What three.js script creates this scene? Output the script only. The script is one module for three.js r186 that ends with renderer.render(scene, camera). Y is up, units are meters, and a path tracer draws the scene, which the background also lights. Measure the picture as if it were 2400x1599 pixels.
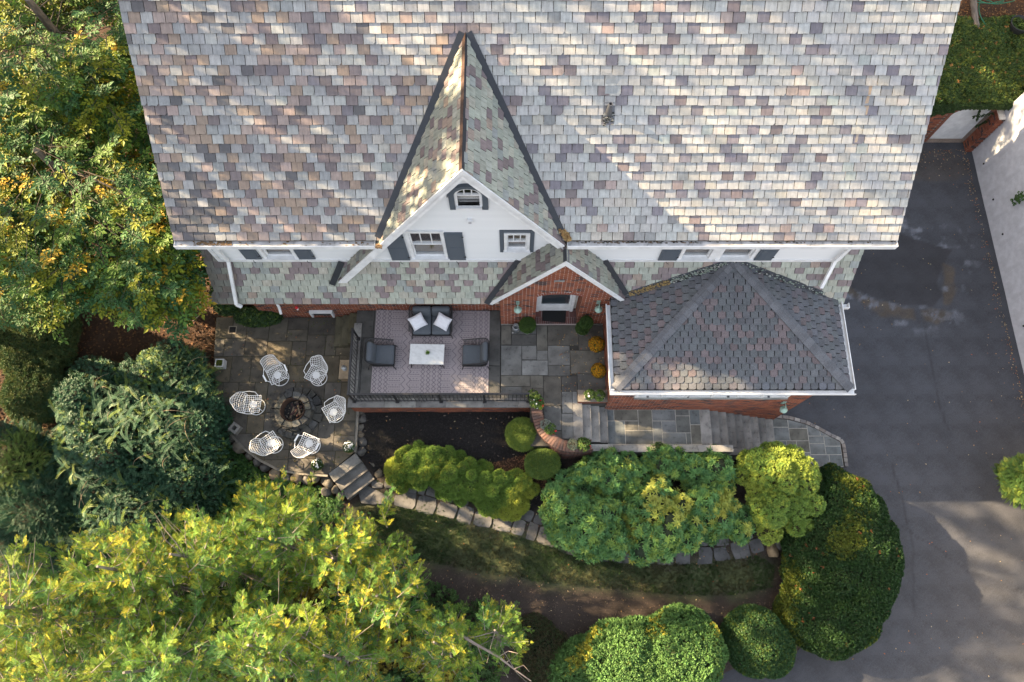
import * as THREE from 'three';
import { mergeVertices } from 'three/addons/utils/BufferGeometryUtils.js';

// ------------------------------------------------------------------ camera, sky, sun, exposure
const scene = new THREE.Scene();
const camera = new THREE.PerspectiveCamera(50.9, 1024 / 682, 0.5, 900);
camera.position.set(0, 21, 0);
camera.lookAt(0, 0, -7);                       // 18.4 degrees off straight down
const renderer = new THREE.WebGLRenderer({ antialias: true });
renderer.setSize(1024, 682);
renderer.toneMapping = THREE.LinearToneMapping;
renderer.toneMappingExposure = 7.6;
renderer.shadowMap.enabled = true;
renderer.shadowMap.type = THREE.PCFSoftShadowMap;

const SUN = new THREE.Vector3(-0.823, 0.50, -0.268).normalize();   // low, from behind the house and to its left
{
  const w = 256, h = 128, d = new Float32Array(w * h * 4), v = new THREE.Vector3();
  for (let j = 0; j < h; j++) for (let i = 0; i < w; i++) {
    const el = ((j + 0.5) / h - 0.5) * Math.PI, az = ((i + 0.5) / w - 0.5) * 2 * Math.PI;
    v.set(Math.cos(el) * Math.cos(az), Math.sin(el), Math.cos(el) * Math.sin(az));
    const up = Math.max(0, v.y), t = Math.pow(up, 0.55), g = Math.exp(-v.angleTo(SUN) / 0.32);
    const k = 4 * (j * w + i), low = v.y < 0 ? Math.max(0.25, 1 + v.y * 6) : 1;
    d[k] = (0.275 * (1 - t) + 0.140 * t + 0.75 * g) * low;
    d[k + 1] = (0.280 * (1 - t) + 0.168 * t + 0.52 * g) * low;
    d[k + 2] = (0.288 * (1 - t) + 0.212 * t + 0.30 * g) * low;
    d[k + 3] = 1;
  }
  const sky = new THREE.DataTexture(d, w, h, THREE.RGBAFormat, THREE.FloatType);
  sky.mapping = THREE.EquirectangularReflectionMapping; sky.magFilter = sky.minFilter = THREE.LinearFilter; sky.needsUpdate = true;
  scene.background = sky; scene.environment = sky;
}
const sun = new THREE.DirectionalLight(new THREE.Color(1.0, 0.75, 0.46), 5);
sun.position.copy(SUN).multiplyScalar(80).add(new THREE.Vector3(0, 0, -6));
sun.target.position.set(0, 0, -6);
sun.castShadow = true; sun.shadow.mapSize.set(4096, 4096);
Object.assign(sun.shadow.camera, { left: -40, right: 40, top: 40, bottom: -40, near: 1, far: 200 });
sun.shadow.bias = -0.0005;
scene.add(sun, sun.target);

// ------------------------------------------------------------------ small tools
function rngOf(a) { return () => { a |= 0; a = a + 0x6D2B79F5 | 0; let t = Math.imul(a ^ a >>> 15, 1 | a); t = t + Math.imul(t ^ t >>> 7, 61 | t) ^ t; return ((t ^ t >>> 14) >>> 0) / 4294967296; }; }
const lerp = (a, b, t) => a + (b - a) * t, clamp = (x, a, b) => Math.min(b, Math.max(a, x));
const sstep = (a, b, x) => { const t = clamp((x - a) / (b - a), 0, 1); return t * t * (3 - 2 * t); };
const V = (x, y, z) => new THREE.Vector3(x, y, z);
function hash(x, y, s = 0) { let h = Math.imul(x | 0, 374761393) + Math.imul(y | 0, 668265263) + Math.imul(s | 0, 2147483647 ^ 0x5bd1e995); h = Math.imul(h ^ h >>> 13, 1274126177); return ((h ^ h >>> 16) >>> 0) / 4294967296; }
function vnoise(x, y, s = 0, per = 0) {
  const xi = Math.floor(x), yi = Math.floor(y), m = (a) => per ? ((a % per) + per) % per : a;
  let fx = x - xi, fy = y - yi; fx = fx * fx * (3 - 2 * fx); fy = fy * fy * (3 - 2 * fy);
  const a = hash(m(xi), m(yi), s), b = hash(m(xi + 1), m(yi), s), c = hash(m(xi), m(yi + 1), s), d = hash(m(xi + 1), m(yi + 1), s);
  return lerp(lerp(a, b, fx), lerp(c, d, fx), fy);
}
function fbm(x, y, s = 0, o = 4, per = 0) { let v = 0, a = 0.5, t = 0; for (let i = 0; i < o; i++) { v += a * vnoise(x, y, s + i * 17, per); t += a; a *= 0.5; x *= 2; y *= 2; per *= 2; } return v / t; }
const noise3 = (x, y, z, s = 0) => (vnoise(x + 0.37 * z, y - 0.61 * z, s) + vnoise(y + 0.53 * x, z + 0.29 * y, s + 5) + vnoise(z - 0.41 * y, x + 0.47 * z, s + 9)) / 3;

// grey or coloured repeating textures, computed
function tex(size, fn, srgb = false) {
  const d = new Uint8Array(size * size * 4);
  for (let j = 0; j < size; j++) for (let i = 0; i < size; i++) {
    let c = fn(i / size, j / size); if (typeof c === 'number') c = [c, c, c];
    const k = 4 * (j * size + i); for (let q = 0; q < 3; q++) d[k + q] = clamp(Math.round(c[q] * 255), 0, 255); d[k + 3] = 255;
  }
  const t = new THREE.DataTexture(d, size, size); t.wrapS = t.wrapT = THREE.RepeatWrapping; t.magFilter = THREE.LinearFilter; t.minFilter = THREE.LinearMipmapLinearFilter; t.generateMipmaps = true;
  if (srgb) t.colorSpace = THREE.SRGBColorSpace; t.needsUpdate = true; return t;
}
const T = {
  slate: tex(512, (u, v) => { const st = fbm(u * 48, v * 6, 3, 3, 6), mo = fbm(u * 8, v * 8, 11, 4, 8), fine = fbm(u * 90, v * 90, 5, 2, 90); const sp = fine > 0.78 ? -0.22 : 0; return clamp(0.62 + 0.34 * st + 0.38 * (mo - 0.5) + 0.2 * (fine - 0.5) + sp, 0.2, 1); }),
  stone: tex(512, (u, v) => { const mo = fbm(u * 5, v * 5, 21, 5, 5), f = fbm(u * 100, v * 100, 22, 2, 100), b = fbm(u * 14, v * 14, 25, 3, 14); return clamp(0.42 + 0.75 * mo + 0.22 * (f - 0.5) - (b > 0.66 ? 0.22 * (b - 0.66) * 6 : 0), 0.2, 1); }),
  grit: tex(512, (u, v) => { const f = vnoise(u * 200, v * 200, 31, 200), g = fbm(u * 60, v * 60, 33, 3, 60), m = fbm(u * 4, v * 4, 35, 4, 4); return clamp(0.5 + 0.5 * (f - 0.5) + 0.4 * (g - 0.5) + 0.45 * m, 0, 1); }),
  soft: tex(256, (u, v) => clamp(0.7 + 0.35 * fbm(u * 6, v * 6, 41, 5, 6) + 0.1 * (vnoise(u * 120, v * 120, 43, 120) - 0.5), 0, 1)),
  bark: tex(256, (u, v) => clamp(0.35 + 0.9 * fbm(u * 22, v * 5, 51, 4, 5) - 0.15, 0, 1)),
  weave: tex(256, (u, v) => { const a = Math.sin(u * Math.PI * 2 * 64), b = Math.sin(v * Math.PI * 2 * 64); return clamp(0.8 + 0.09 * a * b + 0.12 * (fbm(u * 30, v * 30, 55, 2, 30) - 0.5), 0, 1); }),
  marble: tex(512, (u, v) => { const w = fbm(u * 5, v * 5, 61, 5, 5); const r = Math.abs(Math.sin((u * 2 + v * 3 + 1.6 * w) * Math.PI * 2)); return clamp(0.82 + 0.16 * Math.pow(r, 0.3) - 0.35 * Math.max(0, fbm(u * 9, v * 9, 63, 4, 9) - 0.52), 0, 1); }),
};
const C3 = (r, g, b) => new THREE.Color().setRGB(r, g, b);
function mat(c, o = {}) {
  const m = new (o.transmission !== undefined || o.clearcoat !== undefined || o.sheen !== undefined ? THREE.MeshPhysicalMaterial : THREE.MeshStandardMaterial)({ roughness: 0.8, metalness: 0, ...o });
  m.color.setRGB(c[0], c[1], c[2]); return m;
}
const vc = (o = {}) => mat([1, 1, 1], { vertexColors: true, ...o });

// a heap of triangles with normals, uv in metres and colours
class Geo {
  constructor(col = [1, 1, 1]) { this.p = []; this.n = []; this.u = []; this.c = []; this.col = col; this.uo = [0, 0]; }
  tri(a, b, c, n, ua, ub, uc) {
    this.p.push(a.x, a.y, a.z, b.x, b.y, b.z, c.x, c.y, c.z);
    for (let i = 0; i < 3; i++) { this.n.push(n.x, n.y, n.z); this.c.push(this.col[0], this.col[1], this.col[2]); }
    this.u.push(ua[0], ua[1], ub[0], ub[1], uc[0], uc[1]);
  }
  poly(pts) {                                          // convex, counter-clockwise from outside
    let nx = 0, ny = 0, nz = 0;
    for (let i = 0; i < pts.length; i++) { const a = pts[i], b = pts[(i + 1) % pts.length]; nx += (a.y - b.y) * (a.z + b.z); ny += (a.z - b.z) * (a.x + b.x); nz += (a.x - b.x) * (a.y + b.y); }
    const n = V(nx, ny, nz); if (n.lengthSq() < 1e-14) return this; n.normalize();
    const ax = Math.abs(n.y) > 0.9 ? V(1, 0, 0) : V(0, 1, 0).cross(n).normalize(), ay = n.clone().cross(ax);
    if (Math.abs(n.y) > 0.9) { ax.addScaledVector(n, -ax.dot(n)).normalize(); ay.copy(n).cross(ax); }
    const uv = pts.map((q) => [q.dot(ax) + this.uo[0], q.dot(ay) + this.uo[1]]);
    for (let i = 1; i < pts.length - 1; i++) this.tri(pts[0], pts[i], pts[i + 1], n, uv[0], uv[i], uv[i + 1]);
    return this;
  }
  prism(top, d) {                                      // ring seen from outside, extruded by vector d (inwards)
    const bot = top.map((q) => q.clone().add(d)), k = top.length;
    this.poly(top); this.poly(bot.slice().reverse());
    for (let i = 0; i < k; i++) { const j = (i + 1) % k; this.poly([top[j], top[i], bot[i], bot[j]]); }
    return this;
  }
  loft(top, bot) { const k = top.length; this.poly(top); this.poly(bot.slice().reverse()); for (let i = 0; i < k; i++) { const j = (i + 1) % k; this.poly([top[j], top[i], bot[i], bot[j]]); } return this; }
  box(x0, y0, z0, x1, y1, z1) { return this.prism([V(x0, y1, z1), V(x1, y1, z1), V(x1, y1, z0), V(x0, y1, z0)], V(0, y0 - y1, 0)); }
  obox(c, ax, ay, az) {                                // half axes
    const q = (i, j, k) => c.clone().addScaledVector(ax, i).addScaledVector(ay, j).addScaledVector(az, k);
    return this.prism([q(-1, 1, 1), q(1, 1, 1), q(1, 1, -1), q(-1, 1, -1)], ay.clone().multiplyScalar(-2));
  }
  bar(a, b, w, h, up = V(0, 1, 0)) {                   // rectangular bar from a to b
    const d = b.clone().sub(a), l = d.length(); d.normalize(); let s = d.clone().cross(up); if (s.lengthSq() < 1e-6) s = V(1, 0, 0); s.normalize(); const t = s.clone().cross(d);
    return this.obox(a.clone().add(b).multiplyScalar(0.5), d.multiplyScalar(l / 2), t.multiplyScalar(h / 2), s.multiplyScalar(-w / 2).negate());
  }
  tube(pts, r, seg = 6, closed = false) {
    const k = pts.length, rings = [], rad = typeof r === 'function' ? r : () => r; let N = null;
    for (let i = 0; i < k; i++) {
      const a = pts[closed ? (i - 1 + k) % k : Math.max(0, i - 1)], b = pts[closed ? (i + 1) % k : Math.min(k - 1, i + 1)], t = b.clone().sub(a).normalize();
      if (!N) { N = Math.abs(t.y) < 0.9 ? V(0, 1, 0) : V(1, 0, 0); } N = N.clone().addScaledVector(t, -N.dot(t)).normalize(); const B = t.clone().cross(N), ring = [];
      for (let j = 0; j < seg; j++) { const an = j / seg * Math.PI * 2, d = N.clone().multiplyScalar(Math.cos(an)).addScaledVector(B, Math.sin(an)); ring.push({ p: pts[i].clone().addScaledVector(d, rad(i / (k - 1 || 1))), n: d }); }
      rings.push(ring);
    }
    let len = 0;
    for (let i = 0; i < (closed ? k : k - 1); i++) {
      const A = rings[i], B = rings[(i + 1) % k], l = pts[i].distanceTo(pts[(i + 1) % k]);
      for (let j = 0; j < seg; j++) {
        const q = (j + 1) % seg;
        for (const [x, y, z] of [[A[j], A[q], B[q]], [A[j], B[q], B[j]]]) {
          this.p.push(x.p.x, x.p.y, x.p.z, y.p.x, y.p.y, y.p.z, z.p.x, z.p.y, z.p.z);
          this.n.push(x.n.x, x.n.y, x.n.z, y.n.x, y.n.y, y.n.z, z.n.x, z.n.y, z.n.z);
          for (let m = 0; m < 3; m++) this.c.push(...this.col);
        }
        const u0 = j / seg * 0.3, u1 = (j + 1) / seg * 0.3; this.u.push(u0, len, u1, len, u1, len + l, u0, len, u1, len + l, u0, len + l);
      }
      len += l;
    }
    if (!closed) { this.poly(rings[0].map((o) => o.p).reverse()); this.poly(rings[k - 1].map((o) => o.p)); }
    return this;
  }
  add(g, m) {                                          // a built-in geometry, moved
    const q = (g.index ? g.toNonIndexed() : g).clone(); if (m) q.applyMatrix4(m); const P = q.attributes.position, N = q.attributes.normal, U = q.attributes.uv;
    for (let i = 0; i < P.count; i++) { this.p.push(P.getX(i), P.getY(i), P.getZ(i)); this.n.push(N.getX(i), N.getY(i), N.getZ(i)); this.u.push(U ? U.getX(i) : 0, U ? U.getY(i) : 0); this.c.push(...this.col); }
    return this;
  }
  build() {
    const g = new THREE.BufferGeometry();
    g.setAttribute('position', new THREE.Float32BufferAttribute(this.p, 3)); g.setAttribute('normal', new THREE.Float32BufferAttribute(this.n, 3));
    g.setAttribute('uv', new THREE.Float32BufferAttribute(this.u, 2)); g.setAttribute('color', new THREE.Float32BufferAttribute(this.c, 3)); return g;
  }
}
const taken = {};
function numbered(n) { const k = taken[n] = (taken[n] ?? -1) + 1; return k ? n + '_' + String(k).padStart(3, '0') : n; }
function mesh(name, geo, m, parent) { const o = new THREE.Mesh(geo instanceof Geo ? geo.build() : geo, m); o.name = parent === scene ? numbered(name) : name; o.castShadow = o.receiveShadow = true; parent.add(o); return o; }
function group(name, parent = scene, pos) { const o = new THREE.Group(); o.name = parent === scene ? numbered(name) : name; if (pos) o.position.set(...pos); parent.add(o); return o; }
function tag(o, label, category, grp, kind) { o.userData.label = label; if (category) o.userData.category = category; if (grp) o.userData.group = grp; if (kind) o.userData.kind = kind; return o; }
function clip(poly, region) {                          // convex polygon against a convex counter-clockwise region, 2D
  let out = poly;
  for (let i = 0; i < region.length && out.length; i++) {
    const A = region[i], B = region[(i + 1) % region.length], ins = (p) => (B[0] - A[0]) * (p[1] - A[1]) - (B[1] - A[1]) * (p[0] - A[0]) >= -1e-9, nx = [];
    for (let j = 0; j < out.length; j++) {
      const P = out[j], Q = out[(j + 1) % out.length], a = ins(P), b = ins(Q);
      if (a) nx.push(P);
      if (a !== b) { const d1 = (B[0] - A[0]) * (P[1] - A[1]) - (B[1] - A[1]) * (P[0] - A[0]), d2 = (B[0] - A[0]) * (Q[1] - A[1]) - (B[1] - A[1]) * (Q[0] - A[0]), t = d1 / (d1 - d2); nx.push([lerp(P[0], Q[0], t), lerp(P[1], Q[1], t)]); }
    }
    out = nx;
  }
  return out;
}
const area2 = (p) => { let a = 0; for (let i = 0; i < p.length; i++) { const q = p[(i + 1) % p.length]; a += p[i][0] * q[1] - q[0] * p[i][1]; } return a / 2; };
const pick = (r, list) => { let x = r(); for (const [w, v] of list) { if ((x -= w) < 0) return v; } return list[list.length - 1][1]; };
const jit = (c, k, r) => { const f = 1 + (r() - 0.5) * k; return [c[0] * f * (1 + (r() - 0.5) * k * 0.25), c[1] * f, c[2] * f * (1 + (r() - 0.5) * k * 0.25)]; };
// ------------------------------------------------------------------ the lie of the land (metres; terrace floor is 0)
const LAND = [[-14, -8, -0.35], [-13, -13, 0.1], [-18, -5, -0.3], [-22, -20, 0.8], [-10.5, -9, -0.72], [-10.4, -6.5, -0.85], [-10, -4.6, -1.15], [-8.6, -2.9, -1.3], [-7, -2, -1.3], [-5.8, -1.9, -1.28], [-4.8, -1.6, -1.26], [-12, 0, -1.2], [-8, 3, -1.5],
  [-8, -6, -1.1], [-6, -6, -1.1], [-7, -4.2, -1.1], [-5.4, -4, -1.05], [-3, -3.9, -0.85], [-4.2, -4.4, -0.75], [-3, -4.9, -0.68], [-1, -4.9, -0.68], [0.4, -4.9, -0.7], [0.5, -3.2, -0.95], [-2.4, -2.2, -1.15], [-1.2, -1.9, -1.2], [0, -1.6, -1.25], [1, -1.3, -1.3], [3, -0.8, -1.42], [5, -0.75, -1.5], [7, -0.95, -1.56], [1.8, -3.2, -1.1], [4, -3.4, -1.25], [6, -3.3, -1.5], [7.6, -3.4, -1.9], [7.5, -2.2, -1.7],
  [-1.5, 0, -1.4], [1, 0.6, -1.55], [3.5, 0.5, -1.65], [6.4, 0.3, -1.75], [4, 2, -1.95], [1, 3, -1.9], [-3, 2, -1.5], [8.6, 0, -2.0], [9.2, -2.4, -2.1], [9.4, 1.2, -2.2], [10, 3, -2.45], [11, 0, -2.5], [12, -4, -2.5], [13, -9, -2.5], [11, -14, -2.5], [16, -12, -2.5], [16, -4, -2.5], [14, 4, -2.5], [7, 4, -2.45], [3, 6, -2.3], [0, -8, -2.4], [-4, -10, -2.4], [6, -10, -2.4], [0, -14, -2.4], [-6, -8.6, -1.4], [2, -6, -1.6], [-3, -6.5, -1.4], [6, -6, -2.4], [20, -10, -2.5], [8.6, -4.6, -2.6], [9.4, -4.7, -2.6], [10.2, -4.2, -2.6], [9.6, -3.7, -2.5], [8.8, -3.8, -2.45], [7, -4.5, -2.6], [5, -4.5, -2.2], [3.5, -4.5, -1.8], [0, -24, -1.5], [12, -24, -1.5], [-30, 10, -1], [30, 10, -2.6], [0, 30, -2.6]];
function land(x, z) { let a = 0, b = 0; for (const [px, pz, h] of LAND) { const d = (x - px) ** 2 + (z - pz) ** 2 + 0.05, w = 1 / (d * d); a += w * h; b += w; } return a / b + 0.05 * (fbm(x * 0.7, z * 0.7, 71, 3) - 0.5); }
// what covers the soil: lawn, black mulch, leaf mould, bare earth
const inPoly = (x, z, P) => { let c = false; for (let i = 0, j = P.length - 1; i < P.length; j = i++) if ((P[i][1] > z) !== (P[j][1] > z) && x < (P[j][0] - P[i][0]) * (z - P[i][1]) / (P[j][1] - P[i][1]) + P[i][0]) c = !c; return c; };
const LAWN = [[-4.6, -2.1], [-3.4, -2.1], [-2, -1.8], [-0.4, -1.4], [1, -1.0], [3, -0.55], [5.4, -0.45], [7.4, -0.7], [8, -0.4], [7.9, 0.2], [6.5, 0.45], [4.5, 0.4], [2.5, 0.2], [1, 0.1], [-0.8, -0.2], [-2.4, -0.5], [-4.2, -0.9], [-5.4, -1.4]];
const MULCH = [[-4.7, -5], [0.75, -5], [0.9, -4.1], [1.6, -3.4], [1.6, -2.4], [0.6, -2.0], [-1, -2.2], [-2.6, -2.55], [-4.1, -3.0], [-4.55, -3.6]];
const DIST = (x, z, P) => { let d = 1e9; for (let i = 0; i < P.length; i++) { const [ax, az] = P[i], [bx, bz] = P[(i + 1) % P.length], t = clamp(((x - ax) * (bx - ax) + (z - az) * (bz - az)) / ((bx - ax) ** 2 + (bz - az) ** 2), 0, 1); d = Math.min(d, Math.hypot(x - ax - t * (bx - ax), z - az - t * (bz - az))); } return inPoly(x, z, P) ? d : -d; };
const SOIL = { lawn: [0.075, 0.09, 0.036], mulch: [0.006, 0.005, 0.005], mould: [0.06, 0.030, 0.015], earth: [0.052, 0.038, 0.031] };
function soilAt(x, z) {
  const wob = 0.35 * (fbm(x * 1.6, z * 1.6, 81, 3) - 0.5), l = sstep(-0.35, 0.3, DIST(x, z, LAWN) + wob * 1.6), m = sstep(-0.1, 0.06, DIST(x, z, MULCH) + wob * 0.4);
  const woods = sstep(-4.2, -6.5, x + wob * 3), c = [0, 1, 2].map((i) => { let v = lerp(SOIL.earth[i], SOIL.mould[i], woods); v = lerp(v, SOIL.lawn[i], l); return lerp(v, SOIL.mulch[i], m); });
  const warm = inPoly(x, z, [[-0.9, -3.3], [0.2, -3.6], [1.4, -3.4], [1.6, -2.6], [0.6, -2.5]]) ? 0.55 : 0;      // chestnut-brown chips between the two clipped balls
  const f = 0.75 + 0.5 * fbm(x * 3, z * 3, 83, 4); return [lerp(c[0], 0.07, warm) * f, lerp(c[1], 0.035, warm) * f, lerp(c[2], 0.016, warm) * f];
}
{
  const ax = [], az = [], span = (lo, hi, st, out) => { for (let v = lo; v < hi - 1e-6; v += st) out.push(v); };
  for (const v of [-420, -200, -100, -60, -45, -35, -28, -24, -21, -19]) ax.push(v); span(-18, 13, 0.11, ax); for (const v of [13, 14, 16, 18, 21, 25, 30, 40, 60, 100, 200, 420]) ax.push(v);
  for (const v of [-420, -200, -100, -60, -45, -35, -30, -26, -23, -20, -18, -16]) az.push(v); span(-15, 5, 0.11, az); for (const v of [5, 6, 8, 10, 13, 17, 22, 30, 45, 80, 200, 420]) az.push(v);
  const P = [], U = [], Cc = [], I = [], W = ax.length;
  for (const z of az) for (const x of ax) { P.push(x, land(x, z), z); U.push(x, z); Cc.push(...soilAt(x, z)); }
  for (let j = 0; j < az.length - 1; j++) for (let i = 0; i < W - 1; i++) { const a = j * W + i; I.push(a, a + W, a + 1, a + 1, a + W, a + W + 1); }
  const g = new THREE.BufferGeometry(); g.setAttribute('position', new THREE.Float32BufferAttribute(P, 3)); g.setAttribute('uv', new THREE.Float32BufferAttribute(U, 2)); g.setAttribute('color', new THREE.Float32BufferAttribute(Cc, 3)); g.setIndex(I); g.computeVertexNormals();
  tag(mesh('ground', g, vc({ map: T.grit, bumpMap: T.grit, bumpScale: 0.02, roughness: 1 }), scene), 'soil of the garden: leaf mould, thin lawn and dark mulch', null, null, 'structure');
}
// the driveway: asphalt with a newer dark patch, tan silt round it and cracks
const DRIVE = -2.2;
{
  const WET = [[9.0, -9.6], [11.9, -9.74], [12.54, -9.34], [13.59, -9.04], [14.64, -9.01], [14.97, -9.4], [14.9, -9.87], [15.2, -10.49], [15.7, -11.16], [14.93, -11.4], [14.07, -11.77], [12, -12.2], [9, -12.4]];
  const SILT = [[[11.4, -9.75], [11.9, -9.66], [12.54, -9.3], [13.5, -9.0], [14.0, -8.95], [13.9, -8.5], [13.4, -8.55], [12.75, -8.66], [12.3, -9.05]], [[14.1, -8.9], [14.6, -8.92], [15.2, -8.75], [15.1, -8.55], [14.6, -8.3], [14.2, -8.45]], [[15.05, -9.1], [15.28, -9.05], [15.56, -9.6], [15.6, -10.4], [15.3, -10.6], [15.1, -9.9]], [[11, -14.9], [13, -15.4], [16.6, -15.3], [17, -14.2], [16, -13.9], [13, -14.3]]];
  const ax = [], az = []; for (let x = 5.0; x < 17.3; x += 0.07) ax.push(x); ax.push(17.3, 17.9, 18.7); for (let z = -15.6; z < 7; z += 0.07) az.push(z); az.push(7, 9, 12, 16, 24);
  const EDGE = [[5.0, 1.9], [8.8, 1.9], [9.6, 1.0], [10.2, 0.2], [10.3, -0.8], [10.1, -2.0], [9.8, -3.0], [9.6, -3.6], [8.3, -3.6], [8.3, -15.6], [18.7, -15.6], [18.7, 24], [5.0, 24]];
  const P = [], U = [], Cc = [], I = [], ok = [], W = ax.length;
  const CR = [[[12.3, -1.6], [13.3, -0.9], [14.2, -0.2], [15.1, 0.2], [16.2, 0.6]], [[14.2, -8.4], [14.15, -7.3], [14.1, -6], [14.25, -4.6]], [[12.3, -3.6], [12.5, -1.2], [12.2, 1.0]], [[11.95, -13.2], [11.95, -11.4], [11.97, -9.7]]];
  const segd = (x, z, L) => { let d = 1e9; for (let i = 0; i < L.length - 1; i++) { const [px, pz] = L[i], [qx, qz] = L[i + 1], t = clamp(((x - px) * (qx - px) + (z - pz) * (qz - pz)) / ((qx - px) ** 2 + (qz - pz) ** 2), 0, 1); d = Math.min(d, Math.hypot(x - px - t * (qx - px), z - pz - t * (qz - pz))); } return d; };
  for (const z of az) for (const x of ax) {
    const w = 0.16 * (fbm(x * 2.2, z * 2.2, 91, 3) - 0.5), f = 0.82 + 0.4 * fbm(x * 0.5, z * 0.5, 93, 4); let c = [0.055 * f, 0.058 * f, 0.069 * f];
    const wet = sstep(-0.03, 0.03, DIST(x, z, WET) + w * 0.4); c = c.map((v, i) => lerp(v, [0.036, 0.036, 0.042][i] * f, wet));
    for (const S of SILT) { const k = sstep(-0.05, 0.08, DIST(x, z, S) + w * 1.6) * clamp(0.35 + 1.1 * fbm(x * 5, z * 5, 95, 3), 0, 1) * (S === SILT[3] ? 0.35 : 0.8); c = c.map((v, i) => lerp(v, [0.088, 0.066, 0.045][i], k)); }
    const halo = sstep(0.9, 0.1, Math.abs(DIST(x, z, WET) + 0.35)) * (1 - wet) * sstep(0.55, 0.75, fbm(x * 3.1, z * 3.1, 97, 4)); c = c.map((v, i) => lerp(v, [0.16, 0.17, 0.2][i], halo));   // pale dried mineral marks
    for (let i = 0; i < CR.length; i++) { const k = sstep(0.055, 0.0, segd(x + w * 1.1, z - w * 1.1, CR[i])) * (0.4 + 0.9 * fbm(x * 2, z * 2, 98, 2)); c = c.map((v) => v * (1 - 0.36 * k)); }
    P.push(x, DRIVE + 0.02 * (fbm(x * 0.4, z * 0.4, 99, 2) - 0.5), z); U.push(x, z); Cc.push(...c); ok.push(inPoly(x, z, EDGE));
  }
  for (let j = 0; j < az.length - 1; j++) for (let i = 0; i < W - 1; i++) { const a = j * W + i; if (ok[a] && ok[a + 1] && ok[a + W] && ok[a + W + 1]) I.push(a, a + W, a + 1, a + 1, a + W, a + W + 1); }
  const g = new THREE.BufferGeometry(); g.setAttribute('position', new THREE.Float32BufferAttribute(P, 3)); g.setAttribute('uv', new THREE.Float32BufferAttribute(U, 2)); g.setAttribute('color', new THREE.Float32BufferAttribute(Cc, 3)); g.setIndex(I); g.computeVertexNormals();
  tag(mesh('driveway', g, vc({ map: T.grit, bumpMap: T.grit, bumpScale: 0.006, roughness: 0.85 }), scene), 'grey asphalt driveway with a darker patch and silt stains', null, null, 'structure');
}
// ------------------------------------------------------------------ the house
const HOUSE = group('brick_house'); tag(HOUSE, 'large white-sided brick house with multicoloured slate roof and steep front gable', 'house');
const M = {
  white: mat([0.74, 0.75, 0.76], { map: T.soft, roughness: 0.55 }), siding: mat([0.66, 0.672, 0.68], { roughness: 0.6 }), shutter: mat([0.075, 0.092, 0.115], { roughness: 0.5 }),
  mortar: mat([0.8, 0.76, 0.7], { map: T.grit, roughness: 1 }), brickV: vc({ map: T.grit, roughness: 0.9 }), slateV: vc({ map: T.slate, bumpMap: T.slate, bumpScale: 0.004, roughness: 0.62 }), shingleV: vc({ map: T.grit, bumpMap: T.grit, bumpScale: 0.003, roughness: 0.95 }),
  deck: mat([0.09, 0.075, 0.06], { roughness: 1 }), flash: mat([0.028, 0.032, 0.04], { roughness: 0.45, metalness: 0.3, map: T.soft }), bronze: mat([0.075, 0.045, 0.035], { roughness: 0.4, metalness: 0.35, map: T.soft }), lead: mat([0.13, 0.135, 0.15], { roughness: 0.5, metalness: 0.4, map: T.soft }),
  glass: mat([1, 1, 1], { transmission: 1, roughness: 0.03, thickness: 0, ior: 1.5 }), dark: mat([0.03, 0.03, 0.032], { roughness: 0.9 }), blind: mat([0.55, 0.53, 0.5], { map: T.weave, roughness: 0.9 }), black: mat([0.012, 0.012, 0.014], { roughness: 0.45 }), rubber: mat([0.009, 0.009, 0.01], { roughness: 1, map: T.grit }),
  verdigris: mat([0.30, 0.44, 0.38], { roughness: 0.6, metalness: 0.3, map: T.soft }), sill: mat([0.28, 0.29, 0.28], { map: T.stone, roughness: 0.9 }), gutterIn: mat([0.5, 0.5, 0.51], { map: T.stone, roughness: 0.6 }), litter: vc({ roughness: 1 }),
};
// --- slates: each a chipped, slightly wedge-lying slab
function slateShapes(w, h, seed, k, chip, gap = 0.008) {
  const r = rngOf(seed), out = [];
  for (let i = 0; i < k; i++) {
    const g = gap, c0 = r() < chip ? 0.02 + r() * 0.035 : 0.004, c1 = r() < chip ? 0.02 + r() * 0.035 : 0.004, j = () => (r() - 0.5) * 0.012, sk = (r() - 0.5) * 0.008;
    out.push([[g + c0, j()], [w * 0.35, j()], [w * 0.68, j()], [w - g - c1, j()], [w - g, c1 + j() * 0.5], [w - g + sk, h], [g + sk, h], [g, c0 + j() * 0.5]]);
  }
  return out;
}
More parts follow.
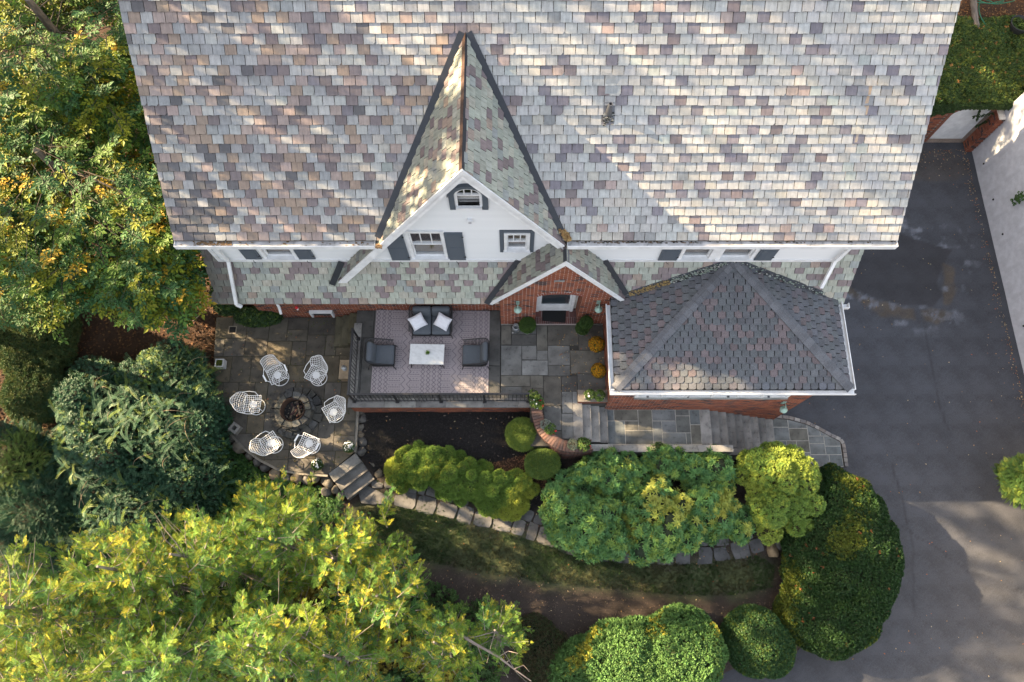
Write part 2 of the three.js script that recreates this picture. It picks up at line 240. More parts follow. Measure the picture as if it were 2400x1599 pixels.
// lays courses on the plane through O with axes a (along the eave), b (up the slope), n (out)
function courses(o) {
  const { O, a, b, n, width, rows, w, e, region, th = 0.017, seed = 1, colour, ov = 0.06, chip = 0.16, skip } = o, r = rngOf(seed), shapes = slateShapes(w, e + ov, seed + 7, 10, chip, o.gap), H = e + ov, res = [];
  for (let q = 0; q < rows; q++) {
    const off = (q % 2) * w * 0.5 + (r() - 0.5) * w * 0.25, t0 = q * e;
    for (let s = -w + off; s < width; s += w) {
      const k = Math.floor(r() * shapes.length), col = colour(s + w / 2, t0 + e / 2, r), dy = (r() - 0.5) * 0.012;
      let poly = shapes[k].map(([x, y]) => [s + x, t0 + y + dy]); const a0 = area2(poly); let cut = false;
      poly = clip(poly, region); if (poly.length < 3) continue; const a1 = area2(poly); if (a1 < 0.0006) continue; cut = a1 < a0 - 1e-6;
      if (skip && skip(s + w / 2, t0 + e / 2)) continue;
      const up = th * (0.9 + 0.4 * r()), lift = (t) => up * 2 * (1 - clamp((t - t0) / H, 0, 1)) + 0.002;
      const P3 = ([x, y], d = 0) => O.clone().addScaledVector(a, x).addScaledVector(b, y).addScaledVector(n, lift(y) - d);
      res.push({ top: poly.map((p) => P3(p)), bot: poly.map((p) => P3(p, up)), col, cut, s: s + w / 2, t: t0 + e / 2, k, c: P3([s + w / 2, t0 + e / 2]), uo: [r() * 7, r() * 7] });
    }
  }
  return res;
}
function laySlates(list, name, material, parent) { const g = new Geo(); for (const q of list) { g.col = q.col; g.uo = q.uo; g.loft(q.top, q.bot); } const m = mesh(name, g, material, parent); m.userData.kind = 'stuff'; return m; }
// pieces that are meshes of their own: each geometry kept about its own middle; alike colours share a material
const toneMats = {};
function layPieces(list, name, o, parent) {
  for (const q of list) {
    const key = o.key + q.col.map((v) => Math.round(v * 28)).join('_'); const m = toneMats[key] ??= mat(q.col, o.look);
    const g = new Geo(); g.uo = q.uo; const c = q.c; g.loft(q.top.map((p) => p.clone().sub(c)), q.bot.map((p) => p.clone().sub(c)));
    const x = mesh(name, g, m, parent); x.position.copy(c);
  }
}
const SL = { pale: [0.385, 0.39, 0.38], cream: [0.42, 0.40, 0.36], sage: [0.34, 0.37, 0.345], grey: [0.24, 0.245, 0.248], purple: [0.178, 0.165, 0.188], plum: [0.185, 0.152, 0.155], pink: [0.34, 0.27, 0.245], tan: [0.30, 0.228, 0.178], dark: [0.085, 0.083, 0.09] };
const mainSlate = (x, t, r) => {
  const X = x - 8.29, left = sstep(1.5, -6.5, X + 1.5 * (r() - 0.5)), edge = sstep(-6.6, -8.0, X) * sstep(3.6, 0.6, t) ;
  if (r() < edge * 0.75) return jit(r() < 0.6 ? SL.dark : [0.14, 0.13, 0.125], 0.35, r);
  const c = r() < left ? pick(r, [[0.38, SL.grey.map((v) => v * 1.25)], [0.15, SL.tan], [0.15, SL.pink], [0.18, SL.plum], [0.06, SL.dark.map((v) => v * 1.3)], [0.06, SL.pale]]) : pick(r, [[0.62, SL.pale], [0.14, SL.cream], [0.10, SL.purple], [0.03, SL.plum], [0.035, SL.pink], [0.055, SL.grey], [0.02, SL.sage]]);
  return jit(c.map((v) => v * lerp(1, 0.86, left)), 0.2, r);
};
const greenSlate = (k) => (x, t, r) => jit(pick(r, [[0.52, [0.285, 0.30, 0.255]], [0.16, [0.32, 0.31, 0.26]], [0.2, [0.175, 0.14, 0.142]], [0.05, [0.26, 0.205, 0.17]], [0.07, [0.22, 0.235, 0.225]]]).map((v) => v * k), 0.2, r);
const BE = 46.2 * Math.PI / 180, TB = Math.tan(BE), EZ = -7.9, EY = 5.13, RX0 = -8.29, RX1 = 9.44;
const roofY = (z) => EY + (-z - -EZ) * TB;
{
  // main roof
  const roof = group('main_roof', HOUSE), L = 31 * 0.212, rz = EZ - L * Math.cos(BE), ry = EY + L * Math.sin(BE), bz = 2 * rz - EZ;
  const nf = V(0, Math.cos(BE), Math.sin(BE));
  mesh('roof_deck', new Geo().prism([V(RX0, EY, EZ), V(-3.25, EY, EZ), V(-3.25, ry, rz), V(RX0, ry, rz)], V(0, -0.14, 0)).prism([V(1.25, EY, EZ), V(RX1, EY, EZ), V(RX1, ry, rz), V(1.25, ry, rz)], V(0, -0.14, 0)).prism([V(-3.25, roofY(-8.3), -8.3), V(1.25, roofY(-8.3), -8.3), V(1.25, ry, rz), V(-3.25, ry, rz)], V(0, -0.14, 0)).prism([V(RX1, EY, bz), V(RX0, EY, bz), V(RX0, ry, rz - 0.003), V(RX1, ry, rz - 0.003)], V(0, -0.14, 0)), M.deck, roof);
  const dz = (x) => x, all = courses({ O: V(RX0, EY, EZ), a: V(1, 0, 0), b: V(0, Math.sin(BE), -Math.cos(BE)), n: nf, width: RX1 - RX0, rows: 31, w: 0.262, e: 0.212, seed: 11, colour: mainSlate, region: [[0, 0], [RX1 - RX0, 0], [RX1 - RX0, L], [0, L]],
    skip: (s, t) => { const x = RX0 + s, y = EY + t * Math.sin(BE); return Math.abs(x + 1.0) < (8.5 - y) / 1.51 - 0.25; } });
  const inView = (q) => q.c.z > -11.45, whole = all.filter((q) => !q.cut && inView(q)).sort((p, q) => q.t - p.t).slice(0, 300), set = new Set(whole);
  layPieces(whole, 'slate', { key: 's', look: { map: T.slate, bumpMap: T.slate, bumpScale: 0.004, roughness: 0.62 } }, roof);
  laySlates(all.filter((q) => !set.has(q)), 'slates', M.slateV, roof);
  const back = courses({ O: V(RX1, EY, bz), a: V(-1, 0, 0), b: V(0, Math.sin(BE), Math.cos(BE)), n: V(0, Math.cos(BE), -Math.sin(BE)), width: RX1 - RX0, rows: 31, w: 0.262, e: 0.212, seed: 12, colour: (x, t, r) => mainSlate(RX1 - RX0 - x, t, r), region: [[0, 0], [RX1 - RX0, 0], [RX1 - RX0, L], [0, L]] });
  laySlates(back, 'slates', M.slateV, roof);
  mesh('ridge_cap', new Geo().bar(V(RX0, ry + 0.02, rz), V(RX1, ry + 0.02, rz), 0.22, 0.03), M.flash, roof);
  // thin light rake boards under the slate edge
  for (const x of [RX0 + 0.02, RX1 - 0.06]) mesh('rake_board', new Geo().prism([V(x, EY - 0.01, EZ), V(x + 0.04, EY - 0.01, EZ), V(x + 0.04, ry - 0.01, rz), V(x, ry - 0.01, rz)], V(0, -0.24, 0)).prism([V(x, ry - 0.01, rz), V(x + 0.04, ry - 0.01, rz), V(x + 0.04, EY - 0.01, bz), V(x, EY - 0.01, bz)], V(0, -0.24, 0)), M.white, roof);
  // vent pipe with its lead skirt
  const vz = -9.98, vx = 2.18, vy = roofY(vz), pipe = group('vent_pipe', HOUSE, [vx, vy, vz]);
  { const g = new Geo(); for (let i = 0; i < 14; i++) { const a0 = i / 14 * Math.PI * 2, a1 = (i + 1) / 14 * Math.PI * 2, q = (a, R, y) => V(R * Math.cos(a), y, R * Math.sin(a)); g.poly([q(a1, 0.052, 0.34), q(a0, 0.052, 0.34), q(a0, 0.085, -0.05), q(a1, 0.085, -0.05)]); g.poly([q(a0, 0.052, 0.34), q(a1, 0.052, 0.34), q(a1, 0.036, 0.34), q(a0, 0.036, 0.34)]); g.poly([q(a0, 0.036, 0.34), q(a1, 0.036, 0.34), q(a1, 0.036, 0.0), q(a0, 0.036, 0.0)]); } mesh('pipe', g, M.lead, pipe); }
  mesh('lead_skirt', new Geo().prism([V(-0.14, -0.16 * TB + 0.05, 0.16), V(0.14, -0.16 * TB + 0.05, 0.16), V(0.12, 0.14 * TB + 0.05, -0.14), V(-0.12, 0.14 * TB + 0.05, -0.14)], V(0, -0.02, 0)), M.lead, pipe);
  { const g = new Geo([0.02, 0.02, 0.022]), r = rngOf(5); for (let i = 0; i < 70; i++) { const z = 0.02 + r() * 0.2, x = (r() - 0.5) * 0.24; g.col = jit(r() < 0.7 ? [0.02, 0.022, 0.02] : [0.2, 0.2, 0.18], 0.3, r); g.obox(V(x, -z * TB + 0.072, z), V(0.008 + r() * 0.012, 0, 0), V(0, 0.004, 0.004), V(0, -0.006, 0.008)); } mesh('lichen', g, M.litter, pipe).userData.kind = 'stuff'; }
  // slate patch set above the pipe in one grey piece
  { const c = V(2.2, roofY(-10.42) , -10.42), b = V(0, Math.sin(BE), -Math.cos(BE)); mesh('patch_slate', new Geo().obox(c.clone().addScaledVector(nf, 0.03), V(0.135, 0, 0), nf.clone().multiplyScalar(0.005), b.clone().multiplyScalar(-0.215)), mat([0.27, 0.29, 0.30], { map: T.slate, roughness: 0.7 }), roof); }
  // rust run down the right-hand part of the roof
  { const g = new Geo(), r = rngOf(77), b = V(0, Math.sin(BE), -Math.cos(BE)); for (let q = 1; q < 17; q++) { const t0 = q * 0.212 + 0.014, t1 = t0 + 0.194, f = q / 17, cx = 7.62 + 0.36 * f + 0.03 * Math.sin(q * 1.9), w = 0.014 + 0.034 * sstep(0.3, 0.85, f) * (0.5 + 0.9 * r()); if (r() < (q < 9 ? 0.45 : 0.12)) continue; const k = (0.25 + 0.75 * f) * (0.4 + 0.5 * r()); g.col = [lerp(0.43, 0.40, k), lerp(0.42, 0.25, k), lerp(0.39, 0.13, k)]; const lf = (t) => 0.0285 * (1 - (t - q * 0.212) / 0.272) + 0.006; const q3 = (x, t) => V(x, EY, EZ).addScaledVector(b, t).addScaledVector(nf, lf(t)); g.poly([q3(cx - w, t0), q3(cx + w * (0.7 + 0.5 * r()), t0), q3(cx + w * 0.9 + 0.012, t1), q3(cx - w * (0.5 + 0.5 * r()) + 0.012, t1)]); } mesh('rust_stain', g, M.slateV, roof); }
}
const PHI = Math.atan(1.51), CP = Math.cos(PHI), SP = Math.sin(PHI), GX = -1.0, GY = 8.5, GZ = -7.79;      // steep front gable
{
  const roof = group('front_gable_roof', HOUSE), Lt = 6.97, yb = GY - Lt * SP, xb = GX - Lt * CP, zt = EZ - (GY - EY) / TB;
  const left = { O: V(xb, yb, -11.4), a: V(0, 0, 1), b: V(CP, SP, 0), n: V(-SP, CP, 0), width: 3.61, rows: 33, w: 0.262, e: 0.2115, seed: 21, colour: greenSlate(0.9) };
  const S = (z) => z + 11.4, te = (EY - yb) / SP;
  const A = courses({ ...left, region: [[S(GZ), te], [S(GZ), Lt], [S(zt), Lt]] }), B = courses({ ...left, seed: 22, region: [[S(-8.2), 0], [S(GZ), 0], [S(GZ), te + 0.05], [S(-8.2), te + 0.05]] });
  laySlates([...A, ...B], 'slates', M.slateV, roof);
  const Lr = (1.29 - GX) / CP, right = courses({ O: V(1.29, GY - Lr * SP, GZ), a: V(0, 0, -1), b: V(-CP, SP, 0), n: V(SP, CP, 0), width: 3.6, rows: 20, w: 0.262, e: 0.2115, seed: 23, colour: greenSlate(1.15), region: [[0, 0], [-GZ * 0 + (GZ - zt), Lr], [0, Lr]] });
  laySlates(right, 'slates', M.slateV, roof);
  const dk = V(0, -0.16, 0);
  mesh('roof_deck', new Geo().prism([V(xb, yb, GZ - 0.04), V(GX, GY, GZ - 0.04), V(GX, GY, zt), V(GX - (GY - EY) / 1.51, EY, EZ - 0.05), V(xb, yb, -8.2)], dk).prism([V(1.29, GY - Lr * SP, GZ - 0.04), V(GX, GY, zt), V(GX, GY, GZ - 0.04)], dk), M.deck, roof);
  // folded metal ridge: brown on the sunny side, grey-blue on the other
  mesh('ridge_cap', new Geo().prism([V(GX, GY + 0.05, GZ), V(GX, GY + 0.05, zt - 0.06), V(GX - 0.13 * CP, GY + 0.05 - 0.13 * SP, zt - 0.02), V(GX - 0.13 * CP, GY + 0.05 - 0.13 * SP, GZ)], V(0, -0.02, 0)), M.bronze, roof);
  mesh('ridge_cap', new Geo().prism([V(GX + 0.002, GY + 0.05, GZ), V(GX + 0.13 * CP, GY + 0.05 - 0.13 * SP, GZ), V(GX + 0.13 * CP, GY + 0.05 - 0.13 * SP, zt - 0.02), V(GX + 0.002, GY + 0.05, zt - 0.06)], V(0, -0.02, 0)), M.flash, roof);
  // black valley metal on both sides, lying on the main slates
  const nf = V(0, Math.cos(BE), Math.sin(BE));
  for (const sgn of [-1, 1]) {
    const xe = GX + sgn * (GY - EY) / 1.51, hi = V(GX + sgn * 0.02, roofY(zt + 0.04) + 0.03, zt + 0.04), lo = V(xe, EY + 0.03, EZ), d = hi.clone().sub(lo).normalize(), out = nf.clone().cross(d).multiplyScalar(sgn > 0 ? 1 : -1); if (out.x * sgn < 0) out.negate();
    const g = new Geo(), o1 = out.clone().multiplyScalar(0.13), i1 = out.clone().multiplyScalar(-0.05); g.prism(sgn > 0 ? [lo.clone().add(i1), lo.clone().add(o1), hi.clone().add(o1), hi.clone().add(i1)] : [lo.clone().add(o1), lo.clone().add(i1), hi.clone().add(i1), hi.clone().add(o1)], nf.clone().multiplyScalar(-0.012)); g.p.forEach((v, i) => { if (i % 3 === 1) g.p[i] = v + 0.05; });
    mesh('valley_flashing', g, M.flash, roof);
  }
  mesh('valley_flashing', new Geo().bar(V(xb + 0.27, 3.43, -8.08), V(xb - 0.1, yb + 0.1, GZ + 0.09), 0.17, 0.02, V(0, 0.51, 0.86)), M.flash, roof);
  // dry leaves caught where valley meets gutter
  const r = rngOf(31), g = new Geo(); for (let i = 0; i < 160; i++) { g.col = jit(pick(r, [[0.6, [0.22, 0.13, 0.05]], [0.4, [0.3, 0.2, 0.08]]]), 0.5, r); const u = r(), c = V(1.22 + u * 0.16 + (r() - 0.5) * 0.14, 5.2 + (1 - u) * 0.16 + r() * 0.05, -7.93 - (1 - u) * 0.14 + r() * 0.12); g.obox(c, V(0.014 + r() * 0.018, 0.01 * r(), 0), V(0, 0.002, 0), V(0, 0.008 * (r() - 0.5), 0.012 + r() * 0.01)); }
  for (let i = 0; i < 60; i++) { g.col = jit([0.2, 0.13, 0.07], 0.5, r); g.obox(V(-3.25 + (r() - 0.5) * 0.14, 5.13 + r() * 0.05, -7.72 + (r() - 0.5) * 0.12), V(0.014 + r() * 0.014, 0, 0), V(0, 0.002, 0), V(0, 0, 0.012)); }
  mesh('dry_leaves', g, M.litter, roof).userData.kind = 'stuff';
  // white rake boards and soffits of the gable
  for (const [x1, y1] of [[xb, yb], [1.29, GY - Lr * SP]]) {
    const s = Math.sign(x1 - GX), dn = V(x1 - GX, y1 - GY, 0).normalize(), pr = V(-dn.y * s * -1, dn.x * s * -1, 0); if (pr.y > 0) pr.negate();
    const a = V(GX, GY + 0.012, GZ + 0.035), b = V(x1, y1 + 0.012, GZ + 0.035), w = 0.2, q = pr.clone().multiplyScalar(w), a2 = V(GX, GY + 0.012 - w / CP, GZ + 0.035);
    mesh('rake_board', new Geo().prism(s < 0 ? [a, b, b.clone().add(q), a2] : [a, a2, b.clone().add(q), b], V(0, 0, -0.04)), M.white, roof);
    mesh('soffit', new Geo().prism([a, b, b.clone().setZ(-8.16), a.clone().setZ(-8.16)].map((p) => p.clone().add(V(0, -0.18, 0))), V(0, -0.02, 0)), M.white, roof);
  }
}
const PB = Math.atan2(1.25, 0.74);
{ // pent roof between the storeys
  const roof = group('pent_roof', HOUSE), L = 1.4526, cb = Math.cos(PB), sb = Math.sin(PB), W = 9.35 + 8.3, base = { O: V(-8.3, 2.15, -7.41), a: V(1, 0, 0), b: V(0, sb, -cb), n: V(0, cb, sb), width: W, w: 0.264, e: 0.2075, colour: greenSlate(1.22) };
  const hid = (s, t) => { const x = -8.3 + s, y = 2.15 + t * sb, z = -7.41 - t * cb; const hip = 2.25 + Math.min((x - 2.77), (9.15 - x), (-4.87 - z)) * 0.376; return hip > y + 0.15 || Math.abs(x - 1.33) < (4.95 - y) / 1.402 - 0.12; };
  const list = [...courses({ ...base, rows: 7, seed: 41, skip: hid, region: [[0, 0], [W, 0], [W, L], [0, L]] }), ...courses({ ...base, O: base.O.clone().addScaledVector(base.b, L), rows: 5, seed: 42, region: [[0, 0], [0.45, 0], [0.45, 1.0], [0, 1.0]] }), ...courses({ ...base, O: base.O.clone().addScaledVector(base.b, L), rows: 5, seed: 43, region: [[W - 0.62, 0], [W, 0], [W, 1.0], [W - 0.62, 1.0]] })];
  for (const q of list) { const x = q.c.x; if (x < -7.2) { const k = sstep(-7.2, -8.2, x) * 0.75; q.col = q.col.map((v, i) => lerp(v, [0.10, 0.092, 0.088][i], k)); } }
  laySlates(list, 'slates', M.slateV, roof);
  const pt = (x, t) => V(x, 2.15, -7.41).addScaledVector(base.b, t);
  mesh('roof_deck', new Geo().prism([pt(-8.3, 0), pt(-0.42, 0), pt(0.3, L), pt(-8.3, L)], V(0, -0.1, -0.06)).prism([pt(3.0, 0), pt(9.35, 0), pt(9.35, L), pt(2.4, L)], V(0, -0.1, -0.06)).prism([pt(-8.3, L + 0.002), pt(-7.85, L + 0.002), pt(-7.85, L + 1), pt(-8.3, L + 1)], V(0, -0.1, -0.06)).prism([pt(8.74, L + 0.002), pt(9.35, L + 0.002), pt(9.35, L + 1), pt(8.74, L + 1)], V(0, -0.1, -0.06)), M.deck, roof);
  // flared foot of the left end
  mesh('flared_corner', new Geo([0.13, 0.125, 0.12]).prism([pt(-8.32, 0.42).add(V(0, 0.02, 0.02)), V(-8.6, 2.13, -7.42), V(-8.28, 2.15, -7.37), pt(-8.26, 0.42).add(V(0, 0.025, 0.02))], V(0, -0.03, -0.02)), M.slateV, roof);
  mesh('soffit', new Geo().box(-8.25, 2.0, -8.04, -0.4, 2.03, -7.46).box(8.75, 2.0, -8.04, 9.3, 2.03, -7.46), M.white, roof);
  mesh('fascia', new Geo().box(-8.27, 2.0, -7.46, -0.4, 2.09, -7.43).box(8.75, 2.0, -7.46, 9.32, 2.09, -7.43), mat([0.2, 0.12, 0.09], { roughness: 0.9 }), roof);
  { const g = new Geo(), x0 = 9.0, x1 = 9.52; g.box(x0, 2.02, -7.42, x1, 2.035, -7.27); g.box(x0, 2.035, -7.285, x1, 2.15, -7.27); g.box(x1 - 0.015, 2.035, -7.42, x1, 2.15, -7.285); mesh('gutter', g, M.white, roof); }
}
{ // entry gable roof
  const roof = group('entry_roof', HOUSE), tp = 1.402, ph = Math.atan(tp), c = Math.cos(ph), s = Math.sin(ph), ax = 1.33, ay = 4.95, z0 = -7.41, z1 = -8.24, Ll = 3.44, Lr = 3.1;
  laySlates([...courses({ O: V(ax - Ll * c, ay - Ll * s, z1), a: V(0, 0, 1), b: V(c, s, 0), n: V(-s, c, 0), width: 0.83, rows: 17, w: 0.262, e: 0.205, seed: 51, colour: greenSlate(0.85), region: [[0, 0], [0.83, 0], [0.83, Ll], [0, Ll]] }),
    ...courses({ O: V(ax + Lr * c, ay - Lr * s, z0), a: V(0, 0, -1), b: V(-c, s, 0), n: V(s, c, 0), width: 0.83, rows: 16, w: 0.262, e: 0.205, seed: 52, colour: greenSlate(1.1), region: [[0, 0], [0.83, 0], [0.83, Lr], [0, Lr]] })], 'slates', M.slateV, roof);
  const dk = V(0, -0.14, 0);
  mesh('roof_deck', new Geo().prism([V(ax - Ll * c, ay - Ll * s, z0 - 0.03), V(ax, ay, z0 - 0.03), V(ax, ay, z1), V(ax - Ll * c, ay - Ll * s, z1)], dk).prism([V(ax + Lr * c, ay - Lr * s, z1), V(ax, ay, z1 - 0.002), V(ax, ay, z0 - 0.032), V(ax + Lr * c, ay - Lr * s, z0 - 0.03)], dk), M.deck, roof);
  for (const [sg, m] of [[-1, M.flash], [1, M.lead]]) mesh('ridge_cap', new Geo().prism(sg < 0 ? [V(ax, ay + 0.045, z0), V(ax, ay + 0.045, -7.74), V(ax - 0.07, ay - 0.05, -7.74), V(ax - 0.07, ay - 0.05, z0)] : [V(ax + 0.002, ay + 0.045, z0), V(ax + 0.09, ay - 0.08, z0), V(ax + 0.09, ay - 0.08, -7.74), V(ax + 0.002, ay + 0.045, -7.74)], V(0, -0.015, 0)), m, roof);
  for (const sg of [-1, 1]) {
    const Lq = sg < 0 ? Ll : Lr, x1 = ax + sg * Lq * c, y1 = ay - Lq * s, pr = V(-sg * s, -c, 0).multiplyScalar(0.13), zf = z0 + 0.03;
    const a = V(ax, ay + 0.012, zf), b = V(x1, y1 + 0.012, zf), a2 = V(ax, ay + 0.012 - 0.13 / c, zf);
    mesh('rake_board', new Geo().prism(sg < 0 ? [a, b, b.clone().add(pr), a2] : [a, a2, b.clone().add(pr), b], V(0, 0, -0.035)), M.white, roof);
    const pz = (y) => -7.41 - (y - 2.15) / Math.tan(PB), yt = 3.4, xt = ax + sg * (ay - yt) / tp;      // where the slope meets the pent roof
    mesh('valley_flashing', new Geo().bar(V(xt + sg * 0.05, yt + 0.07, pz(yt) + 0.03), V(x1 + sg * 0.05, y1 + 0.08, pz(y1) + 0.05), 0.16, 0.02, V(0, 0.51, 0.86)), M.flash, roof);
  }
}
{ // hipped sunroom roof of asphalt shingles
  const roof = group('sunroom_roof', HOUSE), X0 = 2.77, X1 = 9.15, ZF = -4.87, Y0 = 2.25, ap = V(5.96, 3.45, -8.15);
  const tone = (x, t, r) => jit(pick(r, [[0.4, [0.112, 0.119, 0.136]], [0.3, [0.122, 0.127, 0.138]], [0.14, [0.124, 0.114, 0.126]], [0.1, [0.115, 0.126, 0.134]], [0.06, [0.138, 0.115, 0.12]]]), 0.22, r);
  const face = (O, a, top, len, reg, seed, rows) => { const b = top.clone().sub(O); b.addScaledVector(a, -b.dot(a)); const L = b.length(); b.normalize(); return courses({ O, a, b, n: a.clone().cross(b), width: len, rows, w: 0.22, e: L / rows, region: reg(L), seed, colour: tone, th: 0.009, ov: 0.04, chip: 0.8, gap: 0.012 }); };
  const front = face(V(X0, Y0, ZF), V(1, 0, 0), ap, 6.38, (L) => [[0, 0], [6.38, 0], [3.19, L]], 61, 20);
  const sideL = face(V(X0, Y0, -8.15), V(0, 0, 1), ap, 3.28, (L) => [[0, 0], [3.28, 0], [0, L]], 62, 19), sideR = face(V(X1, Y0, ZF), V(0, 0, -1), ap, 3.28, (L) => [[0, 0], [3.28, 0], [3.28, L]], 63, 19);
  const one = [...front.filter((q) => !q.cut), ...sideL.filter((q) => !q.cut && q.c.z > -7.2), ...sideR.filter((q) => !q.cut && q.c.z > -6.8)].slice(0, 300), set = new Set(one);
  layPieces(one, 'shingle', { key: 'a', look: { map: T.grit, bumpMap: T.grit, bumpScale: 0.003, roughness: 0.95 } }, roof);
  laySlates([...front, ...sideL, ...sideR].filter((q) => !set.has(q)), 'shingles', M.shingleV, roof);
  const dk = V(0, -0.1, 0);
  mesh('roof_deck', new Geo().prism([V(X0, Y0, ZF), V(X1, Y0, ZF), ap], dk).prism([V(X0, Y0, -8.15), V(X0, Y0, ZF), ap], dk).prism([V(X1, Y0, ZF), V(X1, Y0, -8.15), ap], dk), M.rubber, roof);
  const r = rngOf(65), capM = [0, 1, 2].map((i) => mat([0.116 + 0.01 * i, 0.121 + 0.01 * i, 0.136 + 0.01 * i], { map: T.grit, bumpMap: T.grit, bumpScale: 0.003, roughness: 0.95 }));
  for (const cx of [X0, X1]) {
    const lo = V(cx, Y0, ZF), d = ap.clone().sub(lo), len = d.length(); d.normalize(); const sd = V(0, 1, 0).cross(d).normalize(), N = 21, sl = 0.17;
    for (let i = 0; i < N; i++) { const p = lo.clone().addScaledVector(d, len * i / N + 0.02), q = lo.clone().addScaledVector(d, len * (i + 1) / N + 0.05), h0 = 0.062, h1 = 0.045, w = 0.145, g = new Geo(); g.uo = [r() * 5, r() * 5]; const mid = p.clone().add(q).multiplyScalar(0.5), R = (x, s, h) => x.clone().sub(mid).addScaledVector(sd, s * w).add(V(0, h - Math.abs(s) * 0.042, 0)); for (const s of [-1, 1]) g.prism(s < 0 ? [R(p, 0, h0), R(q, 0, h1), R(q, s, h1), R(p, s, h0)] : [R(p, 0, h0), R(p, s, h0), R(q, s, h1), R(q, 0, h1)], V(0, -0.012, 0)); mesh('hip_cap', g, capM[Math.floor(r() * 3)], roof).position.copy(mid); }
  }
  // lichened flashing against the pent roof, with caught leaves
  const pz = (y) => -7.41 - (y - 2.15) / Math.tan(PB);
  for (const sg of [-1, 1]) { const y1 = 2.44, x1 = sg < 0 ? X0 + (y1 - Y0) / 0.376 : X1 - (y1 - Y0) / 0.376, hi = V(ap.x, 3.45, pz(3.4) + 0.03), lo = V(x1 - sg * 0, y1 + 0.05, pz(y1) + 0.03); mesh('valley_flashing', new Geo().bar(hi, lo, 0.17, 0.03, V(0, 0.8, 0.6)), M.flash, roof);
    const g = new Geo(), q = rngOf(66 + sg); for (let i = 0; i < (sg < 0 ? 620 : 120); i++) { const t = q(), b = sg < 0 && t > 0.6 ? 1 : 0; g.col = jit(b ? pick(q, [[0.5, [0.26, 0.18, 0.07]], [0.5, [0.14, 0.1, 0.06]]]) : pick(q, [[0.5, [0.2, 0.24, 0.2]], [0.3, [0.03, 0.03, 0.03]], [0.2, [0.3, 0.3, 0.28]]]), 0.4, q); const c = hi.clone().lerp(lo, t).add(V((q() - 0.5) * 0.1, 0.03 + q() * 0.02, (q() - 0.4) * 0.16)); g.obox(c, V(0.01 + q() * 0.018, 0, 0), V(0, 0.003, 0), V(0, 0, 0.008 + q() * 0.012)); } mesh('lichen', g, M.litter, roof).userData.kind = 'stuff'; }
  // white gutters round the eaves
  const gut = (a, b, out) => { const g = new Geo(), o = (p, k, y) => p.clone().addScaledVector(out, k).add(V(0, y, 0)); g.prism([o(a, 0, -0.1), o(b, 0, -0.1), o(b, 0.13, -0.1), o(a, 0.13, -0.1)], V(0, -0.012, 0)); g.prism([o(a, 0.115, 0.0), o(b, 0.115, 0.0), o(b, 0.135, 0.0), o(a, 0.135, 0.0)], V(0, -0.1, 0)); g.prism([o(a, -0.02, -0.015), o(b, -0.02, -0.015), o(b, 0.0, -0.015), o(a, 0.0, -0.015)], V(0, -0.2, 0)); return g; };
  mesh('gutter', gut(V(X0 - 0.12, Y0, ZF), V(X1 + 0.12, Y0, ZF), V(0, 0, 1)), M.white, roof); mesh('gutter', gut(V(X0, Y0, -7.35), V(X0, Y0, ZF - 0.003), V(-1, 0, 0)), M.white, roof); mesh('gutter', gut(V(X1, Y0, -7.45), V(X1, Y0, ZF - 0.003), V(1, 0, 0)), M.white, roof);
  mesh('soffit', new Geo().box(X0 + 0.01, 2.02, -7.5, X1 - 0.01, 2.045, ZF - 0.02), M.white, roof);
}
// gutters of the main eave
for (const [x0, x1] of [[RX0, -3.36], [1.36, RX1 + 0.02]]) {
  const g = group('main_gutter', HOUSE); const a = new Geo(); a.box(x0, 4.95, -7.76, x1, 5.09, -7.742); a.box(x0, 4.93, -7.91, x1, 4.95, -7.742); a.box(x0, 4.95, -7.91, x0 + 0.012, 5.09, -7.76); a.box(x1 - 0.012, 4.95, -7.91, x1, 5.09, -7.76); mesh('trough', a, M.white, g);
  mesh('trough_lining', new Geo().box(x0 + 0.013, 4.9505, -7.905, x1 - 0.013, 5.055, -7.761), M.gutterIn, g);
  mesh('fascia', new Geo().box(x0 + 0.02, 4.82, -7.95, x1 - 0.02, 5.05, -7.912), M.white, g);
  const r = rngOf(Math.round(71 + x0)), d = new Geo(), n = x0 < 0 ? 130 : 120; for (let i = 0; i < n; i++) { const t = x0 < 0 ? (r() < 0.75 ? 0.1 + r() * 0.18 : r()) : (r() < 0.5 ? 0.05 + 0.35 * r() : r()); d.col = jit(x0 < 0 ? [0.16, 0.1, 0.05] : pick(r, [[0.6, [0.06, 0.055, 0.05]], [0.4, [0.14, 0.1, 0.07]]]), 0.6, r); d.obox(V(lerp(x0 + 0.05, x1 - 0.05, t), 5.06 + r() * 0.015, -7.895 + r() * (x0 < 0 ? 0.12 : 0.05)), V(0.01 + r() * 0.025, 0, 0.004 * r()), V(0, 0.003, 0), V(0, 0, 0.006 + r() * 0.012)); } mesh('debris', d, M.litter, g).userData.kind = 'stuff';
}
for (const [x0, x1] of [[RX0 + 0.02, -3.4], [1.4, RX1 - 0.02]]) mesh('eave_soffit', new Geo().box(x0, 4.79, -8.14, x1, 4.818, -7.915), M.white, HOUSE);
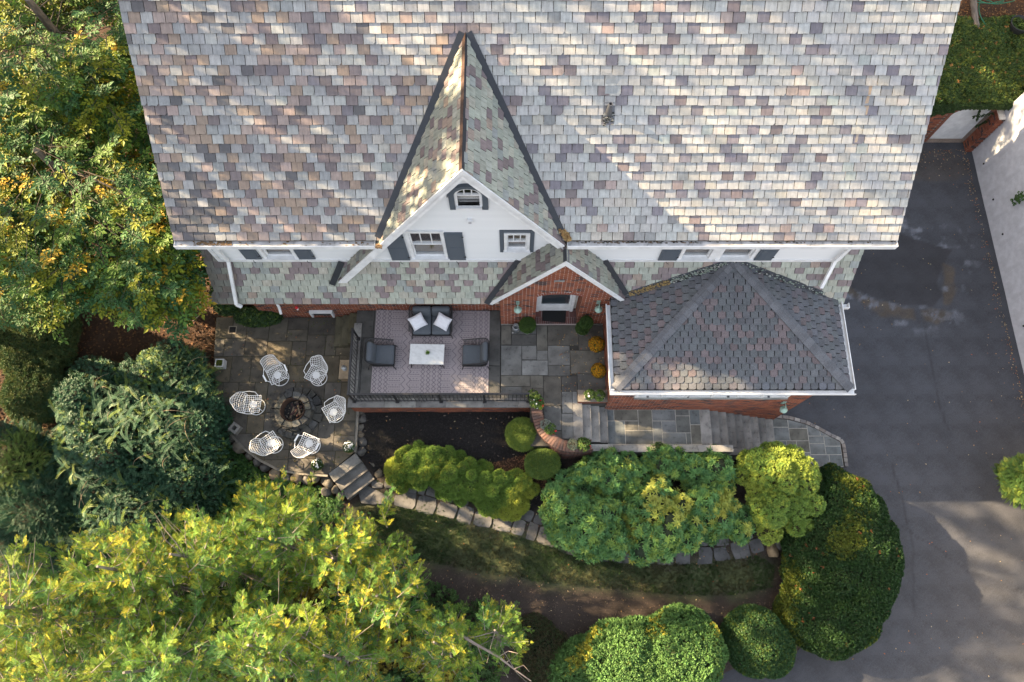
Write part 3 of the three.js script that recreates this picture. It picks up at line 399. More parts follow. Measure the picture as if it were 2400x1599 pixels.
// ------------------------------------------------------------------ walls, windows, doors
const WZ = -8.15, WINDOWS = [                                        // outer rectangles of the window units in the siding wall
  { x0: -2.66, x1: -1.68, y0: 3.56, y1: 5.14 }, { x0: -0.31, x1: 0.56, y0: 3.99, y1: 5.17 }, { x0: -6.60, x1: -5.68, y0: 3.56, y1: 4.74 }, { x0: 4.42, x1: 5.32, y0: 3.50, y1: 4.74 }, { x0: 5.44, x1: 6.42, y0: 3.50, y1: 4.74 }, { x0: -1.45, x1: -0.52, y0: 6.28, y1: 7.2 }];
{
  const wall = group('siding_wall', HOUSE);
  const sh = new THREE.Shape(); sh.moveTo(-7.84, 3.1); sh.lineTo(8.73, 3.1); sh.lineTo(8.73, 5.0); sh.lineTo(1.16, 5.0); sh.lineTo(GX, 8.28); sh.lineTo(-3.16, 5.0); sh.lineTo(-7.84, 5.0); sh.closePath();
  for (const w of WINDOWS) { const h = new THREE.Path(); h.moveTo(w.x0 + 0.06, w.y0 + 0.05); h.lineTo(w.x0 + 0.06, w.y1 - 0.05); h.lineTo(w.x1 - 0.06, w.y1 - 0.05); h.lineTo(w.x1 - 0.06, w.y0 + 0.05); h.closePath(); sh.holes.push(h); }
  const g = new THREE.ExtrudeGeometry(sh, { depth: 0.14, bevelEnabled: false }); g.translate(0, 0, WZ - 0.16); mesh('sheathing', g, M.siding, wall);
  const r = rngOf(101), tones = [0, 1, 2].map((i) => mat([0.65 + 0.012 * i, 0.664 + 0.012 * i, 0.674 + 0.012 * i], { roughness: 0.6 }));
  for (let y = 3.5; y < 8.2; y += 0.155) {
    const yt = y + 0.17; let iv = [];
    const half = (Y) => (8.42 - Y) / 1.51 - 0.02; if (yt < 4.95) iv = [[-7.84, 8.73]]; else { const h = half(yt); if (h < 0.05) continue; iv = [[GX - h, GX + h]]; }
    for (const w of WINDOWS) { if (yt <= w.y0 || y >= w.y1) continue; iv = iv.flatMap(([a, b]) => (w.x1 <= a || w.x0 >= b) ? [[a, b]] : [[a, w.x0 + 0.02], [w.x1 - 0.02, b]].filter(([p, q]) => q - p > 0.02)); }
    for (const [a, b] of iv) mesh('clapboard', new Geo().loft([V(a, y, WZ + 0.012), V(b, y, WZ + 0.012), V(b, yt, WZ - 0.009), V(a, yt, WZ - 0.009)], [V(a, y, WZ - 0.012), V(b, y, WZ - 0.012), V(b, yt, WZ - 0.014), V(a, yt, WZ - 0.014)]), tones[Math.floor(r() * 3)], wall);
  }
  mesh('base_board', new Geo().box(-7.84, 3.32, WZ - 0.01, 8.73, 3.5, WZ + 0.03), M.white, wall);
  for (const x of [-7.9, 8.69]) mesh('corner_board', new Geo().box(x, 3.1, WZ - 0.14, x + 0.1, 4.79, WZ + 0.032), M.white, wall);
  // the other three sides, the floors and the ridge walls
  const side = (x, d) => { const s2 = new THREE.Shape(), bz = -17.0; s2.moveTo(-WZ + 0.02, 2.0); s2.lineTo(-bz, 2.0); s2.lineTo(-bz, 4.95); s2.lineTo(12.44, 9.5); s2.lineTo(-WZ + 0.02, 5.35); s2.closePath(); const q = new THREE.ExtrudeGeometry(s2, { depth: 0.15, bevelEnabled: false }); q.rotateY(Math.PI / 2); q.translate(x, 0, 0); return q; };
  mesh('end_wall', side(-7.84), M.siding, HOUSE); mesh('end_wall', side(8.58), M.siding, HOUSE);
  mesh('rear_wall', new Geo().box(-7.84, -2.6, -17.15, 8.73, 5.0, -17.0), M.siding, HOUSE);
  mesh('floor_slab', new Geo().box(-7.7, 2.75, -17.0, 8.57, 2.95, -8.32), M.dark, HOUSE); mesh('floor_slab', new Geo().box(-7.7, -0.2, -17.0, 8.57, -0.02, -8.2), M.dark, HOUSE);
}
// a sash window: frame, meeting rail, muntins, panes, blind
function sash(o) {
  const w = group('window', HOUSE, [0, 0, 0]), { x0, x1, y0, y1, z = WZ, cols = 3, split = 0.5, trim = 0.09, blind = 0.6, m = M.white } = o;
  const f = new Geo(), d0 = z - 0.1, d1 = z + 0.035; f.box(x0, y0, d0, x0 + trim, y1, d1); f.box(x1 - trim, y0, d0, x1, y1, d1); f.box(x0 + trim, y1 - trim, d0, x1 - trim, y1, d1 - 0.002); mesh('frame', f, m, w);
  mesh('sill', new Geo().box(x0 - 0.02, y0 - 0.01, d0, x1 + 0.02, y0 + 0.055, d1 + 0.045), m, w);
  const ym = lerp(y0, y1, split), s = new Geo(), q = 0.035, a = x0 + trim, b = x1 - trim, top = y1 - trim, bot = y0 + 0.055;
  const ring = (p, l, r, yb, yt, zz) => { p.box(l, yb, zz - 0.02, l + q, yt, zz + 0.02); p.box(r - q, yb, zz - 0.02, r, yt, zz + 0.02); p.box(l + q, yb, zz - 0.02, r - q, yb + q, zz + 0.019); p.box(l + q, yt - q, zz - 0.02, r - q, yt, zz + 0.019); };
  ring(s, a, b, ym - 0.015, top, z - 0.03); mesh('upper_sash', s, m, w); const s2 = new Geo(); ring(s2, a, b, bot, ym + 0.02, z - 0.075); mesh('lower_sash', s2, m, w);
  for (let i = 1; i < cols; i++) mesh('muntin', new Geo().box(lerp(a, b, i / cols) - 0.012, ym + 0.02, z - 0.04, lerp(a, b, i / cols) + 0.012, top - q, z - 0.015), m, w);
  for (let i = 0; i < cols; i++) mesh('pane', new Geo().box(lerp(a + q, b - q, i / cols), ym + 0.02, z - 0.036, lerp(a + q, b - q, (i + 1) / cols) - 0.003, top - q, z - 0.034), M.glass, w);
  mesh('pane', new Geo().box(a + q, bot + q, z - 0.078, b - q, ym - 0.015, z - 0.076), M.glass, w);
  { const g = new Geo(), yb = lerp(top, bot, blind); g.box(a, yb, z - 0.17, b, top, z - 0.165); g.box(a, yb - 0.03, z - 0.175, b, yb, z - 0.155); mesh('blind', g, M.blind, w); }
  mesh('room_floor', new Geo().box(a, bot - 0.03, z - 0.5, b, bot - 0.02, z - 0.19), mat([0.3, 0.22, 0.16], { roughness: 0.6 }), w);
  return w;
}
sash({ ...WINDOWS[0], cols: 3, trim: 0.085, blind: 0.25 }); sash({ ...WINDOWS[2], cols: 3, blind: 0.5 }); sash({ ...WINDOWS[3], cols: 1, blind: 0.55 }); sash({ ...WINDOWS[4], cols: 1, blind: 0.55 });
sash({ x0: -0.2, x1: 0.45, y0: 4.05, y1: 5.06, cols: 3, trim: 0.07, blind: 0.3, z: WZ + 0.02 });
mesh('mullion_board', new Geo().box(5.32, 3.5, WZ - 0.02, 5.44, 4.74, WZ + 0.03), M.white, HOUSE);
{ const g = new Geo(), z0 = WZ - 0.02, z1 = WZ + 0.03; g.box(-0.31, 3.97, z0, -0.205, 5.17, z1); g.box(0.455, 3.97, z0, 0.56, 5.17, z1); g.box(-0.205, 5.065, z0, 0.455, 5.17, z1 - 0.002); g.box(-0.205, 3.97, z0, 0.455, 4.035, z1 - 0.002); mesh('dark_trim', g, M.shutter, HOUSE); }
{ // round-headed attic window in a slate-blue surround
  const w = group('arched_window', HOUSE), arc = (cx, hw, y0, ys, rise, k = 16) => { const p = [[cx - hw, y0], [cx + hw, y0]]; for (let i = 0; i <= k; i++) { const a = i / k * Math.PI; p.push([cx + hw * Math.cos(a), ys + rise * Math.sin(a)]); } return p; };
  const shape = (P, H) => { const s = new THREE.Shape(P.map(([x, y]) => new THREE.Vector2(x, y))); if (H) s.holes.push(new THREE.Path(H.map(([x, y]) => new THREE.Vector2(x, y)))); return s; };
  const ex = (s, d, z) => { const g = new THREE.ExtrudeGeometry(s, { depth: d, bevelEnabled: false }); g.translate(0, 0, z); return g; }, cx = -0.985;
  mesh('surround', ex(shape(arc(cx, 0.44, 6.27, 6.9, 0.42), arc(cx, 0.315, 6.33, 6.9, 0.29)), 0.07, WZ - 0.02), M.shutter, w);
  { const P = []; for (let i = 0; i <= 16; i++) { const a = i / 16 * Math.PI; P.push([cx + 0.475 * Math.cos(a), 6.89 + 0.46 * Math.sin(a)]); } for (let i = 16; i >= 0; i--) { const a = i / 16 * Math.PI; P.push([cx + 0.442 * Math.cos(a), 6.89 + 0.424 * Math.sin(a)]); } mesh('drip_cap', ex(shape(P), 0.1, WZ - 0.018), M.shutter, w); }
  mesh('frame', ex(shape(arc(cx, 0.314, 6.331, 6.9, 0.289), arc(cx, 0.25, 6.42, 6.9, 0.225)), 0.1, WZ - 0.08), M.white, w);
  mesh('sill', new Geo().box(cx - 0.3, 6.335, WZ - 0.1, cx + 0.3, 6.42, WZ + 0.1), M.white, w);
  mesh('meeting_rail', new Geo().box(cx - 0.25, 6.8, WZ - 0.06, cx + 0.25, 6.85, WZ - 0.01), M.white, w);
  for (const x of [-0.085, 0.085]) mesh('muntin', new Geo().box(cx + x - 0.013, 6.85, WZ - 0.055, cx + x + 0.013, 7.11, WZ - 0.02), M.white, w);
  mesh('pane', ex(shape(arc(cx, 0.249, 6.42, 6.9, 0.224)), 0.003, WZ - 0.045), M.glass, w);
  mesh('blind', new Geo().box(cx - 0.26, 6.4, WZ - 0.17, cx + 0.26, 6.62, WZ - 0.165), M.blind, w);
}
// shutters with two fielded panels, pintles and a shutter dog
function shutter(x0, x1, y0, y1, cut) {
  const s = group('shutter', HOUSE, [(x0 + x1) / 2, y0, WZ + 0.03]), w = (x1 - x0) / 2, h = y1 - y0;
  const top = cut ? [[w, h], [w * 0.72, h], [-w, h - cut]] : [[w, h], [-w, h]], ring = [[-w, 0], [w, 0], ...top];
  mesh('leaf', new Geo().prism(ring.map(([x, y]) => V(x, y, 0.022)), V(0, 0, -0.035)), M.shutter, s);
  const q = 0.055; for (const [a, b] of [[0.06, h * 0.5 - 0.02], [h * 0.5 + 0.02, h - 0.06]]) { if (cut && b > h - cut) { mesh('panel', new Geo().prism([V(-w + q, a, 0.03), V(w - q, a, 0.03), V(w - q, b, 0.03), V(w * 0.6, b, 0.03), V(-w + q, h - cut - 0.02, 0.03)], V(0, 0, -0.012)), M.shutter, s); continue; } mesh('panel', new Geo().box(-w + q, a, 0.018, w - q, b, 0.03), M.shutter, s); }
  mesh('shutter_dog', new Geo().tube([V(-0.02, -0.01, 0.05), V(0.0, -0.05, 0.08), V(0.04, -0.05, 0.1), V(0.05, -0.02, 0.11)], 0.008, 5), M.black, s);
  for (const y of [0.2, h - 0.2]) mesh('hinge', new Geo().box(w - 0.03, y - 0.015, 0.02, w + 0.02, y + 0.015, 0.035), M.black, s);
}
shutter(-3.2, -2.72, 3.51, 5.07, 0.57); shutter(-1.69, -1.23, 3.53, 5.08); shutter(-7.08, -6.66, 3.58, 4.74); shutter(-5.66, -5.23, 3.58, 4.74); shutter(3.9, 4.39, 3.5, 4.74); shutter(6.46, 6.92, 3.5, 4.74);
{ const v = group('wall_vent', HOUSE, [-1.0, 5.72, WZ]); mesh('hood', new Geo().box(-0.06, -0.05, 0, 0.06, 0.06, 0.09), M.white, v); mesh('flap', new Geo().box(-0.035, -0.045, 0.09, 0.035, 0.03, 0.1), mat([0.35, 0.35, 0.36]), v); }
// downspouts
const spout = (pts) => { const g = new Geo(); for (let i = 0; i < pts.length - 1; i++) g.bar(pts[i], pts[i + 1], 0.085, 0.07, V(0, 0.5, 0.87)); return mesh('downspout', g, M.white, HOUSE); };
spout([V(-7.58, 4.95, -7.83), V(-7.58, 4.5, -8.03), V(-7.56, 3.55, -8.05), V(-7.72, 2.28, -7.32), V(-7.62, 2.15, -7.3)]); spout([V(8.78, 4.95, -7.83), V(8.62, 4.45, -8.03), V(8.6, 3.6, -8.05), V(8.5, 2.78, -7.62)]);
mesh('downspout', new Geo().tube([V(-7.1, 1.9, -7.98), V(-7.05, 1.2, -7.9), V(-6.98, 0.95, -7.75), V(-6.97, 0.75, -7.62)], 0.045, 8), M.white, HOUSE);
// --- brickwork: single bricks stand 8 mm proud of pale mortar
function bricks(o) {
  const { O, u, n, width, y0, y1, mask, cut, seed, parent, indiv = 0, bl = 0.2, bh = 0.057, j = 0.013, score } = o, r = rngOf(seed), list = [], up = V(0, 1, 0); let row = 0;
  for (let y = y0 + j; y + bh < y1 + 0.01; y += bh + j, row++) for (let s = -(row % 2) * (bl + j) / 2; s < width; s += bl + j) {
    let iv = [[Math.max(0, s), Math.min(width, s + bl)]]; if (cut) { const c = cut(y + bh / 2); if (c) iv = iv.flatMap(([p, q]) => (c[1] <= p || c[0] >= q) ? [[p, q]] : [[p, c[0]], [c[1], q]]); }
    for (const [a, b] of iv) { if (b - a < 0.025) continue; if (mask && !mask((a + b) / 2, y + bh / 2, a, b)) continue;
    const col = jit(pick(r, [[0.6, [0.275, 0.085, 0.045]], [0.22, [0.33, 0.115, 0.06]], [0.18, [0.085, 0.052, 0.05]]]), 0.3, r);
    list.push({ c: O.clone().addScaledVector(u, (a + b) / 2).add(V(0, y + bh / 2, 0)).addScaledVector(n, -0.006 + 0.003 * (r() - 0.5)), w: b - a, col, uo: [r() * 5, r() * 5] }); }
  }
  if (score) list.sort((p, q) => score(q) - score(p));
  const shared = {};
  list.slice(0, indiv).forEach((q) => { const key = 'b' + q.col.map((v) => Math.round(v * 22)).join('_'), m = toneMats[key] ??= mat(q.col, { map: T.grit, roughness: 0.9 }), gk = q.w.toFixed(2); shared[gk] ??= new Geo().obox(V(0, 0, 0), u.clone().multiplyScalar(q.w / 2), V(0, bh / 2, 0), n.clone().multiplyScalar(0.014)).build(); mesh('brick', shared[gk], m, parent).position.copy(q.c); });
  const g = new Geo(); list.slice(indiv).forEach((q) => { g.col = q.col; g.uo = q.uo; g.obox(q.c, u.clone().multiplyScalar(q.w / 2), V(0, bh / 2, 0), n.clone().multiplyScalar(0.014)); });
  if (list.length > indiv) mesh('bricks', g, M.brickV, parent).userData.kind = 'stuff';
}
const XP = V(1, 0, 0), ZP = V(0, 0, 1), XN = V(-1, 0, 0), ZN = V(0, 0, -1);
{ // ground-floor front wall
  const w = group('front_brick_wall', HOUSE); mesh('mortar', new Geo().box(-7.95, -2.4, -8.2, 8.7, 2.3, -8.03), M.mortar, w); mesh('mortar', new Geo().box(-7.95, -2.4, -17.0, -7.8, 2.3, -8.201), M.mortar, w); mesh('mortar', new Geo().box(8.55, -2.4, -17.0, 8.7, 2.3, -8.201), M.mortar, w);
  bricks({ O: V(-7.95, 0, -8.03), u: XP, n: ZP, width: 7.65, y0: -0.72, y1: 2.05, seed: 111, parent: w });
  bricks({ O: V(8.7, 0, -8.03), u: ZN, n: XP, width: 4.5, y0: -2.3, y1: 2.05, seed: 112, parent: w });
  const b = group('basement_window', HOUSE, [-6.0, -0.3, -8.02]); mesh('frame', new Geo().box(-0.36, 0.24, 0, 0.36, 0.3, 0.1).box(-0.36, -0.1, 0, -0.3, 0.24, 0.1).box(0.3, -0.1, 0, 0.36, 0.24, 0.1), M.white, b); mesh('pane', new Geo().box(-0.3, -0.1, 0.02, 0.3, 0.24, 0.025), M.dark, b);
}
{ // brick entry: gabled face, segmental arch, recessed door
  const w = group('entry_wall', HOUSE), z = -7.56, ytop = (x) => 4.95 - 0.16 - 1.402 * Math.abs(x - 1.33), ox0 = 0.70, ox1 = 1.99, mx = 1.345, archY = (x) => 2.2 + 0.27 * Math.sqrt(Math.max(0, 1 - ((x - mx) / 0.66) ** 2));
  const s = new THREE.Shape(); s.moveTo(-0.34, -0.6); s.lineTo(2.9, -0.6); s.lineTo(2.9, ytop(2.9)); s.lineTo(1.33, ytop(1.33)); s.lineTo(-0.34, ytop(-0.34)); s.closePath();
  const h = new THREE.Path(); h.moveTo(ox0, 0.02); h.lineTo(ox0, archY(ox0)); for (let i = 0; i <= 14; i++) { const x = lerp(ox0, ox1, i / 14); h.lineTo(x, archY(x)); } h.lineTo(ox1, 0.02); h.closePath(); s.holes.push(h);
  const g = new THREE.ExtrudeGeometry(s, { depth: 0.2, bevelEnabled: false }); g.translate(0, 0, z - 0.2); mesh('mortar', g, M.mortar, w);
  bricks({ O: V(-0.34, 0, z), u: XP, n: ZP, width: 3.2, y0: 0.0, y1: 4.8, seed: 121, parent: w, indiv: 300, score: (q) => q.c.y, mask: (c, y, a, b) => { const X0 = a - 0.34, X1 = b - 0.34, ok = y + 0.04 < Math.min(ytop(X0), ytop(X1)); return ok; }, cut: (y) => { if (y < 2.22) return [ox0 + 0.34 - 0.002, ox1 + 0.34 + 0.002]; const k = 1 - ((y - 0.12 - 2.2) / 0.27) ** 2; if (y > 2.6) return null; const hw = y < 2.34 ? 0.665 : 0.66 * Math.sqrt(Math.max(0, k)); return [mx + 0.34 - hw, mx + 0.34 + hw]; } });
  bricks({ O: V(-0.34, 0, z - 0.45), u: ZP, n: XN, width: 0.44, y0: 0, y1: 2.1, seed: 122, parent: w }); mesh('mortar', new Geo().box(-0.338, -0.6, -8.02, -0.25, 2.2, z - 0.2), M.mortar, w);
  // brick arch ring of soldier bricks
  const am = mat([0.27, 0.08, 0.05], { map: T.grit, roughness: 0.9 }); for (let i = 0; i < 19; i++) { const x = lerp(ox0 - 0.01, ox1 + 0.01, (i + 0.5) / 19), y = archY(clamp(x, ox0 + 0.02, ox1 - 0.02)), t = (x - mx) * 0.55; mesh('arch_brick', new Geo().obox(V(0, 0.055, 0), V(0.028, 0, 0), V(0, 0.053, 0), V(0, 0, 0.02)), am, w).position.set(x, y + 0.002, z); const o = w.children[w.children.length - 1]; o.rotation.z = -t; }
  // jambs and threshold
  for (const [x, n] of [[ox0, XP], [ox1, XN]]) { mesh('mortar', n === XP ? new Geo().box(x - 0.1, 0, -8.06, x - 0.008, 2.3, z - 0.202) : new Geo().box(x + 0.008, 0, -8.06, x + 0.1, 2.3, z - 0.202), M.mortar, w); bricks({ O: V(x, 0, n === XP ? z : -8.06), u: n === XP ? ZN : ZP, n, width: 0.5, y0: 0.1, y1: 2.2, seed: 123, parent: w }); }
  mesh('lintel', new Geo().box(ox0, 2.28, -8.06, ox1, 2.5, z - 0.202), M.white, w);
  const t = group('threshold', HOUSE); mesh('mortar', new Geo().box(ox0 - 0.01, -0.05, -8.06, ox1 + 0.01, 0.118, -7.53), mat([0.5, 0.42, 0.4], { map: T.grit }), t);
  const r = rngOf(124), tb = [0, 1, 2].map((i) => mat([[0.11, 0.05, 0.045], [0.15, 0.06, 0.05], [0.085, 0.045, 0.045]][i], { map: T.grit, roughness: 0.9 }));
  const lay = (x0, x1, z0, z1) => mesh('brick', new Geo().box(x0, 0.1, z0, x1, 0.13, z1), tb[Math.floor(r() * 3)], t);
  for (let x = ox0; x < ox1 - 0.05; x += 0.0675) lay(x + 0.005, Math.min(ox1, x + 0.0625), -7.735, -7.525); for (let i = 0; i < 6; i++) lay(ox0 + 0.215 * i + 0.006, ox0 + 0.215 * (i + 1) - 0.006, -7.945, -7.745); for (let x = ox0; x < ox1 - 0.05; x += 0.0675) lay(x + 0.005, Math.min(ox1, x + 0.0625), -8.055, -7.955);
  const d = group('front_door', HOUSE); { const f = new Geo(), dz = -8.0; f.box(0.74, 0.13, dz, 0.83, 2.28, dz + 0.08); f.box(1.79, 0.13, dz, 1.88, 2.28, dz + 0.08); f.box(0.83, 2.16, dz, 1.79, 2.28, dz + 0.078); mesh('frame', f, M.white, d); const k = new Geo(); k.box(0.835, 0.14, dz, 1.785, 0.6, dz + 0.05); k.box(0.835, 0.6, dz, 0.89, 2.15, dz + 0.05); k.box(1.73, 0.6, dz, 1.785, 2.15, dz + 0.05); k.box(0.89, 2.08, dz, 1.73, 2.15, dz + 0.049); mesh('storm_door', k, M.white, d); mesh('pane', new Geo().box(0.89, 0.6, dz + 0.02, 1.73, 2.08, dz + 0.024), M.glass, d); mesh('inner_door', new Geo().box(0.8, 0.131, dz - 0.026, 1.82, 2.2, dz - 0.002), mat([0.02, 0.035, 0.045], { roughness: 0.35 }), d); mesh('handle', new Geo().box(1.68, 1.0, dz + 0.05, 1.72, 1.18, dz + 0.09), M.lead, d); }
  mesh('vent_brick', new Geo().box(1.12, 3.36, z - 0.01, 1.4, 3.44, z + 0.02), M.sill, w);
}
{ // sunroom under the hipped roof
  const w = group('sunroom_wall', HOUSE), x0 = 2.84, x1 = 8.55, z = -4.98;
  mesh('mortar', new Geo().box(x0, -2.4, z - 0.2, x1, 0.96, z).box(x0, -2.4, -8.02, x0 + 0.2, 2.1, z - 0.201).box(x1 - 0.2, -2.4, -8.02, x1, 2.1, z - 0.201), M.mortar, w);
  const mk = (X) => (c, y) => y < 0.96 || c < 0.72 || c > 5.0;
  bricks({ O: V(x0, 0, z), u: XP, n: ZP, width: x1 - x0, y0: -2.3, y1: 2.0, seed: 131, parent: w, mask: mk() }); bricks({ O: V(x0, 0, -7.56), u: ZP, n: XN, width: 2.58, y0: -0.1, y1: 2.0, seed: 132, parent: w }); bricks({ O: V(x1, 0, z), u: ZN, n: XP, width: 3.0, y0: -2.3, y1: 2.0, seed: 133, parent: w });
  mesh('mortar', new Geo().box(x0, 0.96, z - 0.2, x0 + 0.7, 2.05, z).box(x0 + 5.02, 0.96, z - 0.2, x1, 2.05, z), M.mortar, w);
  mesh('stone_sill', new Geo().box(x0 + 0.66, 0.96, z - 0.15, x0 + 5.06, 1.02, z + 0.07), M.sill, w);
  const win = group('ribbon_window', HOUSE); for (let i = 0; i <= 6; i++) { const x = x0 + 0.7 + i * 0.72; mesh('mullion', new Geo().box(x - 0.035, 1.02, z - 0.12, x + 0.035, 2.0, z + 0.03), M.white, win); if (i < 6) mesh('pane', new Geo().box(x + 0.036, 1.1, z - 0.06, x + 0.684, 1.95, z - 0.055), M.glass, win); } mesh('frame', new Geo().box(x0 + 0.66, 1.0205, z - 0.12, x0 + 5.06, 1.1, z + 0.025).box(x0 + 0.66, 1.9, z - 0.12, x0 + 5.06, 2.02, z + 0.025), M.white, win);
  for (let i = 0; i < 4; i++) mesh('sash_lock', new Geo().box(x0 + 1.0 + i * 1.15, 1.1, z + 0.0, x0 + 1.06 + i * 1.15, 1.12, z + 0.05), M.lead, win);
  mesh('floor_slab', new Geo().box(x0 + 0.2, -0.3, -8.0, x1 - 0.2, -0.1, z - 0.2), M.dark, w);
}
// wall lanterns: curled bracket and green copper dome over a glass
function lantern(x, y, z, label) {
  const l = group('wall_lantern', scene, [x, y, z]); tag(l, label, 'wall lamp', 'copper wall lanterns of the house');
  mesh('back_plate', new Geo().box(-0.05, -0.02, 0, 0.05, 0.22, 0.02), M.verdigris, l); mesh('bracket', new Geo().tube([V(0, 0.16, 0.02), V(0, 0.24, 0.08), V(0, 0.23, 0.16), V(0, 0.12, 0.2)], 0.014, 6), M.verdigris, l);
  const prof = [[0.0, 0.1], [0.03, 0.095], [0.05, 0.07], [0.11, 0.03], [0.115, 0.0], [0.1, 0.0]].map(([a, b]) => new THREE.Vector2(a, b)); const dome = new THREE.LatheGeometry(prof, 16); const d = mesh('dome', dome, M.verdigris, l); d.position.set(0, 0.03, 0.2);
  const gl = mesh('glass', new THREE.LatheGeometry([[0.001, -0.2], [0.05, -0.19], [0.075, -0.1], [0.085, 0]].map(([a, b]) => new THREE.Vector2(a, b)), 14), mat([0.8, 0.85, 0.82], { transmission: 0.7, roughness: 0.3, thickness: 0 }), l); gl.position.set(0, 0.03, 0.2);
}
lantern(0.165, 1.74, -7.55, 'green copper wall lantern beside the door above the watering can'); lantern(2.48, 1.78, -7.55, 'green copper wall lantern on the entry wall near the yellow flowers'); lantern(8.02, 0.25, -4.97, 'copper wall lantern on the sunroom corner above the lower stairs');
// ------------------------------------------------------------------ paving
const PAVE = {};
function paveMats(key, list, look) { return PAVE[key] ??= list.map((c) => mat(c, { map: T.stone, bumpMap: T.stone, bumpScale: 0.006, roughness: 0.85, ...look })); }
// random rectangular flags: a rectangle split again and again, clipped to the outline
function flags(parent, rect, outline, o) {
  const r = rngOf(o.seed), out = [];
  const cut = ([x0, z0, x1, z1]) => { const w = x1 - x0, h = z1 - z0; if ((w < o.max && h < o.max && (w * h < o.area || r() < 0.12)) || (w < o.min * 2 && h < o.min * 2)) { out.push([x0, z0, x1, z1]); return; } if (w > h * (0.8 + 0.4 * r())) { const c = lerp(x0, x1, 0.36 + 0.28 * r()); cut([x0, z0, c, z1]); cut([c, z0, x1, z1]); } else { const c = lerp(z0, z1, 0.36 + 0.28 * r()); cut([x0, z0, x1, c]); cut([x0, c, x1, z1]); } };
  if (rect) cut(rect);
  for (const [x0, z0, x1, z1] of o.list || out) {
    const g = o.gap / 2; let p = [[x0 + g, z0 + g], [x1 - g, z0 + g], [x1 - g, z1 - g], [x0 + g, z1 - g]]; if (outline) p = clip(p, outline); if (p.length < 3 || Math.abs(area2(p)) < 0.004) continue;
    const cx = p.reduce((a, q) => a + q[0], 0) / p.length, cz = p.reduce((a, q) => a + q[1], 0) / p.length, y = o.y + (r() - 0.5) * (o.rough ?? 0.006), ge = new Geo(); ge.uo = [r() * 9, r() * 9]; const top = p.map(([x, z]) => V(x - cx, 0, z - cz)).reverse(); ge.loft(top.map((q) => q.clone().multiplyScalar(1 - 0.004 / Math.max(0.05, q.length()))), top.map((q) => q.clone().add(V(0, -o.th, 0))));
    const m = o.mats[Math.floor(r() * o.mats.length)]; const s = mesh(o.name || 'flagstone', ge, m, parent); s.position.set(cx, y, cz);
  }
}
{ // lower patio round the fire pit
  const p = group('patio'); p.userData.kind = 'structure'; p.userData.label = 'dark flagstone patio around the fire pit';
  const OUT = [[-9.5, -8.0], [-4.85, -8.0], [-4.8, -5.0], [-4.78, -3.65], [-5.52, -3.0], [-6.4, -3.06], [-7.03, -3.18], [-7.6, -3.46], [-8.1, -3.8], [-8.58, -4.26], [-9.0, -4.94], [-9.2, -5.6], [-9.4, -6.6]];
  const base = new Geo(); base.prism(OUT.map(([x, z]) => V(x, -0.612, z)).reverse(), V(0, -0.5, 0)); mesh('joint_bed', base, mat([0.045, 0.04, 0.022], { map: T.grit, roughness: 1 }), p);
  flags(p, [-9.6, -8.1, -4.7, -2.9], OUT, { seed: 203, y: -0.6, th: 0.05, gap: 0.014, min: 0.42, max: 0.98, area: 0.55, mats: paveMats('patio', [[0.078, 0.068, 0.053], [0.096, 0.084, 0.064], [0.066, 0.058, 0.047], [0.086, 0.078, 0.067], [0.102, 0.084, 0.056]]) });
  // leaning end slabs at the wood's edge
  const r = rngOf(205), g = new Geo(); for (let i = 0; i < 900; i++) { const x = -9.5 + r() * 4.6, z = -8 + r() * 4.8; if (fbm(x * 2.4, z * 2.4, 207, 3) < 0.56 || (!inPoly(x, z, OUT))) continue; g.col = jit(pick(r, [[0.6, [0.05, 0.06, 0.012]], [0.4, [0.12, 0.08, 0.03]]]), 0.5, r); g.obox(V(x, -0.594, z), V(0.006 + r() * 0.012, 0, 0.004), V(0, 0.004, 0), V(-0.004, 0, 0.006 + r() * 0.01)); } mesh('moss', g, M.litter, p).userData.kind = 'stuff';
}
const brickBlend = { bl: 0.2 };
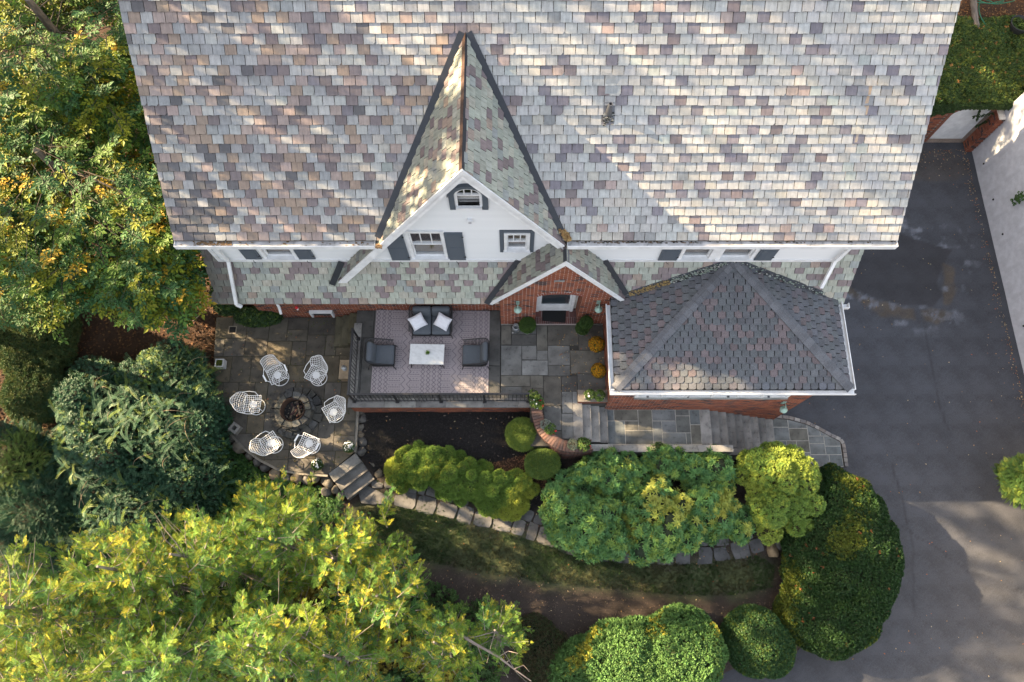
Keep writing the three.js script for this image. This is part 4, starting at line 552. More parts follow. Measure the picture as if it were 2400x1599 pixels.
{ // upper terrace
  const t = group('terrace'); t.userData.kind = 'structure'; t.userData.label = 'raised stone terrace in front of the entrance';
  mesh('slab', new Geo().box(-4.86, -0.9, -8.02, -0.34, -0.03, -5.02).box(-0.338, -0.9, -7.52, 2.84, -0.03, -5.02).box(0.55, -0.9, -5.018, 1.82, -0.03, -3.75), mat([0.05, 0.047, 0.042], { map: T.grit, roughness: 1 }), t);
  const mats = paveMats('terrace', [[0.115, 0.115, 0.11], [0.165, 0.166, 0.16], [0.08, 0.078, 0.073], [0.22, 0.225, 0.22], [0.1, 0.093, 0.08], [0.135, 0.128, 0.11]]);
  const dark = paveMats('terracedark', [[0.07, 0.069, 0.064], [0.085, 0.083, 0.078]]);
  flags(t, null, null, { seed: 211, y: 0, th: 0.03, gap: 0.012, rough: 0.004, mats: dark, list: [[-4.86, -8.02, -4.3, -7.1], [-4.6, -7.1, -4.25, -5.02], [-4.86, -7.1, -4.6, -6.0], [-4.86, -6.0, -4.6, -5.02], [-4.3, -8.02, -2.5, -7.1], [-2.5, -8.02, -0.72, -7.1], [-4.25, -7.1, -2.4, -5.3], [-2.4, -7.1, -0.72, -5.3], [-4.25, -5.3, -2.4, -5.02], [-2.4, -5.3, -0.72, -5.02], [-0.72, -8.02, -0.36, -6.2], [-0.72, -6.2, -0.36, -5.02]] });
  flags(t, null, null, { seed: 214, y: 0.0, th: 0.03, gap: 0.012, rough: 0.005, mats, area: 9, max: 9, min: 9, list: [[-0.34, -7.52, -0.02, -6.88], [-0.02, -7.52, 0.76, -7.22], [-0.02, -7.22, 0.76, -6.86], [0.76, -7.52, 1.1, -6.7], [1.1, -7.52, 2.06, -6.86], [2.06, -7.52, 2.84, -6.7], [-0.34, -6.86, 0.3, -5.9], [0.3, -6.86, 0.76, -6.4], [0.76, -6.7, 1.1, -6.38], [0.3, -6.38, 1.1, -5.9], [1.1, -6.86, 1.78, -6.22], [1.1, -6.22, 1.78, -5.88], [1.78, -6.7, 2.84, -5.95], [-0.34, -5.9, 0.55, -5.55], [0.55, -5.9, 0.95, -5.5], [-0.34, -5.55, 0.3, -5.02], [0.3, -5.55, 0.62, -5.02], [0.95, -5.88, 1.5, -4.95], [1.5, -5.88, 1.98, -5.4], [1.98, -5.95, 2.84, -5.35], [0.62, -5.5, 0.95, -4.75], [0.95, -4.95, 1.48, -4.2], [1.5, -5.4, 1.82, -4.72], [1.48, -4.72, 1.82, -3.95], [1.82, -5.4, 1.97, -5.03], [0.95, -4.2, 1.48, -3.9]] });
}
// brick retaining wall of the terrace with its stone coping
{
  const w = group('terrace_wall'); tag(w, 'low brick retaining wall with pale stone coping under the black railing', 'wall');
  mesh('mortar', new Geo().box(-4.84, -1.3, -5.0, 0.6, -0.02, -4.94), M.mortar, w); mesh('mortar', new Geo().box(-4.86, -1.2, -6.9, -4.8, -0.02, -5.001), M.mortar, w);
  bricks({ O: V(-4.84, 0, -4.93), u: XP, n: ZP, width: 5.42, y0: -0.9, y1: -0.03, seed: 221, parent: w, indiv: 150, score: (q) => q.c.y }); bricks({ O: V(-4.87, 0, -6.9), u: ZP, n: XN, width: 1.95, y0: -0.7, y1: -0.03, seed: 222, parent: w });
  const m = paveMats('coping', [[0.2, 0.195, 0.185], [0.24, 0.235, 0.22], [0.17, 0.165, 0.16]]), r = rngOf(223);
  let x = -4.92; while (x < 0.5) { const l = Math.min(0.62 - x, 0.8 + r() * 0.5); const g = new Geo(); g.uo = [r() * 5, r() * 5]; g.box(-l / 2 + 0.003, 0, -0.14, l / 2 - 0.003, 0.05, 0.14); mesh('coping_stone', g, m[Math.floor(r() * 3)], w).position.set(x + l / 2, 0.004, -5.03); x += l; }
  let z = -5.172; while (z > -7.0) { const l = 0.6; const g = new Geo(); g.uo = [r() * 5, r() * 5]; g.box(-0.12, 0, -l / 2 + 0.003, 0.12, 0.05, l / 2 - 0.003); mesh('coping_stone', g, m[Math.floor(r() * 3)], w).position.set(-4.78, 0.003, z - l / 2); z -= l; }
}
{ // black metal railing, two runs
  const rl = group('railing'); tag(rl, 'black metal railing with thin balusters along the terrace edge', 'railing');
  const Y = 0.95, runs = [[V(-4.73, 0, -7.05), V(-4.72, 0, -5.07)], [V(-4.72, 0, -5.07), V(0.48, 0, -5.08)]];
  const bg = new THREE.BoxGeometry(0.014, Y - 0.14, 0.014);
  for (const [a, b] of runs) {
    const up = (p, y) => p.clone().setY(y); mesh('top_rail', new Geo().bar(up(a, Y), up(b, Y), 0.055, 0.035), M.black, rl); mesh('sub_rail', new Geo().bar(up(a, Y - 0.09), up(b, Y - 0.09), 0.03, 0.02), M.black, rl); mesh('bottom_rail', new Geo().bar(up(a, 0.14), up(b, 0.14), 0.035, 0.025), M.black, rl);
    const n = Math.round(a.distanceTo(b) / 0.115); for (let i = 1; i < n; i++) { const q = a.clone().lerp(b, i / n), o = mesh('baluster', bg, M.black, rl); o.position.set(q.x, 0.14 + (Y - 0.14) / 2 - 0.01, q.z); }
  }
  for (const [x, z] of [[-4.73, -7.05], [-4.72, -5.07], [-3.43, -5.07], [-2.12, -5.07], [-0.82, -5.07], [0.48, -5.08]]) { const p = mesh('post', new Geo().box(-0.025, 0.05, -0.025, 0.025, Y + 0.03, 0.025).box(-0.055, 0.05, -0.055, 0.055, 0.07, 0.055).box(-0.03, Y + 0.03, -0.03, 0.03, Y + 0.045, 0.03), M.black, rl); p.position.set(x, 0, z); }
}
// steps
function steps(name, label, list, mats, seed) { const s = group(name); tag(s, label, 'steps'); const r = rngOf(seed); for (const [x0, x1, z0, z1, y, yb] of list) { const g = new Geo(); g.uo = [r() * 6, r() * 6]; const cx = (x0 + x1) / 2, cz = (z0 + z1) / 2; g.box(x0 - cx, yb - y, z0 - cz, x1 - cx, 0, z1 - cz); mesh('tread', g, mats[Math.floor(r() * mats.length)], s).position.set(cx, y, cz); } return s; }
const concrete = paveMats('concrete', [[0.25, 0.24, 0.225], [0.33, 0.318, 0.295], [0.2, 0.195, 0.187], [0.285, 0.275, 0.262]]), mossy = paveMats('mossy', [[0.085, 0.075, 0.04], [0.1, 0.09, 0.055], [0.075, 0.068, 0.04]]);
steps('side_steps', 'narrow mossy stone steps from patio up to the terrace by the house', [[-5.62, -5.36, -7.98, -6.98, -0.48, -0.62], [-5.36, -5.12, -7.98, -6.98, -0.34, -0.62], [-5.12, -4.862, -7.98, -6.98, -0.16, -0.62]], mossy, 231);
steps('terrace_steps', 'four pale stone steps from terrace down to bluestone walkway', [0, 1, 2, 3].map((i) => [1.822 + i * 0.272, 1.822 + (i + 1) * 0.272 + (i < 3 ? 0.012 : 0), -5.04, -3.92, -0.005 - i * 0.15 - (i ? 0 : 0), -0.9 - i * 0.01]), concrete, 232);
steps('lower_stairs', 'long flight of grey stone stairs beside the sunroom brick wall', [...Array(9)].map((_, i) => [5.77 + i * 0.301, 5.77 + (i + 1) * 0.301 + 0.012, -4.985, -3.86 - i * 0.01, -0.6 - i * 0.17, -2.3 - i * 0.004]), concrete, 233);
{ // middle walkway and its kerb
  const w = group('walkway'); w.userData.kind = 'structure'; w.userData.label = 'bluestone walkway with pale mortar joints';
  mesh('mortar_bed', new Geo().box(2.91, -1.5, -4.975, 5.768, -0.607, -3.88), mat([0.42, 0.4, 0.36], { map: T.grit, roughness: 1 }), w);
  const mats = paveMats('blue', [[0.13, 0.145, 0.15], [0.16, 0.17, 0.17], [0.115, 0.12, 0.115], [0.175, 0.185, 0.19], [0.14, 0.135, 0.115]]);
  flags(w, null, null, { seed: 241, y: -0.6, th: 0.03, gap: 0.016, rough: 0.003, mats, list: [[2.92, -4.97, 3.13, -4.62], [3.13, -4.97, 3.87, -4.62], [3.87, -4.97, 4.3, -4.32], [4.3, -4.97, 5.02, -4.62], [2.92, -4.62, 3.45, -3.9], [3.45, -4.62, 3.87, -4.32], [3.45, -4.32, 4.3, -3.9], [4.3, -4.62, 4.58, -3.9], [4.58, -4.62, 5.02, -4.25], [4.58, -4.25, 5.3, -3.9], [5.02, -4.97, 5.45, -4.78], [5.02, -4.78, 5.45, -4.25], [5.45, -4.97, 5.765, -4.5], [5.3, -4.25, 5.45, -3.9], [5.45, -4.5, 5.765, -3.9]] });
  const k = group('kerb_wall'); tag(k, 'low grey stone kerb between walkway and rhododendrons', 'kerb'); const r = rngOf(243); let x = 2.2; while (x < 7.6) { const l = 0.7 + r() * 0.5, y = x < 2.9 ? -0.3 : x < 5.6 ? -0.46 : -0.5 - (x - 5.6) * 0.5; const g = new Geo(); g.uo = [r() * 6, r() * 6]; g.box(-l / 2 + 0.004, -1.5, -0.1, l / 2 - 0.004, 0, 0.1); mesh('kerb_stone', g, concrete[Math.floor(r() * 4)], k).position.set(x + l / 2, y, -3.75); x += l; }
  // lower landing with granite setts along its curve
  const OUT = [[8.49, -4.98], [8.67, -5.03], [9.09, -4.98], [9.64, -4.82], [10.04, -4.62], [10.4, -4.4], [10.66, -4.25], [10.66, -3.45], [8.4, -3.45]].reverse();
  const ccw = area2(OUT) > 0 ? OUT : OUT.slice().reverse(), ld = group('landing'); ld.userData.kind = 'structure'; ld.userData.label = 'curved bluestone landing beside the driveway';
  mesh('mortar_bed', new Geo().prism(OUT.map(([x, z]) => V(x, -2.126, z)), V(0, -0.3, 0)), mat([0.42, 0.4, 0.36], { map: T.grit, roughness: 1 }), ld);
  flags(ld, [8.48, -5.1, 10.66, -3.45], ccw, { seed: 247, y: -2.12, th: 0.03, gap: 0.02, min: 0.3, max: 0.72, area: 0.3, rough: 0.003, mats });
  const arc = [[8.49, -5.05], [8.67, -5.1], [9.09, -5.06], [9.64, -4.9], [10.04, -4.69], [10.4, -4.47], [10.68, -4.33], [10.75, -4.2], [10.76, -3.9], [10.75, -3.45]], gr = paveMats('granite', [[0.24, 0.21, 0.19], [0.3, 0.28, 0.26], [0.2, 0.185, 0.18]]);
  for (let i = 0; i < arc.length - 1; i++) { const [ax, az] = arc[i], [bx, bz] = arc[i + 1], L = Math.hypot(bx - ax, bz - az), n = Math.max(1, Math.round(L / 0.17)); for (let j = 0; j < n; j++) { const t = (j + 0.5) / n, g = new Geo(); g.uo = [r() * 6, r() * 6]; const h = L / n / 2 - 0.008; g.box(-h, -0.2, -0.055, h, 0, 0.055); const o = mesh('granite_sett', g, gr[Math.floor(r() * 3)], ld); o.position.set(lerp(ax, bx, t), -2.105 + 0.01 * r(), lerp(az, bz, t)); o.rotation.y = -Math.atan2(bz - az, bx - ax); } }
}
{ // curved brick planter wall at the head of the steps
  const w = group('curved_planter_wall'); tag(w, 'curved red-brown brick planter wall sweeping round the terrace steps', 'wall');
  const ctl = [[0.72, -5.0], [0.75, -4.62], [0.88, -4.22], [1.12, -3.92], [1.45, -3.72], [1.8, -3.68], [2.25, -3.74]].map(([x, z]) => V(x, 0, z)), crv = new THREE.CatmullRomCurve3(ctl), L = crv.getLength(), r = rngOf(251), N = 40, hw = 0.15, top = 0.3;
  const at = (t) => { const p = crv.getPointAt(clamp(t, 0, 1)), d = crv.getTangentAt(clamp(t, 0, 1)); return { p, d, n: V(d.z, 0, -d.x) }; };
  const core = new Geo(); for (let i = 0; i < N; i++) { const a = at(i / N), b = at((i + 1) / N), q = (s, k, y) => s.p.clone().addScaledVector(s.n, k).setY(y); const o = [q(a, -hw + 0.01, top - 0.05), q(b, -hw + 0.01, top - 0.05), q(b, hw - 0.01, top - 0.05), q(a, hw - 0.01, top - 0.05)]; core.prism(o, V(0, -1.7, 0)); } mesh('mortar', core, mat([0.2, 0.16, 0.13], { map: T.grit, roughness: 1 }), w);
  const g = new Geo(), n = Math.round(L / 0.215); for (let row = 0; row < 21; row++) for (let i = 0; i < n; i++) for (const s of [-1, 1]) { const a = at((i + (row % 2) / 2 + 0.5) / n); g.col = jit(pick(r, [[0.6, [0.13, 0.055, 0.04]], [0.4, [0.075, 0.05, 0.042]]]), 0.35, r); g.obox(a.p.clone().addScaledVector(a.n, s * (hw - 0.012)).setY(top - 0.09 - row * 0.068), a.d.clone().multiplyScalar(0.1), V(0, 0.029, 0), a.n.clone().multiplyScalar(0.016)); } mesh('bricks', g, M.brickV, w).userData.kind = 'stuff';
  const cm = [[0.15, 0.08, 0.06], [0.19, 0.11, 0.085], [0.11, 0.07, 0.06]].map((c) => mat(c, { map: T.grit, roughness: 0.95 })), nc = Math.round(L / 0.085); for (let i = 0; i < nc; i++) { const a = at((i + 0.5) / nc), o = mesh('cap_brick', new Geo().obox(V(0, 0, 0), V(0.037, 0, 0), V(0, 0.03, 0), V(0, 0, hw + 0.01)), cm[Math.floor(r() * 3)], w); o.position.copy(a.p).setY(top - 0.015); o.rotation.y = -Math.atan2(a.d.z, a.d.x); }
}
{ // low brick ledge with a stone top at the sunroom corner
  const w = group('brick_ledge'); tag(w, 'low brick ledge with stone cap at the sunroom corner holding a flower trough', 'ledge');
  mesh('core', new Geo().box(1.99, -1.0, -5.33, 2.83, 0.27, -5.05), M.mortar, w); bricks({ O: V(1.99, 0, -5.04), u: XP, n: ZP, width: 0.86, y0: -0.75, y1: 0.27, seed: 261, parent: w }); bricks({ O: V(1.98, 0, -5.33), u: ZP, n: XN, width: 0.29, y0: 0, y1: 0.27, seed: 262, parent: w });
  mesh('cap_stone', new Geo().box(1.95, 0.272, -5.36, 2.835, 0.33, -5.0), paveMats('ledge', [[0.2, 0.17, 0.14]])[0], w);
}
{ // garden path of irregular stones
  const p = group('garden_path'); p.userData.kind = 'structure'; p.userData.label = 'irregular stepping-stone garden path';
  const crv = new THREE.CatmullRomCurve3([[-4.35, -2.55], [-3.5, -2.5], [-2.4, -2.25], [-1.2, -1.95], [0, -1.72], [1, -1.4], [2, -1.06], [3.1, -0.85], [4.3, -0.8], [5.4, -0.82], [6.6, -0.92], [7.65, -1.15]].map(([x, z]) => V(x, 0, z))), L = crv.getLength(), r = rngOf(271), mats = paveMats('path', [[0.1, 0.098, 0.098], [0.125, 0.122, 0.12], [0.085, 0.084, 0.086], [0.14, 0.13, 0.12]]);
  for (const [side, lo, hi, wid] of [[1, 0.36, 0.72, 0.235], [-1, 0.22, 0.46, 0.155]]) { let s = 0.05 + r() * 0.1; while (s < L - 0.1) { const l = lo + r() * (hi - lo), t = Math.min(1, (s + l / 2) / L), c = crv.getPointAt(t), d = crv.getTangentAt(t), n = V(-d.z, 0, d.x), off = side > 0 ? 0.13 : -0.27; if (side < 0 && r() < 0.18) { s += l; continue; } const P = c.clone().addScaledVector(n, off + (r() - 0.5) * 0.05), h = wid * (0.85 + 0.35 * r()), pts = []; const k = 7 + Math.floor(r() * 2); for (let i = 0; i < k; i++) { const a = (i + 0.35 * (r() - 0.5)) / k * Math.PI * 2, e = Math.pow(Math.abs(Math.cos(a)), 0.36) * Math.sign(Math.cos(a)), f = Math.pow(Math.abs(Math.sin(a)), 0.36) * Math.sign(Math.sin(a)); pts.push(d.clone().multiplyScalar(e * (l / 2 - 0.006)).addScaledVector(n, f * h)); } const g = new Geo(); g.uo = [r() * 6, r() * 6]; const up = pts.slice().reverse(); g.loft(up.map((q) => q.clone().multiplyScalar(0.985)), up.map((q) => q.clone().add(V(0, -0.09, 0)))); const o = mesh('path_stone', g, mats[Math.floor(r() * 4)], p); o.position.set(P.x, land(P.x, P.z) + 0.02, P.z); s += l + 0.012; } }
  const big = mesh('path_stone', (() => { const g = new Geo(); const k = [[-0.42, -0.1], [-0.3, 0.25], [0.15, 0.3], [0.36, 0.05], [0.3, -0.36], [-0.1, -0.3]].map(([x, z]) => V(x, 0, z)); g.loft(k.map((q) => q.clone().multiplyScalar(0.96)), k.map((q) => q.clone().add(V(0, -0.12, 0)))); return g; })(), mats[0], p); big.position.set(-4.28, -1.14, -2.45);
}
{ // diagonal stone steps from the patio to the path
  const s = group('stone_steps'); tag(s, 'three long diagonal stone slabs stepping from patio down to the garden path', 'steps'); const m = paveMats('slab3', [[0.17, 0.165, 0.155], [0.12, 0.115, 0.11], [0.14, 0.135, 0.13]]), A = V(-4.73, 0, -3.63), B = V(-5.5, 0, -3.02), d = B.clone().sub(A), n = V(0.55, 0, 0.72).normalize();
  [0, 1, 2].forEach((i) => { const a = A.clone().addScaledVector(n, i * 0.3), b = B.clone().addScaledVector(n, i * 0.3), q = n.clone().multiplyScalar(0.315), g = new Geo(); const c = a.clone().add(b).multiplyScalar(0.5); g.prism([a, b, b.clone().add(q), a.clone().add(q)].map((p) => p.clone().sub(c)), V(0, -0.4, 0)); mesh('step_slab', g, m[i], s).position.set(c.x, -0.62 - i * 0.17, c.z); });
}
// boulders that edge the patio and the beds
function boulderGeo(seed) { const g = mergeVertices(new THREE.IcosahedronGeometry(1, 3).deleteAttribute('uv').deleteAttribute('normal')); const P = g.attributes.position, r = rngOf(seed), s = r() * 50, cuts = [...Array(7)].map(() => ({ n: V(r() - 0.5, r() - 0.5, r() - 0.5).normalize(), d: 0.62 + r() * 0.25 })); const v = V(0, 0, 0); const uv = []; for (let i = 0; i < P.count; i++) { v.fromBufferAttribute(P, i); for (const c of cuts) { const k = v.dot(c.n); if (k > c.d) v.addScaledVector(c.n, c.d - k); } v.multiplyScalar(1 + 0.12 * (noise3(v.x * 2 + s, v.y * 2, v.z * 2, 3) - 0.5)); P.setXYZ(i, v.x, v.y, v.z); uv.push(v.x * 0.5 + v.y * 0.3, v.z * 0.5); } g.setAttribute('uv', new THREE.Float32BufferAttribute(uv, 2)); g.computeVertexNormals(); return g; }
const boulders = [1, 2, 3, 4, 5].map((i) => boulderGeo(280 + i)), boulderM = paveMats('boulder', [[0.13, 0.11, 0.085], [0.1, 0.09, 0.075], [0.16, 0.125, 0.085], [0.09, 0.085, 0.08]]);
{
  const ORD = ['first', 'second', 'third', 'fourth', 'fifth', 'sixth', 'seventh', 'eighth', 'ninth', 'tenth', 'eleventh', 'twelfth', 'thirteenth', 'fourteenth'], r = rngOf(283), pts = [[-8.55, -4.14], [-8.31, -3.86], [-7.99, -3.61], [-7.74, -3.39], [-7.48, -3.24], [-7.14, -3.06], [-6.76, -2.95], [-6.46, -2.92], [-6.21, -2.9], [-5.94, -2.9], [-5.58, -2.82], [-5.6, -2.52], [-5.33, -2.58], [-5.15, -2.4], [-4.66, -4.95], [-4.61, -4.72], [-4.65, -4.47], [-4.66, -4.25], [-4.6, -4.0], [-4.6, -3.72], [-4.25, -3.34], [-4.05, -3.12]];
  pts.forEach(([x, z], i) => { const big = i === 5 || i === 7 || i === 10 || i === 1, a = (big ? 0.2 : 0.15) * (0.85 + 0.3 * r()), o = mesh('boulder', boulders[i % 5], boulderM[Math.floor(r() * 4)], scene); o.scale.set(a * 1.15, a * 0.95, a); o.rotation.set(r() * 0.6, r() * 6, r() * 0.6); o.position.set(x, -0.82 + (i > 19 ? -0.2 : i > 9 && i < 14 ? -0.15 : 0), z); tag(o, i < 14 ? (i === 0 ? 'rough boulder nearest the hollow block on the curved patio edge' : i === 13 ? 'rough boulder just below the long diagonal step slabs' : ORD[i] + ' rough boulder from the hollow block along the curved patio edge') : (i === 14 ? 'grey boulder nearest the terrace wall between patio and black mulch' : ORD[i - 14] + ' grey boulder from the terrace wall between patio and black mulch'), 'boulder', i < 14 ? 'boulders on the curved patio edge' : 'boulders between patio and mulch'); });
  for (const [x, z, c, l, a] of [[7.9, -0.84, [0.26, 0.19, 0.11], 'tan oval boulder at the end of the garden path', 0.27], [8.12, -1.1, [0.1, 0.095, 0.09], 'grey streaked boulder behind the tan one by the large holly', 0.25]]) { const o = mesh('boulder', boulders[a > 0.26 ? 0 : 3], mat(c, { map: T.stone, roughness: 0.9 }), scene); o.scale.set(a * 0.7, a * 0.6, a); o.position.set(x, land(x, z) + 0.08, z); o.rotation.y = 0.2; tag(o, l, 'boulder'); }
  // mortar and dark soil strip that the patio edge sits on
  const e = group('patio_edge_wall'); tag(e, 'rough mortared rim under the curved patio edge', 'wall'); const arc = [[-9.2, -5.6], [-9.0, -4.94], [-8.58, -4.26], [-8.1, -3.8], [-7.6, -3.46], [-7.03, -3.18], [-6.4, -3.06], [-5.52, -3.0]]; const g = new Geo(); for (let i = 0; i < arc.length - 1; i++) { const a = V(arc[i][0], -0.64, arc[i][1]), b = V(arc[i + 1][0], -0.64, arc[i + 1][1]), n = V(-(b.z - a.z), 0, b.x - a.x).normalize().multiplyScalar(0.07); g.prism([a.clone().sub(n), a.clone().add(n), b.clone().add(n), b.clone().sub(n)].reverse(), V(0, -0.7, 0)); } g.box(-4.8, -1.3, -4.98, -4.72, -0.63, -3.66); mesh('rim', g, mat([0.22, 0.2, 0.17], { map: T.stone, roughness: 1 }), e);
}
// ------------------------------------------------------------------ furniture and small things
const S = (p) => new THREE.CatmullRomCurve3(p);
function pillowGeo(w, h, t, n = 18) {                  // soft cushion, in xy, puffed along z
  const P = [], U = [], I = [], q = (i, j, s) => { const u = i / n * 2 - 1, v = j / n * 2 - 1, e = Math.pow(Math.max(0, (1 - u ** 4) * (1 - v ** 4)), 0.45), pin = 1 - 0.07 * (1 - Math.abs(u)) * Math.abs(v) ** 3 - 0.0, pin2 = 1 - 0.07 * (1 - Math.abs(v)) * Math.abs(u) ** 3; P.push(u * w / 2 * pin2, v * h / 2 * pin, s * t / 2 * e * (1 + 0.06 * (vnoise(i * 0.5, j * 0.5, 7) - 0.5))); U.push(u * w / 2, v * h / 2); };
  for (const s of [1, -1]) { const b = P.length / 3; for (let j = 0; j <= n; j++) for (let i = 0; i <= n; i++) q(i, j, s); for (let j = 0; j < n; j++) for (let i = 0; i < n; i++) { const a = b + j * (n + 1) + i; s > 0 ? I.push(a, a + 1, a + n + 2, a, a + n + 2, a + n + 1) : I.push(a, a + n + 2, a + 1, a, a + n + 1, a + n + 2); } }
  const g = new THREE.BufferGeometry(); g.setAttribute('position', new THREE.Float32BufferAttribute(P, 3)); g.setAttribute('uv', new THREE.Float32BufferAttribute(U, 2)); g.setIndex(I); g.computeVertexNormals(); return g;
}
const fab = mat([0.098, 0.112, 0.13], { map: T.weave, bumpMap: T.weave, bumpScale: 0.002, roughness: 0.95 }), rope = mat([0.02, 0.02, 0.022], { roughness: 0.7 });
{ // rug with a woven lattice print
  const cv = document.createElement('canvas'); cv.width = 1024; cv.height = 768; const x = cv.getContext('2d'); x.fillStyle = '#91888a'; x.fillRect(0, 0, 1024, 768); const r = rngOf(301);
  for (let i = 0; i < 9000; i++) { x.fillStyle = r() < 0.5 ? 'rgba(255,240,245,0.10)' : 'rgba(60,50,60,0.10)'; x.fillRect(r() * 1024, r() * 768, 1 + r() * 5, 1); }
  x.strokeStyle = '#3b3a44'; x.fillStyle = '#3b3a44'; x.lineWidth = 3; const D = 38, bands = [[0, 150, 'z'], [150, 250, 'd'], [250, 330, 'z1'], [330, 420, 'd'], [420, 600, 'z'], [600, 690, 'd'], [690, 770, 'z1'], [770, 870, 'd'], [870, 1024, 'z']];
  for (const [a, b, k] of bands) { if (k[0] === 'z') for (let c = a + 8; c < b - 20; c += D * 1.3) for (const m of k === 'z1' ? [1] : [1, -1]) { x.beginPath(); for (let y = -D; y < 800; y += D) { const q = (Math.round(y / D) % 2 === 0) === (m > 0) ? 0 : D * 0.95; y === -D ? x.moveTo(c + q, y) : x.lineTo(c + q, y); } x.stroke(); } else for (let y = 6; y < 768; y += D / 2) for (let c = a + 6; c < b; c += 15) { const v = Math.round(y / (D / 2)) % 3; if (v === 0 && c % 2) continue; if (v === 2) { x.fillRect(c, y, 9, 2); } else { x.beginPath(); x.moveTo(c, y - 4); x.lineTo(c + 5, y); x.lineTo(c, y + 4); x.lineTo(c - 5, y); x.fill(); } } }
  const t = new THREE.CanvasTexture(cv); t.colorSpace = THREE.SRGBColorSpace; t.anisotropy = 8;
  const g = new THREE.BoxGeometry(3.55, 0.012, 2.69); const U = g.attributes.uv, P = g.attributes.position; for (let i = 0; i < P.count; i++) U.setXY(i, P.getX(i) / 3.55 + 0.5, 0.5 - P.getZ(i) / 2.69);
  const o = mesh('rug', g, mat([1, 1, 1], { map: t, roughness: 1, bumpMap: T.weave, bumpScale: 0.002 }), scene); o.position.set(-2.48, 0.012, -6.66); o.rotation.y = -0.008; tag(o, 'mauve grey outdoor rug with dark lattice pattern on the terrace', 'rug');
}
function cushion(w, h, t) { return new THREE.BoxGeometry(w, t, h, 10, 4, 10); }
function softBox(w, t, h, k = 0.45) { const g = mergeVertices(new THREE.BoxGeometry(w, t, h, 14, 6, 14).deleteAttribute('normal')); const P = g.attributes.position, r0 = t * k, U = []; for (let i = 0; i < P.count; i++) { let x = P.getX(i), y = P.getY(i), z = P.getZ(i); const cx = clamp(x, -w / 2 + r0, w / 2 - r0), cy = clamp(y, -t / 2 + r0, t / 2 - r0), cz = clamp(z, -h / 2 + r0, h / 2 - r0), d = V(x - cx, y - cy, z - cz), l = d.length(); if (l > 1e-6) d.multiplyScalar(r0 / l); const puff = y > 0 ? 0.02 * (1 - (2 * x / w) ** 2) * (1 - (2 * z / h) ** 2) : 0; P.setXYZ(i, cx + d.x, cy + d.y + puff, cz + d.z); U.push(x, z + y); } g.setAttribute('uv', new THREE.Float32BufferAttribute(U, 2)); g.computeVertexNormals(); return g; }
// rope-and-metal lounge seats: W wide, open to +z
function lounge(name, W, D, label, cat, seats) {
  const o = group(name); tag(o, label, cat); const hw = W / 2, hd = D / 2, R = 0.17, Yt = 0.62, path = (y, k = 0) => { const p = [], q = (x, z) => p.push(V(x, y, z)); q(-hw + k, hd - 0.03); q(-hw + k, -hd + R); for (let i = 1; i < 6; i++) { const a = i / 6 * Math.PI / 2; q(-hw + k + R * (1 - Math.cos(a)), -hd + k + R * (1 - Math.sin(a))); } q(-hw + R, -hd + k); q(hw - R, -hd + k); for (let i = 1; i < 6; i++) { const a = i / 6 * Math.PI / 2; q(hw - k - R * (1 - Math.sin(a)), -hd + k + R * (1 - Math.cos(a))); } q(hw - k, -hd + R); q(hw - k, hd - 0.03); return p; };
  const hi = path(Yt), lo = path(0.22, 0.06); hi.forEach((p, i) => { const b = sstep(-hd + 0.1, hd - 0.1, p.z); p.y = lerp(0.74, 0.56, b); });
  mesh('top_rail', new Geo().tube(hi, 0.017, 7), M.black, o); mesh('seat_frame', new Geo().tube(lo, 0.015, 6).bar(V(-hw + 0.06, 0.22, hd - 0.03), V(hw - 0.06, 0.22, hd - 0.03), 0.03, 0.03).box(-hw + 0.08, 0.2, -hd + 0.1, hw - 0.08, 0.225, hd - 0.04), M.black, o);
  const A = S(hi), B = S(lo), n = Math.round(A.getLength() / 0.045); const rp = new Geo(); for (let i = 1; i < n; i++) rp.tube([A.getPointAt(i / n), B.getPointAt(i / n)], 0.009, 4); mesh('rope_weave', rp, rope, o);
  for (const [x, z] of [[-1, 1], [1, 1], [-1, -1], [1, -1]]) mesh('leg', new Geo().tube([V(x * (hw - 0.06), 0.23, z * (hd - 0.06)), V(x * (hw - 0.02), 0.0, z * hd)], 0.013, 6), M.black, o);
  const iw = (W - 0.14) / seats; for (let i = 0; i < seats; i++) { const x = -W / 2 + 0.07 + iw * (i + 0.5); const sc = mesh('seat_cushion', softBox(iw - 0.012, 0.15, D - 0.2), fab, o); sc.position.set(x, 0.31, 0.07); const bc = mesh('back_cushion', softBox(iw - 0.012, 0.17, 0.42), fab, o); bc.position.set(x, 0.52, -hd + 0.15); bc.rotation.x = Math.PI / 2 - 0.28; }
  return o;
}
const sofa = lounge('loveseat', 1.3, 0.86, 'charcoal two-seat outdoor sofa against the brick wall on the rug', 'sofa', 2); sofa.position.set(-2.46, 0.018, -7.5);
const chairL = lounge('armchair', 0.78, 0.84, 'charcoal rope armchair next to the railing, facing the marble table', 'armchair', 1); chairL.position.set(-3.95, 0.018, -6.45); chairL.rotation.y = Math.PI / 2; chairL.userData.group = 'armchairs on the terrace rug';
const chairR = lounge('armchair', 0.78, 0.84, 'charcoal rope armchair nearest the front door side of the rug', 'armchair', 1); chairR.position.set(-1.1, 0.018, -6.45); chairR.rotation.y = -Math.PI / 2; chairR.userData.group = 'armchairs on the terrace rug';
